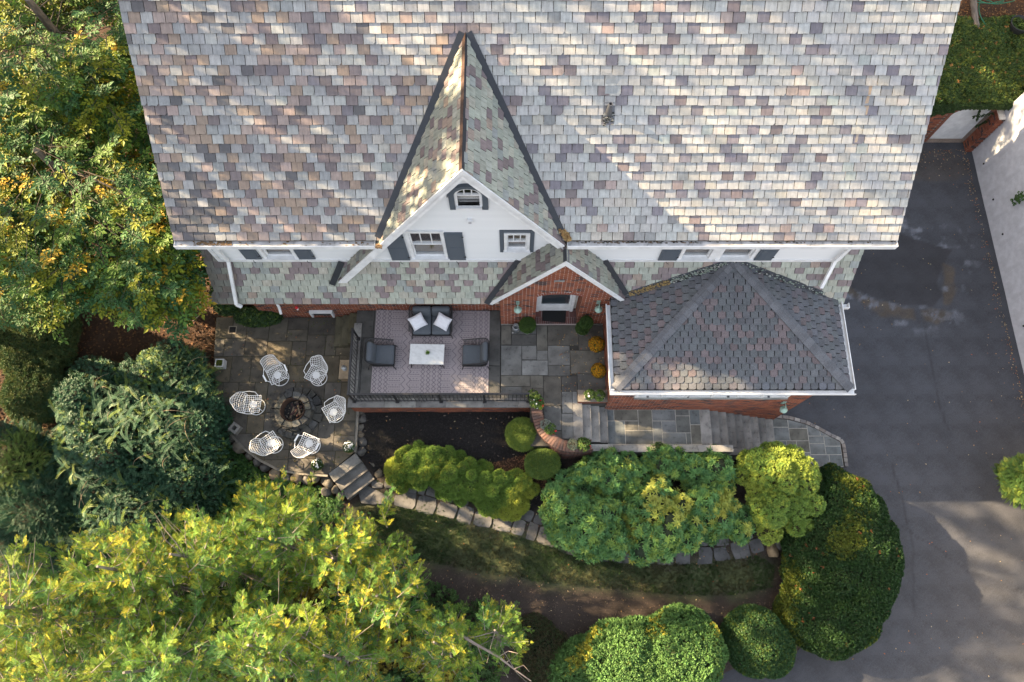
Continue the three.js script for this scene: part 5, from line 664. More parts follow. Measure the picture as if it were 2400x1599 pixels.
{ const pm = mat([0.66, 0.66, 0.7], { map: T.marble, roughness: 0.95 }), g = pillowGeo(0.46, 0.46, 0.17); for (const [x, a, l] of [[-2.86, 0.3, 'white patterned throw pillow on the sofa end nearer the railing'], [-2.1, -0.32, 'white patterned throw pillow on the sofa end nearer the entrance']]) { const p = mesh('throw_pillow', g, pm, scene); p.rotation.order = 'YXZ'; p.rotation.set(-0.85, a, a > 0 ? 0.22 : -0.22); p.position.set(x, 0.585, -7.42); tag(p, l, 'pillow', 'pillows on the sofa'); } }
{ // marble-topped coffee table
  const t = group('coffee_table', scene, [-2.56, 0.018, -6.44]); tag(t, 'low rectangular marble-topped coffee table in the middle of the rug', 'table'); t.rotation.y = -0.02;
  mesh('tabletop', new Geo([1, 1, 1]).box(-0.515, 0.385, -0.315, 0.515, 0.415, 0.315), mat([0.62, 0.63, 0.63], { map: T.marble, roughness: 0.35 }), t);
  for (const [x, z] of [[-1, -1], [1, -1], [-1, 1], [1, 1]]) mesh('leg', new Geo().tube([V(x * 0.45, 0.385, z * 0.27), V(x * 0.47, 0.2, z * 0.285), V(x * 0.5, 0, z * 0.31)], 0.014, 6), rope, t); mesh('frame', new Geo().box(-0.47, 0.36, -0.29, 0.47, 0.384, -0.27).box(-0.47, 0.36, 0.27, 0.47, 0.384, 0.29).box(-0.47, 0.36, -0.269, -0.45, 0.384, 0.269).box(0.45, 0.36, -0.269, 0.47, 0.384, 0.269), rope, t);
  for (const s of [-1, 1]) mesh('scroll_brace', new Geo().tube([V(s * 0.46, 0.12, 0.3), V(s * 0.38, 0.3, 0.29), V(s * 0.2, 0.36, 0.285)], 0.009, 5), rope, t);
  const p = group('succulent', scene, [-2.53, 0.433, -6.46]); tag(p, 'small spiky green succulent on the marble coffee table', 'plant'); mesh('pot', new THREE.LatheGeometry([[0.001, 0], [0.05, 0], [0.065, 0.07], [0.058, 0.07], [0.05, 0.055], [0.001, 0.055]].map(([a, b]) => new THREE.Vector2(a, b)), 14), mat([0.5, 0.5, 0.48]), p);
  const g = new Geo([0.12, 0.22, 0.03]), r = rngOf(311); for (let i = 0; i < 34; i++) { const a = i * 2.4, e = 0.25 + 1.1 * (i / 34), l = 0.1 + 0.02 * r(), d = V(Math.cos(a) * Math.cos(e), Math.sin(e), Math.sin(a) * Math.cos(e)), s = V(-Math.sin(a), 0, Math.cos(a)).multiplyScalar(0.012), c = V(0, 0.06, 0); g.col = jit([0.13, 0.23, 0.03], 0.4, r); g.poly([c.clone().sub(s), c.clone().add(s), c.clone().addScaledVector(d, l)]); } mesh('leaves', g, vc({ side: THREE.DoubleSide }), p);
}
{ const d = mesh('doormat', new Geo().box(-0.36, 0, -0.21, 0.36, 0.018, 0.21), M.rubber, scene); d.position.set(1.31, 0.134, -7.79); d.rotation.y = -0.1; tag(d, 'black doormat lying askew on the brick threshold', 'doormat'); }
const zinc = mat([0.42, 0.44, 0.45], { metalness: 0.7, roughness: 0.42, map: T.soft });
{ const w = group('watering_can', scene, [0.12, 0.004, -7.38]); tag(w, 'galvanised watering can beside the potted boxwood', 'watering can'); mesh('body', new THREE.LatheGeometry([[0.001, 0.01], [0.13, 0.01], [0.13, 0.2], [0.1, 0.26], [0.085, 0.27], [0.085, 0.25], [0.001, 0.1]].map(([a, b]) => new THREE.Vector2(a, b)), 20), zinc, w); mesh('handle', new Geo().tube([V(-0.09, 0.27, 0), V(-0.05, 0.33, 0), V(0.05, 0.33, 0), V(0.09, 0.27, 0)], 0.012, 6), zinc, w); mesh('spout', new Geo().tube([V(-0.04, 0.08, 0.1), V(-0.08, 0.2, 0.18), V(-0.1, 0.26, 0.2)], (t) => 0.022 - 0.008 * t, 7), zinc, w); }
// wire swivel chairs round the fire pit
const wireM = mat([0.8, 0.8, 0.8], { roughness: 0.4 });
function wireChair(round) {
  const o = group('wire_chair'), W = 0.56, seatD = 0.5; const R = 0.0062;
  const seat = (u, v) => V(u * W / 2 * (1 - 0.08 * v), 0.4 + 0.05 * u * u - 0.05 * Math.sin(v * Math.PI) * 0.6 + 0.03 * v, seatD / 2 - v * seatD);            // v: front 0 to back 1
  const back = (u, v) => { const k = round ? Math.sqrt(Math.max(0, 1 - 0.72 * v ** 4)) * (1 + 0.12 * Math.sin(v * 3.1)) : 1 - 0.12 * v; return V(u * W / 2 * (round ? k * 1.06 : 0.95 * k), 0.43 + 0.46 * v, -seatD / 2 - 0.05 - 0.26 * v + 0.10 * u * u); };
  const grid = (f, nu, nv, g) => { for (let i = 0; i <= nu; i++) g.tube([...Array(9)].map((_, k) => f(i / nu * 2 - 1, k / 8)), i === 0 || i === nu ? R * 1.7 : R, 5); for (let j = 0; j <= nv; j++) g.tube([...Array(9)].map((_, k) => f(k / 4 - 1, j / nv)), j === 0 || j === nv ? R * 1.7 : R, 5); };
  const a = new Geo(); grid(seat, 9, 8, a); mesh('seat_grid', a, wireM, o); const b = new Geo(); grid(back, 11, 6, b); mesh('back_grid', b, wireM, o);
  mesh('arm', new Geo().tube([seat(-1, 0.2), V(-0.36, 0.56, 0.08), V(-0.37, 0.6, -0.1), back(-1, 0.45)], 0.011, 6), wireM, o); mesh('arm', new Geo().tube([seat(1, 0.2), V(0.36, 0.56, 0.08), V(0.37, 0.6, -0.1), back(1, 0.45)], 0.011, 6), wireM, o);
  if (!round) for (const s of [-1, 1]) mesh('arm_pad', new Geo().bar(V(s * 0.36, 0.585, 0.12), V(s * 0.37, 0.61, -0.12), 0.05, 0.02), wireM, o);
  mesh('base_ring', new Geo().tube([...Array(28)].map((_, i) => V(0.27 * Math.cos(i / 28 * 6.2832), 0.014, 0.27 * Math.sin(i / 28 * 6.2832))), 0.013, 6, true), wireM, o);
  for (let i = 0; i < 4; i++) { const q = i * Math.PI / 2 + 0.6; mesh('strut', new Geo().tube([V(0.27 * Math.cos(q), 0.014, 0.27 * Math.sin(q)), V(0.06 * Math.cos(q), 0.12, 0.06 * Math.sin(q)), V(0.03 * Math.cos(q), 0.26, 0.03 * Math.sin(q))], 0.011, 6), wireM, o); }
  mesh('swivel_plate', new THREE.CylinderGeometry(0.12, 0.12, 0.02, 20).translate(0, 0.34, 0), wireM, o); mesh('spring', new THREE.CylinderGeometry(0.05, 0.06, 0.1, 12).translate(0, 0.28, 0), wireM, o);
  return o;
}
{
  const A = wireChair(true), B = wireChair(false), list = [[-7.22, -5.98, B, -0.5, 'white wire chair with flat back at the fire pit, nearest the potted square planter side'], [-6.03, -5.98, A, 0.45, 'round-backed white wire chair by the lantern pedestal'], [-7.86, -5.06, A, -1.55, 'round-backed white wire chair at the edge of the dark shrub'], [-5.41, -4.82, A, 1.0, 'white wire chair nearest the mulch bed and railing corner'], [-7.19, -3.88, A, -2.2, 'round-backed white wire chair near the hollow stone block'], [-6.06, -3.86, B, -2.75, 'white wire chair with arm pads near the white potted flowers']];
  let usedA = false, usedB = false; for (const [x, z, src, yaw, label] of list) { let o; if (src === A && !usedA) { o = A; usedA = true; } else if (src === B && !usedB) { o = B; usedB = true; } else { o = src.clone(); o.name = numbered('wire_chair'); scene.add(o); } o.position.set(x, -0.597, z); o.scale.setScalar(0.94); o.rotation.y = -yaw; o.userData = { label, category: 'chair', group: 'white wire chairs round the fire pit' }; }
}
{ // fire pit: two rings of rough stone, rusty liner, ash and logs
  const f = group('fire_pit', scene, [-6.62, -0.6, -4.88]); tag(f, 'round dark stone fire pit with charred logs and rusty liner', 'fire pit'); const r = rngOf(321);
  const ring = (n, r0, r1, y0, y1, cols, name) => { let a = r() * 6; for (let i = 0; i < n; i++) { const da = 6.2832 / n * (0.8 + 0.4 * r()), b = a + da, g = new Geo(); g.uo = [r() * 5, r() * 5]; const m = a + da / 2, k = 3, P = [], Q = [], yy = y1 + (r() - 0.5) * 0.07, j = 0.07 * (r() - 0.5); for (let q = 0; q <= k; q++) { const t = lerp(a + 0.012, b - 0.012, q / k); P.push([Math.cos(t) * (r1 + j + 0.04 * (r() - 0.5)), Math.sin(t) * (r1 + j + 0.04 * (r() - 0.5))]); } for (let q = k; q >= 0; q--) { const t = lerp(a + 0.012, b - 0.012, q / k); P.push([Math.cos(t) * (r0 + j), Math.sin(t) * (r0 + j)]); } const c = [Math.cos(m) * (r0 + r1) / 2, Math.sin(m) * (r0 + r1) / 2]; const top = P.map(([x, z]) => V((x - c[0]) * 0.95, yy, (z - c[1]) * 0.95)).reverse(), bot = P.map(([x, z]) => V(x - c[0], y0, z - c[1])).reverse(); const T2 = (arr) => arr; const N = top.length; for (let q = 0; q < k; q++) { const i0 = N - 1 - q, i1 = N - 2 - q; g.poly([top[i1], top[i0], top[q], top[q + 1]].reverse()); } for (let q = 0; q < N; q++) { const w = (q + 1) % N; g.poly([top[w], top[q], bot[q], bot[w]]); } mesh(name, g, cols[Math.floor(r() * cols.length)], f).position.set(c[0], 0, c[1]); a = b; } };
  const dk = paveMats('pit', [[0.05, 0.05, 0.05], [0.07, 0.067, 0.058], [0.04, 0.04, 0.04], [0.09, 0.09, 0.088]], { bumpScale: 0.02 });
  ring(17, 0.5, 0.8, 0.0, 0.1, dk, 'ring_stone'); ring(15, 0.36, 0.6, 0.0, 0.3, dk, 'ring_stone'); ring(12, 0.37, 0.56, 0.3, 0.47, dk, 'ring_stone'); for (let i = 0; i < 9; i++) { const a = -0.9 + i * 0.22, o = mesh('ring_stone', boulders[i % 5], dk[i % 4], f); o.scale.set(0.12, 0.05, 0.08); o.position.set(0.62 * Math.cos(a + 1.6) * 1.05, 0.06, 0.66 * Math.sin(a + 1.6) * 1.15); o.rotation.y = -a; }
  mesh('liner', new THREE.LatheGeometry([[0.355, 0.02], [0.37, 0.48], [0.345, 0.48], [0.335, 0.02]].map(([a, b]) => new THREE.Vector2(a, b)), 28), mat([0.085, 0.045, 0.028], { roughness: 0.95, map: T.soft }), f);
  mesh('ash_bed', new THREE.CylinderGeometry(0.34, 0.34, 0.1, 24).translate(0, 0.12, 0), mat([0.03, 0.027, 0.026], { map: T.grit, roughness: 1 }), f);
  for (let i = 0; i < 9; i++) { const a = r() * 3.14, l = 0.12 + 0.12 * r(), c = V((r() - 0.5) * 0.28, 0.19 + 0.09 * r(), (r() - 0.5) * 0.28), d = V(Math.cos(a) * l, (r() - 0.5) * 0.1, Math.sin(a) * l); mesh('log', new Geo().tube([c.clone().sub(d), c, c.clone().add(d)], 0.028 + 0.018 * r(), 7), mat(i > 5 ? [0.2, 0.15, 0.1] : [0.03 + 0.03 * r(), 0.028, 0.026], { map: T.bark, roughness: 1 }), f); }
  const g = new Geo(); for (let i = 0; i < 260; i++) { const a = r() * 6.28, d = 0.3 * Math.sqrt(r()); g.col = jit(r() < 0.35 ? [0.16, 0.13, 0.1] : [0.02, 0.02, 0.02], 0.4, r); g.obox(V(d * Math.cos(a), 0.18 + r() * 0.05, d * Math.sin(a)), V(0.008 + r() * 0.012, 0.004, 0), V(0, 0.006, 0), V(0, 0.003, 0.008 + r() * 0.01)); } mesh('charcoal', g, M.litter, f).userData.kind = 'stuff';
}
{ const g = group('drain_grate', scene, [-8.92, -0.592, -7.57]); tag(g, 'square metal drain grate set in the patio', 'drain'); const f = new Geo(); f.box(-0.13, 0, -0.13, 0.13, 0.012, -0.1).box(-0.13, 0, 0.1, 0.13, 0.012, 0.13).box(-0.13, 0, -0.1, -0.1, 0.012, 0.1).box(0.1, 0, -0.1, 0.13, 0.012, 0.1); mesh('frame', f, mat([0.2, 0.17, 0.13], { roughness: 0.9 }), g); mesh('pit', new Geo().box(-0.1, 0.001, -0.1, 0.1, 0.004, 0.1), M.black, g); for (let i = 0; i < 5; i++) mesh('bar', new Geo().box(-0.1, 0.004, -0.085 + i * 0.0425 - 0.006, 0.1, 0.01, -0.085 + i * 0.0425 + 0.006), M.rubber, g); }
{ const b = group('hollow_block', scene, [-8.4, -0.59, -4.36]); tag(b, 'hollow square stone block on the patio rim', 'block'); b.rotation.y = -0.6; const m = paveMats('hblock', [[0.2, 0.19, 0.175]])[0]; mesh('side', new Geo().box(-0.14, 0, -0.14, 0.14, 0.2, -0.065), m, b); mesh('side', new Geo().box(-0.14, 0, 0.065, 0.14, 0.2, 0.14), m, b); mesh('side', new Geo().box(-0.14, 0, -0.0648, -0.065, 0.2, 0.0648), m, b); mesh('side', new Geo().box(0.065, 0, -0.0648, 0.14, 0.2, 0.0648), m, b); }
{ const p = group('lantern_pedestal', scene, [-5.17, -0.6, -6.15]); tag(p, 'sunlit tan stone pedestal by the railing', 'pedestal'); const m = paveMats('ped', [[0.33, 0.25, 0.16]])[0]; mesh('plinth', new Geo().box(-0.13, 0, -0.28, 0.13, 0.34, 0.28), m, p); mesh('cap', new Geo().box(-0.15, 0.342, -0.3, 0.15, 0.4, 0.3), m, p);
  const l = group('pedestal_lantern', scene, [-5.15, -0.198, -6.16]); tag(l, 'small round metal and glass lantern standing on the tan pedestal', 'lantern'); mesh('base', new THREE.CylinderGeometry(0.07, 0.075, 0.03, 14).translate(0, 0.015, 0), zinc, l); mesh('glass', new THREE.CylinderGeometry(0.06, 0.06, 0.14, 14, 1, true).translate(0, 0.1, 0), M.glass, l); mesh('cap', new THREE.LatheGeometry([[0.001, 0.24], [0.02, 0.23], [0.03, 0.2], [0.075, 0.18], [0.07, 0.17], [0.001, 0.17]].map(([a, b]) => new THREE.Vector2(a, b)), 14), zinc, l); }
// white-painted retaining wall on the far side of the drive, and the brick bay with the arched door
{
  const w = group('white_retaining_wall'); tag(w, 'tall white painted retaining wall along the driveway', 'wall');
  const g = new THREE.BoxGeometry(0.3, 4.0, 21.4, 1, 8, 60); const P = g.attributes.position, U = g.attributes.uv; for (let i = 0; i < P.count; i++) { if (P.getX(i) < 0) P.setX(i, P.getX(i) + 0.03 * (fbm(P.getZ(i) * 0.8, P.getY(i) * 0.8, 331, 3) - 0.5)); U.setXY(i, P.getZ(i), P.getY(i)); } g.computeVertexNormals(); const o = mesh('wall_face', g, mat([0.60, 0.61, 0.65], { map: T.soft, bumpMap: T.stone, bumpScale: 0.01, roughness: 0.8 }), w); o.position.set(17.36, -0.25, -4.85);
  const r = rngOf(333), d = new Geo(); for (const [y, z] of [[-1.75, -14.4], [-1.7, -12.9], [-1.65, -11.5], [-1.2, -9.2], [-1.7, -8.1]]) { d.col = [0.01, 0.01, 0.01]; d.add(new THREE.CylinderGeometry(0.035, 0.035, 0.03, 10), new THREE.Matrix4().makeRotationZ(Math.PI / 2).setPosition(17.205, y, z)); } mesh('weep_hole', d, M.litter, w);
  mesh('coping', new Geo().box(17.15, 1.751, -15.55, 17.55, 1.83, 5.85), M.sill, w);
  tag(mesh('bank', new Geo().box(17.52, -2.5, -15.5, 40, 1.7, 24), mat([0.05, 0.06, 0.025], { map: T.grit, roughness: 1 }), scene), 'raised bank behind the white wall', null, null, 'structure');
}
{
  const b = group('brick_bay'); tag(b, 'ivy-covered brick wall with a white arched door at the head of the driveway', 'wall'); const z = -15.62, x0 = 15.55, x1 = 16.95, ys = -0.5, top = -0.12;
  const s = new THREE.Shape(); s.moveTo(9.3, -2.4); s.lineTo(17.2, -2.4); s.lineTo(17.2, 0.12); s.lineTo(9.3, 0.12); s.closePath(); const h = new THREE.Path(), mx = (x0 + x1) / 2, hw = (x1 - x0) / 2; h.moveTo(x0, -2.3); h.lineTo(x0, ys); for (let i = 0; i <= 12; i++) { const a = Math.PI * (1 - i / 12); h.lineTo(mx + hw * Math.cos(a), ys + (top - ys) * Math.sin(a)); } h.lineTo(x1, -2.3); h.closePath(); s.holes.push(h);
  const g = new THREE.ExtrudeGeometry(s, { depth: 0.3, bevelEnabled: false }); g.translate(0, 0, z - 0.3); mesh('mortar', g, mat([0.3, 0.24, 0.2], { map: T.grit, roughness: 1 }), b);
  const inside = (x, y, k) => x > x0 - k && x < x1 + k && y < ys + (top - ys + k) * Math.sqrt(Math.max(0, 1 - ((x - mx) / (hw + k)) ** 2));
  bricks({ O: V(9.3, 0, z), u: XP, n: ZP, width: 7.9, y0: -2.2, y1: 0.1, seed: 341, parent: b, mask: (c, y) => !inside(9.3 + c, y, 0.13) }); const am = mat([0.25, 0.1, 0.065], { map: T.grit, roughness: 0.95 });
  for (let i = 0; i < 17; i++) { const a = Math.PI * (1 - (i + 0.5) / 17), o = mesh('arch_brick', new Geo().obox(V(0, 0.06, 0), V(0.042, 0, 0), V(0, 0.06, 0), V(0, 0, 0.03)), am, b); o.position.set(mx + hw * Math.cos(a), ys + (top - ys) * Math.sin(a), z); o.rotation.z = Math.atan2((top - ys) * Math.cos(a) * -1, hw * Math.sin(a)) * 0.9; }
  for (const x of [x0 - 0.055, x1 + 0.055]) for (let y = -2.16; y < ys; y += 0.075) mesh('jamb_brick', new Geo().box(-0.052, 0, -0.02, 0.052, 0.066, 0.022), am, b).position.set(x, y, z);
  const d = group('arched_door', b); const ds = new THREE.Shape(); ds.moveTo(x0, -2.2); ds.lineTo(x0, ys); for (let i = 0; i <= 12; i++) { const a = Math.PI * (1 - i / 12); ds.lineTo(mx + hw * Math.cos(a), ys + (top - ys) * Math.sin(a)); } ds.lineTo(x1, -2.2); ds.closePath(); const dg = new THREE.ExtrudeGeometry(ds, { depth: 0.05, bevelEnabled: false }); dg.translate(0, 0, z - 0.2); mesh('door_leaf', dg, M.white, d); for (let i = 1; i < 4; i++) mesh('batten', new Geo().box(x0 + 0.02, -2.2 + i * 0.48, z - 0.148, x1 - 0.02, -2.2 + i * 0.48 + 0.012, z - 0.142), M.white, d);
  // brick return along the foot of the white wall
  mesh('return_pier', new Geo().box(16.97, -2.3, z + 0.025, 17.19, -0.2, -15.2), M.mortar, b); bricks({ O: V(16.96, 0, -15.2), u: ZN, n: XN, width: 0.42, y0: -2.2, y1: -0.2, seed: 342, parent: b }); bricks({ O: V(16.97, 0, -15.19), u: XP, n: ZP, width: 0.22, y0: -2.2, y1: -0.2, seed: 343, parent: b });
  // hillside above
  const P = [], U = [], I = []; for (let j = 0; j <= 20; j++) for (let i = 0; i <= 24; i++) { const x = 9.3 + i * 0.75, zz = -15.7 - j * 0.9; P.push(x, 0.02 + Math.min(4, j * 0.28) + 0.15 * fbm(x, zz, 345, 3), zz); U.push(x, zz); } for (let j = 0; j < 20; j++) for (let i = 0; i < 24; i++) { const a = j * 25 + i; I.push(a, a + 1, a + 25, a + 1, a + 26, a + 25); } const hg = new THREE.BufferGeometry(); hg.setAttribute('position', new THREE.Float32BufferAttribute(P, 3)); hg.setAttribute('uv', new THREE.Float32BufferAttribute(U, 2)); hg.setIndex(I); hg.computeVertexNormals(); tag(mesh('hillside', hg, mat([0.11, 0.055, 0.028], { map: T.grit, bumpMap: T.grit, bumpScale: 0.02, roughness: 1, side: THREE.DoubleSide }), scene), 'leaf-strewn bank above the arched door', null, null, 'structure');
}
{ // garden hose in loose coils on the bank, a dark tub, a leaning log, a thin cane
  const r = rngOf(351), p = []; for (let i = 0; i < 90; i++) { const a = i * 0.33, R = 0.34 + 0.2 * Math.sin(i * 0.21) + 0.1 * r(); p.push(V(16.55 + R * Math.cos(a) * 1.25 + (i < 12 ? -0.3 + i * 0.02 : 0), 1.42 + 0.012 * (i % 7), -19.05 + R * Math.sin(a) * 0.8)); } for (const q of [[16.0, 1.35, -18.7], [16.1, 1.2, -18.2], [16.5, 1.05, -17.9], [16.9, 1.0, -17.8]]) p.push(V(...q));
  tag(mesh('garden_hose', new Geo().tube(S(p).getPoints(320), 0.016, 6), mat([0.01, 0.12, 0.06], { roughness: 0.45 }), scene), 'coiled green garden hose on the leaf-strewn bank', 'hose');
  const t = group('dark_tub', scene, [17.35, 0.95, -18.0]); tag(t, 'dark round plastic tub at the edge of the bank', 'tub'); mesh('tub', new THREE.LatheGeometry([[0.001, 0], [0.26, 0], [0.33, 0.32], [0.31, 0.32], [0.25, 0.03], [0.001, 0.03]].map(([a, b]) => new THREE.Vector2(a, b)), 22), mat([0.035, 0.033, 0.035], { roughness: 0.6 }), t); mesh('rim', new THREE.TorusGeometry(0.33, 0.014, 6, 24).rotateX(Math.PI / 2).translate(0, 0.32, 0), M.black, t);
  tag(mesh('tree_trunk', new Geo().tube([V(15.75, 1.75, -19.6), V(15.75, 1.5, -18.9), V(15.9, 1.15, -18.2), V(16.1, 0.9, -17.6)], (q) => 0.11 - 0.02 * q, 9), mat([0.2, 0.16, 0.13], { map: T.bark, bumpMap: T.bark, bumpScale: 0.02, roughness: 1 }), scene), 'pale grey fallen tree trunk on the bank beside the roof edge', 'log');
  tag(mesh('garden_cane', new Geo().tube([V(-9.9, -0.72, -8.35), V(-10.35, -0.1, -7.3)], 0.012, 5), mat([0.4, 0.33, 0.24]), scene), 'thin pale cane leaning by the patio corner', 'cane');
  const o = group('red_feeder', scene, [-6.55, 0.6, -7.85]); tag(o, 'small red and white bottle hanging on the brick wall', 'feeder'); mesh('bottle', new THREE.LatheGeometry([[0.001, 0], [0.04, 0.01], [0.05, 0.06], [0.035, 0.12], [0.001, 0.14]].map(([a, b]) => new THREE.Vector2(a, b)), 12), mat([0.6, 0.02, 0.03], { roughness: 0.3 }), o); mesh('cap', new THREE.CylinderGeometry(0.03, 0.03, 0.03, 10).translate(0.02, 0.0, 0.03), wireM, o); mesh('hook', new Geo().tube([V(0, 0.14, 0), V(0, 0.2, -0.05), V(0, 0.18, -0.17)], 0.006, 5), M.black, o);
}
// ------------------------------------------------------------------ plants
const leafM = (o = {}) => mat([1, 1, 1], { roughness: 0.65, transmission: 0.35, thickness: 0, specularIntensity: 0.45, side: THREE.DoubleSide, ...o });
const LM = { soft: leafM({ roughness: 0.7 }), gloss: leafM({ roughness: 0.5, transmission: 0.28 }), tree: leafM({ roughness: 0.6, transmission: 0.45, specularIntensity: 0.3 }), petal: leafM({ roughness: 0.8, transmission: 0.25 }), needle: leafM({ roughness: 0.75, transmission: 0.25 }) };
function leaf(g, o, d, n, len, wid, fold = 0.15, droop = 0.1) {       // a folded blade with a bent tip
  const s = d.clone().cross(n).normalize(), m = o.clone().addScaledVector(d, len * 0.48).addScaledVector(n, -wid * fold), l = m.clone().addScaledVector(s, -wid / 2).addScaledVector(n, wid * fold * 2), r = m.clone().addScaledVector(s, wid / 2).addScaledVector(n, wid * fold * 2), t = o.clone().addScaledVector(d, len).addScaledVector(n, -len * droop);
  g.poly([o, r, m]); g.poly([o, m, l]); g.poly([m, r, t]); g.poly([m, t, l]);
}
const blade = (g, o, d, n, len, wid) => { const s = d.clone().cross(n).normalize().multiplyScalar(wid / 2), m = o.clone().addScaledVector(d, len * 0.45); g.poly([o, m.clone().add(s), o.clone().addScaledVector(d, len)]); g.poly([o, o.clone().addScaledVector(d, len), m.clone().sub(s)]); };
const rdir = (r) => { const z = r() * 2 - 1, a = r() * 6.2832, q = Math.sqrt(1 - z * z); return V(q * Math.cos(a), z, q * Math.sin(a)); };
const LG = {}, YU0 = V(0, 1, 0);
{ // leaf clusters, each about the origin, growing to +y
  let g = new Geo(), r = rngOf(401); for (let i = 0; i < 9; i++) { const d = rdir(r); d.y = Math.abs(d.y) * 0.8 + 0.15; d.normalize(); leaf(g, V(0, 0, 0).addScaledVector(rdir(r), 0.01), d, rdir(r), 0.038 + 0.014 * r(), 0.02, 0.12, 0.1); } LG.tuft = g.build();
  g = new Geo(); for (let k = 0; k < 2; k++) for (let i = 0; i < 7; i++) { const a = i / 7 * 6.2832 + k * 0.45 + 0.2 * r(), e = k ? 0.75 : 0.15, d = V(Math.cos(a) * Math.cos(e), Math.sin(e), Math.sin(a) * Math.cos(e)); leaf(g, V(0, k * 0.01, 0), d, V(0, 1, 0).addScaledVector(d, -d.y).normalize(), (k ? 0.075 : 0.105) * (0.85 + 0.3 * r()), k ? 0.024 : 0.032, 0.16, 0.18); } LG.rosette = g.build();
  g = new Geo(); for (let i = 0; i < 12; i++) { const a = i / 12 * 6.28 + r(), e = 0.2 + 0.9 * r(), d = V(Math.cos(a) * Math.cos(e), Math.sin(e), Math.sin(a) * Math.cos(e)); leaf(g, V(0, 0, 0), d, V(0, 1, 0), 0.055 + 0.02 * r(), 0.014, 0.1, 0.15); } LG.pieris = g.build();
  g = new Geo(); for (let i = 0; i < 13; i++) { const d = rdir(r); d.y = Math.abs(d.y) + 0.25; d.normalize(); blade(g, V(0, -0.01, 0), d, rdir(r), 0.035 + 0.025 * r(), 0.008); } LG.needle = g.build();
  // flat fan spray along +z, slightly drooping, side twigs with scale-leaf lobes
  g = new Geo(); { const lobe = (o, d, n, l, w) => leaf(g, o, d, n, l, w, 0.06, 0.12); for (let i = 0; i < 7; i++) { const t = i / 7, o = V(0, -0.03 * t * t, t * 0.2), L = 0.11 * (1 - 0.62 * t) + 0.012; for (const s of [-1, 1]) { const a = 0.85 - 0.2 * t, d = V(s * Math.sin(a), 0.05 * (r() - 0.3), Math.cos(a)).normalize(), n = V(-0.15 * s, 1, 0).normalize(); lobe(o, d, n, L, L * 0.3); if (t < 0.72) { const o2 = o.clone().addScaledVector(d, L * 0.45); lobe(o2, V(s * Math.sin(a - 0.6), 0, Math.cos(a - 0.6)), n, L * 0.55, L * 0.2); lobe(o2, V(s * Math.sin(a + 0.5), 0, Math.cos(a + 0.5)), n, L * 0.45, L * 0.18); } } } lobe(V(0, -0.03, 0.19), V(0, -0.1, 1).normalize(), V(0, 1, 0), 0.07, 0.022); } LG.spray = g.build();
  // compound leaf along +z with five broad leaflets
  g = new Geo(); for (const [t, sx, L, W] of [[0.05, 1, 0.10, 0.058], [0.065, -1, 0.105, 0.06], [0.14, 1, 0.135, 0.075], [0.15, -1, 0.13, 0.075], [0.2, 0, 0.165, 0.09]]) { const o = V(0, -0.02 * t, t); leaf(g, o, sx ? V(sx * 0.78, -0.06 + 0.16 * r(), 0.62).normalize() : V(0.05, -0.12, 1).normalize(), V(-sx * 0.16, 1, 0.1 * r()).normalize(), L, W, 0.1, 0.16); } LG.pinnate = g.build();
  // feathery conifer plume along +z: open side twigs, each a narrow blade with two lobes
  g = new Geo(); for (let i = 0; i < 7; i++) { const t = i / 7, o = V(0.02 * Math.sin(t * 4), 0.05 * t * t, t * 0.42), L = 0.2 * Math.pow(1 - t, 0.65) + 0.05; for (const sx of [-1, 1]) { const a = 0.9 - 0.3 * t + 0.25 * (r() - 0.5), n = V(-0.25 * sx, 1, 0.1 * r()).normalize(), d = V(sx * Math.sin(a), 0.15 * r(), Math.cos(a)).normalize(); leaf(g, o, d, n, L, 0.016, 0.12, 0.1); for (let w = 0; w < 6; w++) leaf(g, o.clone().addScaledVector(d, L * (0.2 + 0.12 * w)), d.clone().applyAxisAngle(n, (w % 2 ? 1 : -1) * 0.75), n.clone().addScaledVector(rdir(r), 0.3).normalize(), L * 0.36 * (1 - 0.08 * w), 0.013, 0.12, 0.1); } } leaf(g, V(0, 0.05, 0.4), V(0, 0.1, 1).normalize(), YU0, 0.12, 0.035); LG.plume = g.build();
  // arching wand of paired small leaves along +z
  g = new Geo(); for (let i = 0; i < 13; i++) { const t = i / 13, o = V(0, 0.07 * Math.sin(t * 2.6), t * 0.42); for (const s of [-1, 1]) leaf(g, o, V(s * 0.9, 0.12, 0.42).normalize(), V(0, 1, 0), 0.05 * (1 - 0.4 * t), 0.021, 0.1, 0.12); } LG.wand = g.build();
  g = new Geo(); for (let i = 0; i < 11; i++) { const t = i / 11, a = i * 2.4, d = V(Math.cos(a), 0.35 + 0.5 * t, Math.sin(a)).normalize(); leaf(g, V(0.02 * Math.sin(t * 3), t * 0.09, 0), d, V(0, 1, 0).addScaledVector(rdir(r), 0.25).normalize(), 0.05 + 0.012 * r(), 0.03, 0.1, 0.12); } LG.sprig = g.build();
  g = new Geo(); for (let i = 0; i < 8; i++) { const d = rdir(r); d.y = Math.abs(d.y) * 0.5; d.normalize(); leaf(g, V(0, 0, 0).addScaledVector(rdir(r), 0.03), d, V(0, 1, 0).addScaledVector(rdir(r), 0.35).normalize(), 0.075 + 0.02 * r(), 0.055, 0.08, 0.12); } LG.ivy = g.build();
  g = new Geo(); for (let i = 0; i < 16; i++) { const d = rdir(r); leaf(g, rdir(r).multiplyScalar(0.16 * r()), d, rdir(r), 0.17 + 0.06 * r(), 0.1, 0.1, 0.12); } LG.clump = g.build();
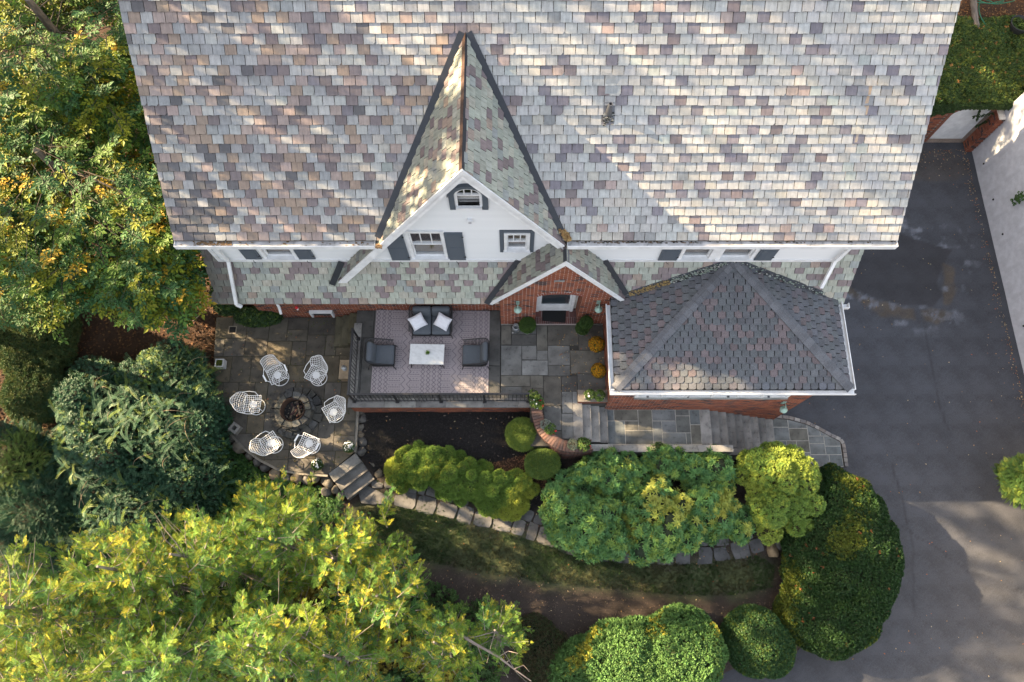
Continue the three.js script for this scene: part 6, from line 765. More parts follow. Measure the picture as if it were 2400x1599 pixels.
  g = new Geo(); for (let i = 0; i < 7; i++) { const a = i * 0.9 + r(), d = V(Math.cos(a) * 0.45, 1, Math.sin(a) * 0.45).normalize(); blade(g, V((r() - 0.5) * 0.03, 0, (r() - 0.5) * 0.03), d, V(Math.cos(a + 1.5), 0, Math.sin(a + 1.5)), 0.035 + 0.025 * r(), 0.006); } LG.grass = g.build();
  g = new Geo(); for (let k = 0; k < 2; k++) for (let i = 0; i < 7; i++) { const a = i / 7 * 6.2832 + k * 0.4, d = V(Math.cos(a), k ? 0.7 : 0.25, Math.sin(a)).normalize(); leaf(g, V(0, 0, 0), d, V(0, 1, 0), 0.022 - 0.006 * k, 0.011, 0.06, 0.1); } LG.daisy = g.build();
  g = new Geo(); for (let i = 0; i < 5; i++) { const a = i / 5 * 6.2832; leaf(g, V(0, 0, 0), V(Math.cos(a), 0.18, Math.sin(a)).normalize(), V(0, 1, 0), 0.032, 0.034, 0.03, 0.05); } LG.flower = g.build();
  g = new Geo(); leaf(g, V(0, 0, -0.04), V(0, 0.08, 1).normalize(), V(0, 1, 0), 0.085, 0.05, 0.16, 0.05); LG.dead = g.build();
}
const Q = new THREE.Quaternion(), Q2 = new THREE.Quaternion(), M4 = new THREE.Matrix4(), YU = V(0, 1, 0), tmpC = new THREE.Color();
function scatter(name, parent, geo, material, list) {
  const m = new THREE.InstancedMesh(geo, material, list.length); m.name = parent === scene ? numbered(name) : name; m.castShadow = m.receiveShadow = true; m.userData.kind = 'stuff';
  list.forEach((o, i) => { M4.compose(o.p, o.q, V(o.s, o.s, o.s)); m.setMatrixAt(i, M4); m.setColorAt(i, tmpC.setRGB(o.c[0], o.c[1], o.c[2])); }); m.instanceMatrix.needsUpdate = true; if (m.instanceColor) m.instanceColor.needsUpdate = true; parent.add(m); return m;
}
const facing = (n, spin) => { Q.setFromUnitVectors(YU, n); Q2.setFromAxisAngle(YU, spin); return Q.clone().multiply(Q2); };
const along = (d, up = YU, roll = 0) => { const z = d.clone().normalize(), x = up.clone().cross(z); if (x.lengthSq() < 1e-5) x.set(1, 0, 0); x.normalize(); const y = z.clone().cross(x); M4.makeBasis(x, y, z); const q = new THREE.Quaternion().setFromRotationMatrix(M4); if (roll) q.multiply(Q2.setFromAxisAngle(V(0, 0, 1), roll)); return q; };
// points on the lumpy skin of a heap of ellipsoids
function skin(blobs, n, r, o = {}) {
  const out = [], w = blobs.map((b) => b[3] * b[5] + b[4] * (b[3] + b[5]) * 0.8), sum = w.reduce((a, b) => a + b, 0), { depth = 0.25, low = -0.35, lump = 0.18, freq = 1.6, seed = 1, floor } = o; let tries = 0;
  while (out.length < n && tries++ < n * 8) {
    let k = r() * sum, i = 0; while ((k -= w[i]) > 0) i++; const [cx, cy, cz, rx, ry, rz] = blobs[i], d = rdir(r); if (d.y < low) continue;
    const L = 1 + lump * 2 * (noise3(cx + d.x * rx * freq + seed, cy + d.y * ry * freq, cz + d.z * rz * freq, seed) - 0.5), dd = depth * r() * r(), f = L * (1 - dd), p = V(cx + d.x * rx * f, cy + d.y * ry * f, cz + d.z * rz * f);
    let bad = false; for (let j = 0; j < blobs.length && !bad; j++) if (j !== i) { const b = blobs[j], e = ((p.x - b[0]) / b[3]) ** 2 + ((p.y - b[1]) / b[4]) ** 2 + ((p.z - b[2]) / b[5]) ** 2; if (e < 0.7) bad = true; } if (bad) continue;
    if (floor && p.y < floor(p.x, p.z)) continue;
    out.push({ p, n: V(d.x / rx, d.y / ry, d.z / rz).normalize(), dd: dd / depth, L });
  }
  return out;
}
// break smooth mounds into billows: smaller lobes set into the skin of each
function billow(blobs, k, f, seed, out = 0.86) { const r = rngOf(seed), res = blobs.map((b) => [b[0], b[1], b[2], b[3] * 0.86, b[4] * 0.86, b[5] * 0.86]); for (const b of blobs) { const n = Math.round(k * b[3] * b[5] * 1.6) + 3; for (let i = 0; i < n; i++) { const d = rdir(r); d.y = Math.abs(d.y) * 1.1 - 0.25; d.normalize(); const q = f * (0.65 + 0.7 * r()); res.push([b[0] + d.x * b[3] * out, b[1] + d.y * b[4] * out, b[2] + d.z * b[5] * out, q, q * 0.85, q]); } } return res; }
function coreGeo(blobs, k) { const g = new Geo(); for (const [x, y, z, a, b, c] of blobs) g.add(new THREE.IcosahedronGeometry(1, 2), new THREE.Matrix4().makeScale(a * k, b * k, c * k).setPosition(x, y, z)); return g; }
function shrub(o) {
  const r = rngOf(o.seed), s = group(o.name || 'shrub'); if (o.billow) { o.trunks = o.blobs; o.blobs = billow(o.blobs, o.billow[0], o.billow[1], o.seed + 3, o.billow[2]); } tag(s, o.label, o.category || 'shrub', o.group); const pts = skin(o.blobs, o.n, r, { seed: o.seed, floor: (x, z) => land(x, z) + 0.03, ...o.skin });
  const list = pts.map((q) => { const n = q.n.clone().lerp(YU, o.up ?? 0.35).addScaledVector(rdir(r), o.wild ?? 0.35).normalize(); return { p: q.p, q: o.along ? along(q.n.clone().multiplyScalar(0.6).add(V((r() - 0.5) * 1.6, 0.25 * r(), (r() - 0.5) * 1.6)).normalize(), n, (r() - 0.5) * 0.8) : facing(n, r() * 6.28), s: o.size * (0.7 + 0.6 * r()), c: o.colour(q.p, r, q) }; });
  scatter('foliage', s, o.geo, o.mat || LM.soft, list);
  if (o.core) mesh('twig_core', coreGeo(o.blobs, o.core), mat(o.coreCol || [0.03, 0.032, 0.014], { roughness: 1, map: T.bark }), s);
  const st = new Geo(); for (const b of o.trunks || o.blobs) { const y0 = land(b[0], b[2]); for (let i = 0; i < (o.stems ?? 5); i++) { const a = r() * 6.28, q = 0.75 * r() + 0.15; st.tube([V(b[0] + 0.1 * (r() - 0.5), y0 - 0.05, b[2] + 0.1 * (r() - 0.5)), V(b[0] + b[3] * q * 0.4 * Math.cos(a), lerp(y0, b[1], 0.7), b[2] + b[5] * q * 0.4 * Math.sin(a)), V(b[0] + b[3] * q * Math.cos(a), b[1] + b[4] * 0.45, b[2] + b[5] * q * Math.sin(a))], (t) => 0.02 - 0.014 * t, 5); } } if (o.stems !== 0) mesh('stems', st, mat([0.12, 0.09, 0.065], { map: T.bark, roughness: 1 }), s);
  return s;
}
const pal = (list, k = 0.35) => (p, r) => jit(pick(r, list), k, r);
// clumpy choice: neighbouring leaves tend to share a tone
const clumpy = (a, b, f, s, share, k = 0.35) => (p, r) => jit(noise3(p.x * f, p.y * f, p.z * f, s) + 0.22 * (r() - 0.5) > 1 - share ? b : a, k, r);

// clipped balls and the low hedge by the mulch
shrub({ name: 'clipped_ball_shrub', seed: 411, label: 'clipped round evergreen ball beside the curved brick wall', group: 'clipped ball shrubs', blobs: [[0.31, -0.28, -4.15, 0.47, 0.45, 0.46]], n: 4200, geo: LG.needle, mat: LM.needle, size: 1.5, colour: pal([[0.7, [0.14, 0.21, 0.04]], [0.3, [0.2, 0.27, 0.05]]]), core: 0.88, coreCol: [0.06, 0.08, 0.02], skin: { lump: 0.1, freq: 4, depth: 0.2, low: -0.8 }, stems: 2 });
shrub({ name: 'clipped_ball_shrub', seed: 412, label: 'clipped round evergreen ball next to the rhododendrons, lower of the two', group: 'clipped ball shrubs', blobs: [[0.9, -0.38, -3.28, 0.5, 0.47, 0.44]], n: 4200, geo: LG.needle, mat: LM.needle, size: 1.5, colour: pal([[0.7, [0.11, 0.18, 0.04]], [0.3, [0.17, 0.23, 0.04]]]), core: 0.88, coreCol: [0.05, 0.07, 0.02], skin: { lump: 0.1, freq: 4, depth: 0.2, low: -0.8 }, stems: 2 });
const yew = [[-3.35, -0.78, -3.15, 0.58, 0.55, 0.5], [-2.7, -0.72, -3.3, 0.7, 0.62, 0.62], [-2.0, -0.8, -3.05, 0.72, 0.62, 0.66], [-1.25, -0.85, -2.8, 0.74, 0.6, 0.62], [-0.55, -0.9, -2.62, 0.68, 0.58, 0.55], [0.12, -0.95, -2.62, 0.55, 0.52, 0.45], [0.1, -1.0, -2.15, 0.5, 0.45, 0.38], [-0.7, -1.0, -2.3, 0.5, 0.45, 0.4]];
shrub({ name: 'yew_hedge', category: 'hedge', seed: 413, label: 'lumpy yellow-green clipped yew hedge between mulch bed and garden path', blobs: yew, n: 17000, geo: LG.needle, mat: LM.needle, size: 1.55, colour: clumpy([0.14, 0.235, 0.04], [0.3, 0.345, 0.05], 1.4, 3, 0.5), billow: [20, 0.17, 0.95], core: 0.84, coreCol: [0.05, 0.07, 0.02], skin: { lump: 0.2, freq: 3, depth: 0.3 }, stems: 3 });
// rhododendrons
const rh = (p, r) => jit(pick(r, [[0.5, [0.1, 0.215, 0.065]], [0.25, [0.072, 0.17, 0.058]], [0.25, [0.17, 0.265, 0.055]]]), 0.35, r);
for (const [seed, label, blobs, n, share] of [
  [421, 'large blue-green rhododendron spilling over the garden path', [[2.1, -0.55, -1.55, 1.05, 0.95, 1.0], [1.75, -0.6, -1.9, 0.8, 0.75, 0.7], [2.7, -0.6, -1.3, 0.75, 0.75, 0.75]], 900, 0],
  [422, 'rhododendron with yellow-green new growth in the middle of the bed', [[4.2, -0.45, -1.75, 0.95, 1.0, 1.15], [3.95, -0.7, -1.05, 0.6, 0.6, 0.55], [4.8, -0.6, -1.3, 0.6, 0.7, 0.6]], 850, 0.5],
  [423, 'rhododendron tucked against the curved brick wall', [[2.6, -0.6, -3.05, 0.85, 0.6, 0.55], [1.95, -0.75, -2.85, 0.55, 0.5, 0.45], [3.5, -0.6, -3.0, 0.8, 0.6, 0.5]], 620, 0.2],
  [424, 'dark rhododendron under the walkway kerb', [[4.9, -0.6, -3.25, 0.85, 0.55, 0.45], [5.8, -0.75, -3.1, 0.75, 0.6, 0.55]], 480, 0.12],
  [425, 'rhododendron between the yellow-green pieris and the path', [[5.75, -0.65, -2.0, 0.8, 0.85, 0.95], [6.3, -0.8, -1.6, 0.6, 0.6, 0.55]], 620, 0.3]])
  shrub({ name: 'rhododendron', seed, label, group: 'rhododendrons below the walkway', blobs, n, geo: LG.rosette, mat: LM.gloss, size: 1.5, up: 0.4, wild: 0.5, core: 0.7, coreCol: [0.02, 0.035, 0.015], billow: [6, 0.3, 0.84], colour: (p, r) => (share && noise3(p.x * 1.5, p.y * 1.5, p.z * 1.5, seed) + 0.25 * (r() - 0.5) > 1 - share ? jit([0.33, 0.36, 0.07], 0.4, r) : rh(p, r)), skin: { lump: 0.3, freq: 3, depth: 0.55 } });
shrub({ name: 'pieris', seed: 431, label: 'bright yellow-green pieris bush beside the lower stairs', blobs: [[7.75, -0.5, -2.9, 0.95, 0.95, 0.85], [8.35, -0.6, -3.15, 0.6, 0.75, 0.55], [8.3, -0.6, -2.2, 0.65, 0.8, 0.75], [7.55, -0.65, -2.0, 0.7, 0.75, 0.7]], n: 5200, geo: LG.pieris, mat: LM.soft, size: 1.45, up: 0.4, billow: [11, 0.24, 0.95], core: 0.72, coreCol: [0.05, 0.05, 0.015], colour: clumpy([0.155, 0.25, 0.045], [0.27, 0.34, 0.052], 1.2, 7, 0.42), skin: { lump: 0.3, freq: 3.2, depth: 0.35 } });
// small-leaved evergreens by the drive
const hollyCol = (p, r) => r() < 0.005 ? jit([0.3, 0.12, 0.05], 0.4, r) : jit(noise3(p.x, p.y, p.z, 9) + 0.2 * r() > 0.78 ? [0.11, 0.14, 0.02] : [0.028, 0.068, 0.018], 0.6, r);
shrub({ name: 'holly_mound', seed: 441, label: 'huge dark green mounded holly at the bend of the driveway', blobs: [[9.75, -1.3, -0.85, 1.68, 1.5, 2.35], [9.2, -1.4, 0.85, 1.4, 1.2, 1.3]], n: 20000, geo: LG.tuft, mat: LM.gloss, size: 1.4, core: 0.86, coreCol: [0.02, 0.03, 0.01], colour: hollyCol, skin: { lump: 0.16, freq: 2.4, depth: 0.16 } });
shrub({ name: 'holly_mound', seed: 442, label: 'rounded dark holly between the big mound and the clipped privet', blobs: [[6.95, -1.35, 1.65, 0.85, 1.0, 0.95], [7.5, -1.5, 1.9, 0.6, 0.8, 0.75]], n: 5500, geo: LG.tuft, mat: LM.gloss, size: 1.3, core: 0.86, coreCol: [0.02, 0.035, 0.012], colour: (p, r) => jit(pick(r, [[0.8, [0.04, 0.095, 0.03]], [0.2, [0.09, 0.14, 0.03]]]), 0.5, r), skin: { lump: 0.12, depth: 0.15 } });
shrub({ name: 'privet', seed: 443, label: 'broad leafy green privet with yellow tips at the bottom edge', blobs: [[3.2, -1.15, 2.2, 1.55, 1.25, 1.15], [4.75, -1.05, 1.95, 1.25, 1.3, 1.15], [1.95, -1.35, 2.5, 0.9, 0.95, 0.9], [4.0, -1.1, 2.6, 1.7, 1.15, 1.1]], n: 9500, geo: LG.tuft, mat: LM.soft, size: 1.9, core: 0.8, coreCol: [0.03, 0.04, 0.015], colour: clumpy([0.095, 0.195, 0.05], [0.33, 0.32, 0.04], 1.5, 13, 0.3, 0.5), skin: { lump: 0.22, freq: 2.2, depth: 0.3 } });
shrub({ name: 'brown_shrub', seed: 444, label: 'half-bare brownish shrub beside the privet at the bottom edge', blobs: [[1.0, -1.5, 2.2, 0.75, 0.6, 0.9], [0.6, -1.5, 1.5, 0.6, 0.45, 0.55]], n: 4200, geo: LG.tuft, mat: LM.soft, size: 0.9, core: 0.6, colour: pal([[0.6, [0.07, 0.06, 0.025]], [0.4, [0.05, 0.075, 0.025]]], 0.5), skin: { lump: 0.4, freq: 3, depth: 0.5 } });
// left-hand shrubs
const dk = (p, r) => jit(noise3(p.x * 1.3, p.y * 1.3, p.z * 1.3, 15) + 0.25 * (r() - 0.5) > 0.66 ? [0.12, 0.18, 0.035] : [0.03, 0.082, 0.042], 0.6, r);
const arch = shrub({ name: 'arching_shrub', seed: 451, label: 'big dark blue-green arching shrub beside the patio', blobs: [[-10.6, -0.35, -5.5, 1.4, 1.05, 1.2], [-9.75, -0.35, -4.3, 1.05, 1.15, 1.15], [-11.6, -0.2, -3.7, 1.6, 1.3, 1.4], [-9.7, -0.55, -2.7, 1.1, 1.0, 1.0], [-12.5, -0.3, -4.9, 1.3, 1.0, 1.2], [-11, -0.5, -1.9, 1.4, 1.0, 1.0]], n: 15000, geo: LG.sprig, mat: LM.gloss, size: 1.0, billow: [4, 0.42, 0.9], up: 0.5, wild: 0.5, core: 0.62, coreCol: [0.025, 0.025, 0.012], colour: dk, skin: { lump: 0.4, freq: 1.8, depth: 0.7 } });
{ const r = rngOf(452), B = [[-10.6, -0.35, -5.5, 1.4, 1.05, 1.2], [-9.75, -0.35, -4.3, 1.05, 1.15, 1.15], [-11.6, -0.2, -3.7, 1.6, 1.3, 1.4], [-9.7, -0.55, -2.7, 1.1, 1.0, 1.0], [-12.5, -0.3, -4.9, 1.3, 1.0, 1.2], [-11, -0.5, -1.9, 1.4, 1.0, 1.0]]; scatter('long_shoots', arch, LG.wand, LM.gloss, skin(B, 1500, r, { lump: 0.3, depth: 0.1, seed: 4 }).map((q) => ({ p: q.p, q: along(V(r() - 0.3, 0.25 * r(), r() - 0.5).normalize(), YU.clone().addScaledVector(rdir(r), 0.3).normalize()), s: 0.9 + 0.5 * r(), c: jit(r() < 0.2 ? [0.14, 0.2, 0.035] : [0.045, 0.11, 0.055], 0.4, r) }))); }
{ // long bare wands arching out of it
  const r = rngOf(453), g = new Geo(), o = arch; for (let i = 0; i < 16; i++) { const x = -12 + r() * 3.2, z = -6 + r() * 4.2, a = r() * 6.28, l = 0.5 + 0.6 * r(), p = []; for (let k = 0; k <= 8; k++) { const t = k / 8; p.push(V(x + Math.cos(a) * l * t, 0.55 + 0.5 * Math.sin(t * 2.4) + 0.2, z + Math.sin(a) * l * t)); } g.tube(p, (t) => 0.007 - 0.004 * t, 4); } mesh('wands', g, mat([0.26, 0.2, 0.13], { roughness: 1 }), o);
}
shrub({ name: 'yew_bush', seed: 455, label: 'soft-needled yew at the left edge among brown leaves', blobs: [[-14.7, 0.2, -7.2, 1.3, 1.0, 1.5], [-14.4, 0.0, -5.4, 0.9, 0.8, 0.9]], n: 9000, geo: LG.needle, mat: LM.needle, size: 2.0, core: 0.7, colour: pal([[0.6, [0.05, 0.09, 0.03]], [0.4, [0.09, 0.11, 0.03]]], 0.5), skin: { lump: 0.4, depth: 0.5 } });
shrub({ name: 'yew_bush', seed: 456, label: 'dark low bush at the left edge below the arching shrub', blobs: [[-13.6, -0.4, -1.9, 1.2, 0.9, 1.1], [-14.6, -0.2, -3.2, 1.0, 0.9, 1.0], [-13.0, -0.5, -0.6, 1.2, 0.9, 0.9]], n: 6500, geo: LG.wand, along: true, size: 0.85, core: 0.66, colour: dk, skin: { lump: 0.4, depth: 0.5 } });
shrub({ name: 'foundation_shrub', seed: 457, label: 'dark leafy shrub at the house corner under the eave', blobs: [[-8.1, -0.45, -7.95, 0.75, 0.4, 0.3], [-9.1, -0.35, -8.6, 0.5, 0.5, 0.6], [-9.0, -0.2, -9.6, 0.5, 0.6, 0.7]], n: 5200, geo: LG.ivy, mat: LM.gloss, size: 0.75, core: 0.7, colour: pal([[0.7, [0.03, 0.065, 0.02]], [0.3, [0.07, 0.12, 0.02]]], 0.5), skin: { lump: 0.3, depth: 0.4 } });
shrub({ name: 'arborvitae', seed: 458, label: 'green arborvitae poking in at the right edge over the driveway', category: 'shrub', blobs: [[15.75, -0.8, -2.75, 0.95, 1.3, 0.7]], n: 2600, geo: LG.spray, along: true, size: 0.8, core: 0.7, colour: pal([[0.7, [0.07, 0.14, 0.03]], [0.3, [0.14, 0.2, 0.03]]], 0.4), skin: { lump: 0.3, depth: 0.35 } });
{ // hanging sprigs on the white wall
  const s = group('wall_creeper'); tag(s, 'few green sprigs hanging on the white wall', 'creeper'); const r = rngOf(459), l = []; for (const [y, z] of [[-0.55, -12.2], [-0.5, -10.1], [-0.4, -7.9]]) for (let i = 0; i < 40; i++) l.push({ p: V(17.16 - 0.16 * r(), y + 0.5 * (r() - 0.3), z + 0.3 * (r() - 0.5)), q: facing(V(-1, 0.4, r() - 0.5).normalize(), r() * 6), s: 0.7, c: jit([0.06, 0.12, 0.03], 0.5, r) }); scatter('foliage', s, LG.ivy, LM.soft, l); }
{ // ivy over the brick bay and the bank
  const s = group('ivy'); tag(s, 'thick ivy mat draping over the brick wall above the arched door', 'ivy'); const r = rngOf(461), l = [], H = (x, z) => 0.1 + Math.min(1, (-15.7 - z) * 0.31); for (let i = 0; i < 15000; i++) { const x = 12.6 + r() * 6.4, z = -15.55 - r() * 2.75; l.push({ p: V(x, H(x, z) + 0.42 * fbm(x * 1.3, z * 1.3, 463, 3) * r() ** 0.3 + 0.05, z), q: facing(V((r() - 0.5) * 0.9, 1, (r() - 0.2) * 0.9).normalize(), r() * 6.28), s: 0.7 + 0.5 * r(), c: r() < 0.02 ? jit([0.4, 0.2, 0.06], 0.4, r) : jit(pick(r, [[0.7, [0.055, 0.095, 0.018]], [0.3, [0.12, 0.15, 0.02]]]), 0.5, r) }); }
  for (let i = 0; i < 5200; i++) { const x = 12.6 + r() * 4.6, hang = lerp(0.25, 0.1, sstep(15.2, 15.6, x)) + 0.9 * fbm(x * 1.7, 3, 465, 3) * sstep(15.4, 14.0, x) + lerp(0.22, 0.1, sstep(15.2, 15.6, x)) * r(), y = 0.2 - r() * hang; l.push({ p: V(x, y, -15.56 + 0.1 * r()), q: facing(V((r() - 0.5) * 0.8, 0.5, 1).normalize(), r() * 6.28), s: 0.6 + 0.4 * r(), c: jit([0.04, 0.075, 0.018], 0.5, r) }); }
  for (const [x0, y0, x1, y1] of [[16.9, -0.3, 16.3, -0.55], [16.3, -0.15, 16.55, -0.75], [17.0, -0.6, 16.75, -1.1]]) for (let i = 0; i < 60; i++) { const t = r(); l.push({ p: V(lerp(x0, x1, t) + 0.06 * (r() - 0.5), lerp(y0, y1, t) + 0.06 * (r() - 0.5), -15.56 + 0.08 * r()), q: facing(V(r() - 0.5, 0.5, 1).normalize(), r() * 6), s: 0.45, c: jit([0.035, 0.065, 0.02], 0.5, r) }); }
  scatter('foliage', s, LG.ivy, LM.soft, l);
}
{ const s = group('bamboo_shrub', scene, [0, 0, 0]); tag(s, 'pale yellow-green narrow-leaved shrub in the upper right corner', 'shrub'); const r = rngOf(467), l = [], st = new Geo(); for (let i = 0; i < 14; i++) { const a = r() * 6.28, p = [V(18.6, 1.2, -19.2), V(18.3 + 0.4 * Math.cos(a), 2.0, -19.2 + 0.4 * Math.sin(a)), V(18.2 + 0.9 * Math.cos(a), 2.3, -19.2 + 0.9 * Math.sin(a))]; st.tube(p, 0.012, 5); for (let k = 0; k < 60; k++) { const c = p[1].clone().lerp(p[2], r()).addScaledVector(rdir(r), 0.2); l.push({ p: c, q: facing(rdir(r).add(V(0, 0.8, 0)).normalize(), r() * 6), s: 2.2, c: jit([0.3, 0.3, 0.09], 0.4, r) }); } } scatter('foliage', s, LG.pieris, LM.soft, l); mesh('stems', st, mat([0.2, 0.17, 0.1]), s); }

// ---- conifers with feathery flat sprays (lower left)
function conifer(x, z, h, R, seed, label, lean = [0, 0], yel = 0.35) {
  const t = group('cedar_tree', scene); tag(t, label, 'tree', 'cedars below the patio'); const r = rngOf(seed), y0 = land(x, z), l = [], br = new Geo(), top = V(x + lean[0], y0 + h, z + lean[1]), base = V(x, y0 - 0.1, z), at = (k) => base.clone().lerp(top, k).add(V(0.12 * Math.sin(k * 5 + seed), 0, 0.12 * Math.cos(k * 4 + seed)));
  mesh('trunk', new Geo().tube([...Array(9)].map((_, i) => at(i / 8)), (k) => 0.1 * (1 - 0.85 * k) + 0.012, 7), mat([0.25, 0.22, 0.19], { map: T.bark, bumpMap: T.bark, bumpScale: 0.01, roughness: 1 }), t);
  const nl = Math.round(h * R * 21); for (let i = 0; i < nl; i++) {              // each leader is a long feather of small plumes
    const k = 0.3 + 0.7 * Math.pow((i + r()) / nl, 0.8), a = i * 2.4 + r() * 0.9, rad = V(Math.cos(a), 0, Math.sin(a)), out = R * Math.pow(1 - k * 0.86, 0.5) * (0.25 + 0.95 * r()) * (0.7 + 0.6 * noise3(Math.cos(a) * 1.5 + seed, k * 4, Math.sin(a) * 1.5, seed)), st = at(k * 0.93), o = st.clone().addScaledVector(rad, out).add(V(0, 0.25 * out, 0)); if (noise3(o.x * 1.1, o.y * 0.8, o.z * 1.1, seed) < 0.41) { if (r() < 0.3) br.tube([st, st.clone().lerp(o, 0.5).add(V(0, -0.05, 0)), o, o.clone().addScaledVector(rad.clone().add(V(0, 0.7, -0.3)).addScaledVector(rdir(r), 0.4), 0.4)], (u) => 0.014 * (1 - u) + 0.004, 4); continue; }
    const ax = rad.clone().multiplyScalar(0.45 - 0.3 * k).add(V(0.1, 0.42 + 0.2 * k, -0.45)).addScaledVector(rdir(r), 0.7).normalize(), L = (0.4 + 0.45 * r()) * (1 - 0.2 * k), nrm = V(0, 1, 0.25).addScaledVector(rdir(r), 0.35).normalize(), sd = ax.clone().cross(nrm).normalize(), N = Math.round(L * 13), y = yel * (0.35 + k) * (0.5 + 1.2 * noise3(o.x, o.y, o.z, seed + 3));
    br.tube(k < 0.8 && r() < 0.5 ? [st, st.clone().lerp(o, 0.55).add(V(0, -0.06, 0)), o, o.clone().addScaledVector(ax, L)] : [o.clone().addScaledVector(ax, -0.1), o, o.clone().addScaledVector(ax, L)], (u) => 0.012 * (1 - u) + 0.003, 4);
    const tone0 = pick(r, [[0.5, [0.135, 0.24, 0.036]], [0.3, [0.09, 0.2, 0.05]], [0.2, [0.2, 0.275, 0.032]]]);
    for (let q = 0; q <= N; q++) { const u = q / N, c = o.clone().addScaledVector(ax, L * u * 0.95), wd = (1 - u) ** 0.7; for (const s of q === N ? [0] : [-1, 1]) { const d = ax.clone().multiplyScalar(0.7 + 0.3 * u).addScaledVector(sd, s * (0.85 - 0.35 * u)).addScaledVector(rdir(r), 0.45).normalize(); l.push({ p: c.clone().addScaledVector(rdir(r), 0.06), q: along(d, nrm.clone().addScaledVector(rdir(r), 0.8).normalize(), (r() - 0.5) * 1.2), s: 0.2 + 0.3 * wd * (0.6 + 0.7 * r()), c: jit(r() < y * (0.4 + 0.8 * u) ? [0.39, 0.37, 0.035] : tone0, 0.75, r) }); } }
  }
  scatter('crown', t, LG.plume, LM.needle, l); mesh('branches', br, mat([0.3, 0.26, 0.215], { map: T.bark, roughness: 1 }), t); return t;
}
[[-10.6, 0.9, 7.0, 1.9, 'tall cedar in the lower left corner'], [-8.9, 0.2, 6.4, 1.7, 'cedar standing next to the corner one, just below the arching shrub'], [-7.3, -0.1, 5.6, 1.6, 'cedar below the curved patio edge with sunny tips'], [-5.9, -0.55, 4.8, 1.5, 'cedar nearest the diagonal stone steps'], [-4.5, -0.2, 4.4, 1.45, 'cedar leaning toward the lawn below the garden path'], [-3.1, 0.6, 4.2, 1.5, 'cedar overhanging the lawn and bare earth'], [-7.9, 2.0, 6.8, 1.7, 'cedar with pale grey branches at the bottom edge'], [-5.9, 1.6, 6.0, 1.6, 'cedar with bare twigs showing in the bottom middle of the clump'], [-4.1, 2.0, 4.8, 1.5, 'cedar at the bottom edge between the twiggy one and the lawn'], [-1.9, 1.9, 3.4, 1.25, 'short cedar at the bottom edge by the bare earth'], [-0.55, 1.7, 2.7, 0.95, 'small sparse cedar sapling beside the brown shrub'], [-9.8, 2.6, 7.2, 1.7, 'cedar furthest down in the lower left corner'], [-6.6, -1.3, 3.4, 1.2, 'low cedar touching the patio groundcover']].forEach(([x, z, h, R, l], i) => conifer(x, z, h, R, 501 + i * 7, l, [0.25 * Math.sin(i * 2.1), -0.35], 0.2 + 0.1 * Math.sin(i * 1.7)));
{ // broken dead limb in the lower middle
  const g = new Geo(); g.tube([V(-1.4, 1.2, 1.3), V(-0.9, 0.9, 1.6), V(-0.35, 0.7, 1.9), V(0.05, 0.6, 2.2), V(0.5, 0.5, 2.5)], (t) => 0.045 - 0.03 * t, 6); for (const [a, b, c] of [[V(-0.35, 0.7, 1.9), V(-0.1, 0.85, 1.75), V(0.15, 0.9, 1.8)], [V(0.05, 0.6, 2.2), V(0.3, 0.7, 2.1), V(0.45, 0.75, 2.25)], [V(-0.9, 0.9, 1.6), V(-0.8, 0.6, 1.9), V(-0.75, 0.2, 2.1)]]) g.tube([a, b, c], (t) => 0.016 - 0.01 * t, 5); g.tube([V(-1.4, 1.2, 1.3), V(-1.7, 0.2, 1.4), V(-1.9, -1.4, 1.9)], 0.05, 6); tag(mesh('dead_branch', g, mat([0.3, 0.24, 0.2], { map: T.bark, roughness: 1 }), scene), 'pale dead forked branch sticking out of the cedars at the bottom', 'branch');
}
{ const r = rngOf(590), l = []; for (let i = 0; i < 9000; i++) { const x = -13 + r() * 12.6, z = -1.4 + r() * 5; if (z < -1.2 + 0.9 * fbm(x, 3, 591, 2) + Math.max(0, (x + 4) * 0.35)) continue; const y = noise3(x, 0, z, 593) > 0.56; l.push({ p: V(x, land(x, z) + 0.1 + 0.9 * r() * fbm(x * 0.8, z * 0.8, 595, 3), z), q: facing(V((r() - 0.5), 1, (r() - 0.5)).normalize(), r() * 6.28), s: 0.8 + 0.7 * r(), c: jit(y ? [0.24, 0.2, 0.03] : [0.05, 0.10, 0.025], 0.5, r) }); } tag(scatter('undergrowth', scene, LG.ivy, LM.soft, l), 'leafy undergrowth below the cedars', null, null, 'stuff'); }
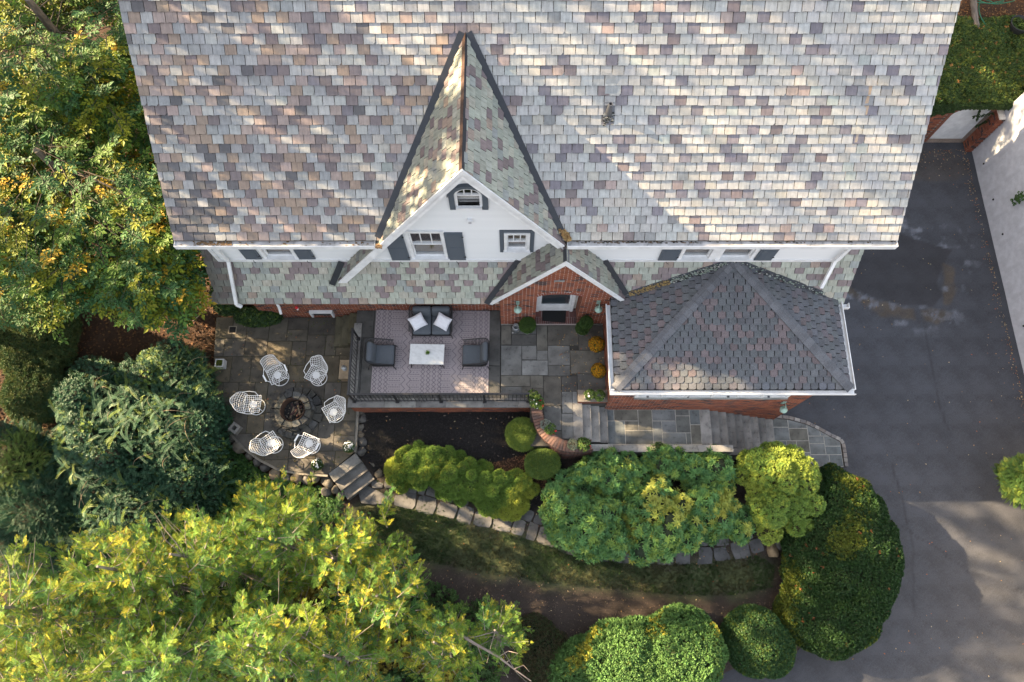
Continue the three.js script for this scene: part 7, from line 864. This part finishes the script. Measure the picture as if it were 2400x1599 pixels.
// ---- broad-leaved trees at the left of the house
function broadleaf(o) {
  const t = group('hickory_tree'); tag(t, o.label, 'tree', 'leafy trees left of the house'); const r = rngOf(o.seed), y0 = land(o.x, o.z), l = [], br = new Geo(), trunkTop = V(o.x + 0.3, o.top, o.z + 0.2), T0 = V(o.x, y0 - 0.1, o.z);
  mesh('trunk', new Geo().tube([T0, T0.clone().lerp(trunkTop, 0.35).add(V(0.1, 0, 0.05)), T0.clone().lerp(trunkTop, 0.7), trunkTop], (k) => o.r * (1 - 0.6 * k), 9), mat([0.17, 0.14, 0.115], { map: T.bark, bumpMap: T.bark, bumpScale: 0.02, roughness: 1 }), t);
  for (let i = 0; i < o.n; i++) {
    let c, tries = 0; do { const b = o.blobs[Math.floor(r() * o.blobs.length)], d = rdir(r), f = Math.cbrt(r()); c = V(b[0] + d.x * b[3] * f, b[1] + d.y * b[4] * f, b[2] + d.z * b[5] * f); } while (noise3(c.x * o.gap, c.y * o.gap, c.z * o.gap, o.seed) < o.cut && tries++ < 12);
    if (c.x > -8.75 && c.y < roofY(c.z) + 0.25 && c.z < EZ && c.x > RX0 - 0.1) continue;
    const s0 = T0.clone().lerp(trunkTop, 0.45 + 0.5 * r()), mid = s0.clone().lerp(c, 0.55).add(V(0, 0.35, 0)); if (i % 26 === 0) br.tube(S([s0, mid, c]).getPoints(6), (k) => 0.014 * (1 - k) + 0.005, 4);
    const tw = c.clone().sub(trunkTop).setY(0).normalize().addScaledVector(rdir(r), 0.8).add(V(0, 0.15, 0)).normalize(), L = 0.45 + 0.3 * r(); br.tube([c.clone().addScaledVector(tw, -0.3), c.clone().addScaledVector(tw, L)], 0.006, 4);
    const tone = r() < 0.05 ? [0.45, 0.30, 0.03] : pick(r, [[0.42, [0.05, 0.125, 0.04]], [0.33, [0.09, 0.165, 0.025]], [0.25, [0.19, 0.215, 0.015]]]);
    for (let k = 0; k < 8; k++) { const u = (k + 0.6 * r()) / 8, s = k % 2 ? 1 : -1, side = V(-tw.z, 0, tw.x), d = tw.clone().multiplyScalar(0.45 + 0.5 * u).addScaledVector(side, s * (1 - 0.6 * u)).add(V(0, -0.1 + 0.25 * r(), 0)).addScaledVector(rdir(r), 0.2).normalize(); l.push({ p: c.clone().addScaledVector(tw, L * u), q: along(d, YU.clone().addScaledVector(rdir(r), 0.3).normalize(), (r() - 0.5) * 0.5), s: o.size * (0.7 + 0.6 * r()), c: jit(tone, 0.5, r) }); }
  }
  scatter('crown', t, LG.pinnate, LM.tree, l); mesh('branches', br, mat([0.11, 0.09, 0.07], { map: T.bark, roughness: 1 }), t); return t;
}
broadleaf({ x: -12.2, z: -10.4, top: 5.5, r: 0.2, seed: 601, n: 1050, size: 0.9, gap: 1.0, cut: 0.45, label: 'large-leaved tree hanging over the roof corner of the house', blobs: [[-10.4, 3.6, -9.2, 2.0, 1.6, 2.3], [-11.6, 4.4, -11.2, 2.1, 1.6, 2.2], [-9.8, 3.2, -7.6, 1.2, 1.1, 1.2], [-9.3, 4.3, -10.0, 1.0, 0.9, 1.7], [-12.6, 3.5, -8.2, 1.8, 1.5, 1.6]] });
broadleaf({ x: -12.6, z: -14.2, top: 6.5, r: 0.22, seed: 607, n: 1000, size: 0.9, gap: 0.9, cut: 0.43, label: 'sunlit large-leaved tree in the upper left corner', blobs: [[-11.2, 5.6, -13.6, 2.0, 1.6, 2.2], [-12.6, 5.2, -12.4, 1.8, 1.6, 1.8], [-10.4, 5.0, -12.6, 1.4, 1.3, 1.7], [-10.2, 4.6, -14.6, 1.3, 1.3, 1.5], [-13.2, 5.0, -15.6, 1.6, 1.3, 1.5]] });
broadleaf({ x: -14.6, z: -9.6, top: 5.0, r: 0.18, seed: 613, n: 520, size: 0.9, gap: 1.0, cut: 0.46, label: 'large-leaved tree at the left edge above the brown leaf litter', blobs: [[-13.6, 3.2, -8.8, 1.6, 1.3, 1.6], [-13.9, 3.6, -10.8, 1.7, 1.4, 1.6]] });

// ---- flowers and pots
const potGeo = (R, h) => new THREE.LatheGeometry([[0.001, 0], [R * 0.72, 0], [R, h], [R * 1.06, h], [R * 1.06, h * 0.92], [R * 0.9, h * 0.92], [R * 0.86, h * 0.85], [0.001, h * 0.85]].map(([a, b]) => new THREE.Vector2(a, b)), 20);
function dome(parent, name, c, R, n, geo, m, size, colour, seed, flat = 0.8) { const r = rngOf(seed), l = []; for (let i = 0; i < n; i++) { const d = rdir(r); if (d.y < -0.15) { i--; continue; } const f = 0.85 + 0.18 * r(); l.push({ p: V(c[0] + d.x * R * f, c[1] + d.y * R * flat * f, c[2] + d.z * R * f), q: facing(d.clone().addScaledVector(rdir(r), 0.3).normalize(), r() * 6.28), s: size * (0.75 + 0.5 * r()), c: colour(d, r) }); } return scatter(name, parent, geo, m, l); }
const gold = (d, r) => jit(pick(r, [[0.7, [0.55, 0.27, 0.012]], [0.2, [0.6, 0.36, 0.02]], [0.1, [0.28, 0.1, 0.008]]]), 0.35, r), green = (d, r) => jit([0.06, 0.11, 0.025], 0.5, r), white = (d, r) => jit([0.75, 0.75, 0.74], 0.1, r);
const dkpot = mat([0.05, 0.045, 0.045], { roughness: 0.8, map: T.soft });
for (const [x, z, R, seed, label] of [[2.57, -6.8, 0.25, 621, 'round golden-yellow chrysanthemum pot nearer the front door'], [2.6, -5.97, 0.23, 622, 'round orange-yellow chrysanthemum pot at the terrace corner near the ledge']]) { const p = group('chrysanthemum', scene, [x, 0.004, z]); tag(p, label, 'potted flowers', 'potted chrysanthemums by the sunroom wall'); mesh('pot', potGeo(0.13, 0.2), dkpot, p); dome(p, 'leaves', [0, 0.27, 0], R * 0.88, 260, LG.tuft, LM.soft, 1.0, green, seed + 50); dome(p, 'flowers', [0, 0.28, 0], R, 900, LG.daisy, LM.petal, 0.9, gold, seed); }
for (const [x, z, seed, label] of [[-4.9, -3.78, 631, 'white potted flowers at the patio corner by the mulch'], [-5.8, -3.26, 632, 'white potted flowers in front of the curved patio edge']]) { const p = group('white_flowers', scene, [x, -0.597, z]); tag(p, label, 'potted flowers', 'white flowers on the lower patio'); mesh('pot', potGeo(0.1, 0.14), dkpot, p); dome(p, 'leaves', [0, 0.18, 0], 0.15, 150, LG.tuft, LM.soft, 1.1, green, seed + 50); dome(p, 'flowers', [0, 0.2, -0.02], 0.165, seed === 631 ? 80 : 46, LG.flower, LM.petal, 0.95, white, seed); }
{ const p = group('cream_chrysanthemum', scene, [4.4, -0.46, -3.72]); tag(p, 'pale cream chrysanthemum clump on the walkway kerb', 'flowers'); dome(p, 'leaves', [0, 0.06, 0], 0.2, 120, LG.tuft, LM.soft, 1, green, 641); dome(p, 'flowers', [-0.1, 0.06, 0], 0.16, 220, LG.daisy, LM.petal, 0.8, (d, r) => jit([0.5, 0.48, 0.28], 0.4, r), 642); dome(p, 'flowers', [0.16, 0.05, 0], 0.16, 220, LG.daisy, LM.petal, 0.8, (d, r) => jit([0.5, 0.48, 0.28], 0.4, r), 643); }
{ const b = group('potted_boxwood', scene, [0.47, 0.004, -7.33]); tag(b, 'round boxwood in a grey pot between watering can and doormat', 'potted shrub', 'potted boxwoods by the door'); mesh('pot', potGeo(0.17, 0.3), zinc, b); dome(b, 'foliage', [0, 0.52, 0], 0.24, 1500, LG.tuft, LM.soft, 0.75, (d, r) => jit(pick(r, [[0.7, [0.06, 0.12, 0.025]], [0.3, [0.1, 0.17, 0.03]]]), 0.4, r), 651, 1.05); mesh('twig_core', coreGeo([[0, 0.52, 0, 0.2, 0.21, 0.2]], 1), mat([0.03, 0.05, 0.015]), b);
  const c = group('potted_boxwood', scene, [2.16, 0.004, -7.27]); tag(c, 'two-tiered boxwood topiary in a grey pot on the sunroom side of the door', 'potted shrub', 'potted boxwoods by the door'); mesh('pot', potGeo(0.16, 0.26), zinc, c); for (const [x, y, z, R, s] of [[-0.02, 0.42, 0, 0.2, 653], [0.06, 0.85, -0.02, 0.19, 654]]) { dome(c, 'foliage', [x, y, z], R, 1200, LG.tuft, LM.soft, 0.72, (d, r) => jit(pick(r, [[0.75, [0.05, 0.105, 0.024]], [0.25, [0.09, 0.15, 0.03]]]), 0.4, r), s, 1.0); mesh('twig_core', coreGeo([[x, y, z, R * 0.84, R * 0.84, R * 0.84]], 1), mat([0.03, 0.05, 0.015]), c); } mesh('stem', new Geo().tube([V(0, 0.2, 0), V(0.03, 0.7, -0.01)], 0.02, 6), mat([0.15, 0.11, 0.08]), c); }
{ const p = group('square_planter', scene, [-9.1, -0.598, -6.4]); tag(p, 'small white square planter with yellow-green moss at the patio edge', 'planter'); const g = new Geo(); g.box(-0.13, 0, -0.13, 0.13, 0.26, -0.1).box(-0.13, 0, 0.1, 0.13, 0.26, 0.13).box(-0.13, 0, -0.0998, -0.1, 0.26, 0.0998).box(0.1, 0, -0.0998, 0.13, 0.26, 0.0998).box(-0.0998, 0, -0.0998, 0.0998, 0.2, 0.0998); mesh('box', g, mat([0.5, 0.5, 0.49], { map: T.soft }), p); dome(p, 'foliage', [0, 0.2, 0], 0.1, 200, LG.needle, LM.soft, 0.9, (d, r) => jit([0.16, 0.2, 0.03], 0.4, r), 655); }
{ // planting along the curved wall and in the ledge trough
  const mixed = (parent, c, R, seed, n, reds, whites) => { dome(parent, 'foliage', c, R, n, LG.ivy, LM.soft, 0.55, (d, r) => jit(pick(r, [[0.6, [0.07, 0.13, 0.03]], [0.4, [0.13, 0.2, 0.04]]]), 0.4, r), seed, 0.7); if (whites) dome(parent, 'white_blooms', c, R * 1.08, whites, LG.flower, LM.petal, 1.0, white, seed + 1, 0.75); if (reds) dome(parent, 'red_blooms', [c[0] + R * 0.5, c[1], c[2] + R * 0.3], R * 0.7, reds, LG.flower, LM.petal, 1.1, (d, r) => jit([0.5, 0.02, 0.03], 0.3, r), seed + 2, 0.8); };
  const a = group('flower_urn', scene, [0.72, 0.32, -4.98]); tag(a, 'urn of trailing green, white and red flowers at the railing end', 'potted flowers'); mesh('pot', potGeo(0.12, 0.16), mat([0.3, 0.28, 0.25], { map: T.stone }), a); mixed(a, [0, 0.2, 0.02], 0.2, 661, 150, 7, 7); dome(a, 'trailing_leaves', [-0.1, 0.16, -0.16], 0.17, 90, LG.ivy, LM.soft, 0.5, green, 664); dome(a, 'lime_leaves', [0.08, 0.16, 0.12], 0.12, 60, LG.ivy, LM.soft, 0.5, (d, r) => jit([0.25, 0.3, 0.03], 0.3, r), 665);
  const b = group('flower_clump', scene, [1.12, 0.3, -4.18]); tag(b, 'flowers with white and red blooms on the bend of the curved brick wall', 'flowers', 'flowers on the curved brick wall'); mixed(b, [0, 0.06, 0], 0.16, 671, 110, 4, 6); dome(b, 'silver_leaves', [-0.14, 0.05, -0.14], 0.13, 60, LG.tuft, LM.soft, 1.1, (d, r) => jit([0.3, 0.33, 0.28], 0.3, r), 674);
  const c = group('flower_clump', scene, [1.92, 0.3, -3.72]); tag(c, 'flowers with red blooms at the lower end of the curved brick wall', 'flowers', 'flowers on the curved brick wall'); mixed(c, [0.15, 0.06, 0], 0.19, 681, 150, 7, 0); dome(c, 'silver_leaves', [-0.17, 0.05, 0], 0.14, 80, LG.tuft, LM.soft, 1.1, (d, r) => jit([0.28, 0.3, 0.2], 0.3, r), 684);
  const d = group('flower_trough', scene, [2.44, 0.333, -5.18]); tag(d, 'stone trough of leafy plants and white flowers on the brick ledge', 'planter'); mesh('trough', new Geo().box(-0.3, 0, -0.11, 0.3, 0.12, -0.09).box(-0.3, 0, 0.09, 0.3, 0.12, 0.11).box(-0.3, 0, -0.0898, -0.28, 0.12, 0.0898).box(0.28, 0, -0.0898, 0.3, 0.12, 0.0898).box(-0.2798, 0, -0.0898, 0.2798, 0.09, 0.0898), mat([0.3, 0.29, 0.27], { map: T.stone }), d); mixed(d, [-0.14, 0.12, 0], 0.15, 691, 90, 0, 3); mixed(d, [0.13, 0.12, 0.02], 0.16, 695, 100, 0, 6);
}
// ---- loose ground cover
{
  const r = rngOf(701); let l = [];
  for (let i = 0; i < 42000; i++) { const x = -5.6 + r() * 13.8, z = -2.3 + r() * 2.9; if (!inPoly(x, z, LAWN)) continue; const f = fbm(x * 1.3, z * 1.3, 703, 4); if (r() > 0.25 + 1.1 * f) continue; l.push({ p: V(x, land(x, z), z), q: facing(V((r() - 0.5) * 0.5, 1, (r() - 0.5) * 0.5).normalize(), r() * 6), s: 1.0 + 0.9 * r(), c: jit(f + 0.12 * (r() - 0.5) > 0.46 ? [0.05, 0.125, 0.022] : [0.13, 0.135, 0.05], 0.7, r) }); }
  const L = scatter('lawn_grass', scene, LG.grass, LM.soft, l); tag(L, 'thin patchy grass below the garden path', null, null, 'stuff');
  l = []; for (let i = 0; i < 11000; i++) { const x = -16 + r() * 8, z = -13 + r() * 12.4; if (x > -9.3 && z > -8.2) continue; l.push({ p: V(x, land(x, z) + 0.015 + 0.03 * r(), z), q: facing(rdir(r).multiplyScalar(0.5).add(YU).normalize(), r() * 6.28), s: 0.6 + 0.7 * r(), c: jit(pick(r, [[0.55, [0.11, 0.052, 0.022]], [0.25, [0.19, 0.10, 0.04]], [0.2, [0.06, 0.034, 0.02]]]), 0.5, r) }); }
  tag(scatter('leaf_litter', scene, LG.dead, LM.petal, l), 'brown fallen leaves under the trees at the left', null, null, 'stuff');
  l = []; for (let i = 0; i < 2600; i++) { const x = 12.5 + r() * 6, z = -17.9 - r() * 2.5; l.push({ p: V(x, 0.06 + Math.min(4, (-15.7 - z) / 0.9 * 0.28) + 0.12, z), q: facing(rdir(r).multiplyScalar(0.5).add(YU).normalize(), r() * 6.28), s: 0.6 + 0.6 * r(), c: jit(pick(r, [[0.6, [0.2, 0.09, 0.035]], [0.4, [0.28, 0.15, 0.06]]]), 0.5, r) }); }
  tag(scatter('leaf_litter', scene, LG.dead, LM.petal, l), 'brown fallen leaves on the bank by the hose', null, null, 'stuff');
  l = []; const chip = new Geo(); chip.box(-0.03, 0, -0.009, 0.03, 0.008, 0.009); const cg = chip.build(); for (let i = 0; i < 9000; i++) { const x = -4.7 + r() * 6.6, z = -5 + r() * 3.2; if (!inPoly(x, z, MULCH)) continue; const w = inPoly(x, z, [[-0.9, -3.3], [0.2, -3.6], [1.4, -3.4], [1.6, -2.6], [0.6, -2.5]]); l.push({ p: V(x, land(x, z) + 0.004, z), q: facing(rdir(r).multiplyScalar(0.45).add(YU).normalize(), r() * 6.28), s: 0.5 + 0.8 * r(), c: jit(w ? [0.12, 0.06, 0.03] : r() < 0.012 ? [0.16, 0.12, 0.09] : [0.012, 0.010, 0.010], 0.6, r) }); }
  tag(scatter('mulch_chips', scene, cg, mat([1, 1, 1], { roughness: 1 }), l), 'black bark mulch chips in the bed below the terrace', null, null, 'stuff');
  l = []; for (let i = 0; i < 9000; i++) { const x = -5.5 + r() * 14, z = -1.6 + r() * 4.2; if (inPoly(x, z, MULCH) || DIST(x, z, LAWN) > 0.25 || (x > 8.6)) continue; l.push({ p: V(x, land(x, z) + 0.003, z), q: facing(rdir(r).multiplyScalar(0.6).add(YU).normalize(), r() * 6.28), s: 0.3 + 0.8 * r() * r(), c: jit(pick(r, [[0.5, [0.05, 0.035, 0.028]], [0.3, [0.11, 0.08, 0.065]], [0.2, [0.17, 0.12, 0.08]]]), 0.6, r) }); }
  tag(scatter('soil_crumbs', scene, cg, mat([1, 1, 1], { roughness: 1 }), l), 'twigs and crumbs on the bare brown soil below the lawn', null, null, 'stuff');
  l = []; const bits = (n, f) => { for (let i = 0; i < n; i++) { const q = f(); if (q) l.push({ p: V(q[0], q[1] + 0.006, q[2]), q: facing(V((r() - 0.5) * 0.3, 1, (r() - 0.5) * 0.3).normalize(), r() * 6.28), s: 0.35 + 0.4 * r(), c: jit(pick(r, [[0.5, [0.3, 0.18, 0.07]], [0.3, [0.42, 0.34, 0.2]], [0.2, [0.3, 0.1, 0.04]]]), 0.5, r) }); } };
  bits(220, () => [9.3 + r() * 7.7, DRIVE, -15.2 + r() * 18]); bits(380, () => { const z = -15.3 + r() * 14; return [17.0 - 0.35 * r() * r(), DRIVE, z]; }); bits(170, () => [13 + r() * 4, DRIVE, -15.3 + 1.3 * r() * r()]); bits(110, () => { const x = 1.4 + r() * 1.4, z = -7.3 + r() * 1.9; return [x, 0.0, z]; }); bits(60, () => [-9.3 + r() * 4.2, -0.597, -7.8 + r() * 4]); bits(140, () => { const x = -5 + r() * 13, z = -2 + r() * 3; return [x, land(x, z) + 0.03, z]; }); bits(40, () => { const x = -4.5 + r() * 5.5, z = -4.9 + r() * 2; return [x, land(x, z) + 0.01, z]; });
  tag(scatter('fallen_leaves', scene, LG.dead, LM.petal, l), 'scattered small fallen leaves on drive, terrace and lawn', null, null, 'stuff');
  l = []; for (let i = 0; i < 9000; i++) { const x = -9.6 + r() * 4.4, z = -4.2 + r() * 3.4; if (DIST(x, z, [[-9.4, -4.4], [-8.6, -3.9], [-7.6, -3.1], [-6.4, -2.75], [-5.5, -2.6], [-5.2, -1.8], [-6.2, -1.2], [-9, -1.0], [-10, -3]]) < 0) continue; l.push({ p: V(x, land(x, z) + 0.06 + 0.16 * r(), z), q: facing(V((r() - 0.5) * 0.7, 1, (r() - 0.5) * 0.7).normalize(), r() * 6.28), s: 0.5 + 0.4 * r(), c: jit(pick(r, [[0.75, [0.045, 0.11, 0.028]], [0.25, [0.09, 0.18, 0.04]]]), 0.5, r) }); }
  tag(scatter('ground_ivy', scene, LG.ivy, LM.gloss, l), 'dense dark ground ivy below the curved patio edge', null, null, 'stuff');
  l = []; for (let i = 0; i < 1500; i++) { const t = r() * 12 - 4.5, x = t, z = (t < 1 ? lerp(-2.65, -1.5, (t + 4.5) / 5.5) : -1.0) + (r() - 0.5) * 0.7; if (r() > fbm(x * 3, z * 3, 709, 2) * 1.3) continue; l.push({ p: V(x, land(x, z) + 0.015, z), q: facing(YU, r() * 6), s: 0.35 + 0.3 * r(), c: jit([0.06, 0.1, 0.02], 0.5, r) }); }
  tag(scatter('path_weeds', scene, LG.tuft, LM.soft, l), 'small weeds in the joints of the garden path', null, null, 'stuff');
}
// ---- tall trees outside the frame to the left and behind, which break up the low sun
function shadeTree(x, z, h, R, seed, n, label, yb = 0.32, cut = 0.5) {
  const t = group('shade_tree'); tag(t, label, 'tree', 'tall trees beyond the picture edge'); const r = rngOf(seed), y0 = land(x, z), l = [], br = new Geo();
  mesh('trunk', new Geo().tube([V(x, y0 - 0.2, z), V(x + 0.2, y0 + h * 0.3, z), V(x - 0.15, y0 + h * 0.6, z + 0.2), V(x, y0 + h * 0.95, z)], (k) => 0.24 * (1 - 0.82 * k) + 0.02, 8), mat([0.16, 0.13, 0.11], { map: T.bark, roughness: 1 }), t);
  for (let i = 0; i < n; i++) { const d = rdir(r), f = Math.cbrt(r()), k = yb + (1 - yb) * (0.5 + 0.5 * d.y * f), c = V(x + d.x * R * f, y0 + h * k, z + d.z * R * f); if (i % 34 === 0) br.tube(S([V(x, y0 + h * (k * 0.78), z), V(lerp(x, c.x, 0.6) + 0.2 * (r() - 0.5), c.y - 0.3, lerp(z, c.z, 0.6) + 0.2 * (r() - 0.5)), c]).getPoints(6), (q) => 0.05 * (1 - q) + 0.012, 5); if (noise3(c.x * 1.25, c.y * 0.95, c.z * 1.25, seed) < cut - 0.012) continue; l.push({ p: c, q: facing(rdir(r), r() * 6), s: 0.5 + 0.5 * r(), c: jit([0.09, 0.17, 0.045], 0.4, r) }); }
  scatter('crown', t, LG.clump, LM.soft, l); mesh('branches', br, mat([0.16, 0.13, 0.11], { map: T.bark, roughness: 1 }), t);
}
{
  const ROW = [[-16.6, -21.2, 17, 2.1, 0.32, 0.55], [-15.6, -18.2, 18, 2.0, 0.32, 0.56], [-17.2, -15.6, 18, 2.2, 0.55, 0.615], [-16.2, -12.9, 17, 2.1, 0.5, 0.62], [-17.0, -10.3, 20, 2.4, 0.5, 0.57], [-17.6, -7.6, 20, 2.5, 0.3, 0.55], [-17.0, -4.8, 10.5, 2.2, 0.2, 0.53], [-17.6, -2.2, 9.5, 2.0, 0.4, 0.56], [-17.0, 0.6, 9, 2.0, 0.4, 0.55], [-22.5, -26, 28, 3.4, 0.45, 0.53], [-22, -20.5, 32, 3.4, 0.5, 0.55], [-22.5, -16.2, 30, 3.4, 0.5, 0.555], [-23, -11, 25, 3.6, 0.45, 0.53], [1.5, -22.5, 15, 3.2, 0.32, 0.5], [-6, -25, 18, 3.4, 0.32, 0.5]];
  const place = ['first', 'second', 'third', 'fourth', 'fifth', 'sixth', 'seventh', 'eighth', 'ninth'];
  ROW.forEach(([x, z, h, R, yb, cut], i) => shadeTree(x, z, h, R, 801 + i * 11, i < 9 ? 1150 : 2100, i < 9 ? place[i] + ' tree from the back in the near row beyond the left picture edge' : i < 13 ? place[i - 9] + ' tree from the back in the far row beyond the left picture edge' : i === 13 ? 'broadleaf tree straight behind the house beyond the top edge' : 'broadleaf tree behind the left half of the ridge beyond the top edge', yb, cut));
}
renderer.render(scene, camera);
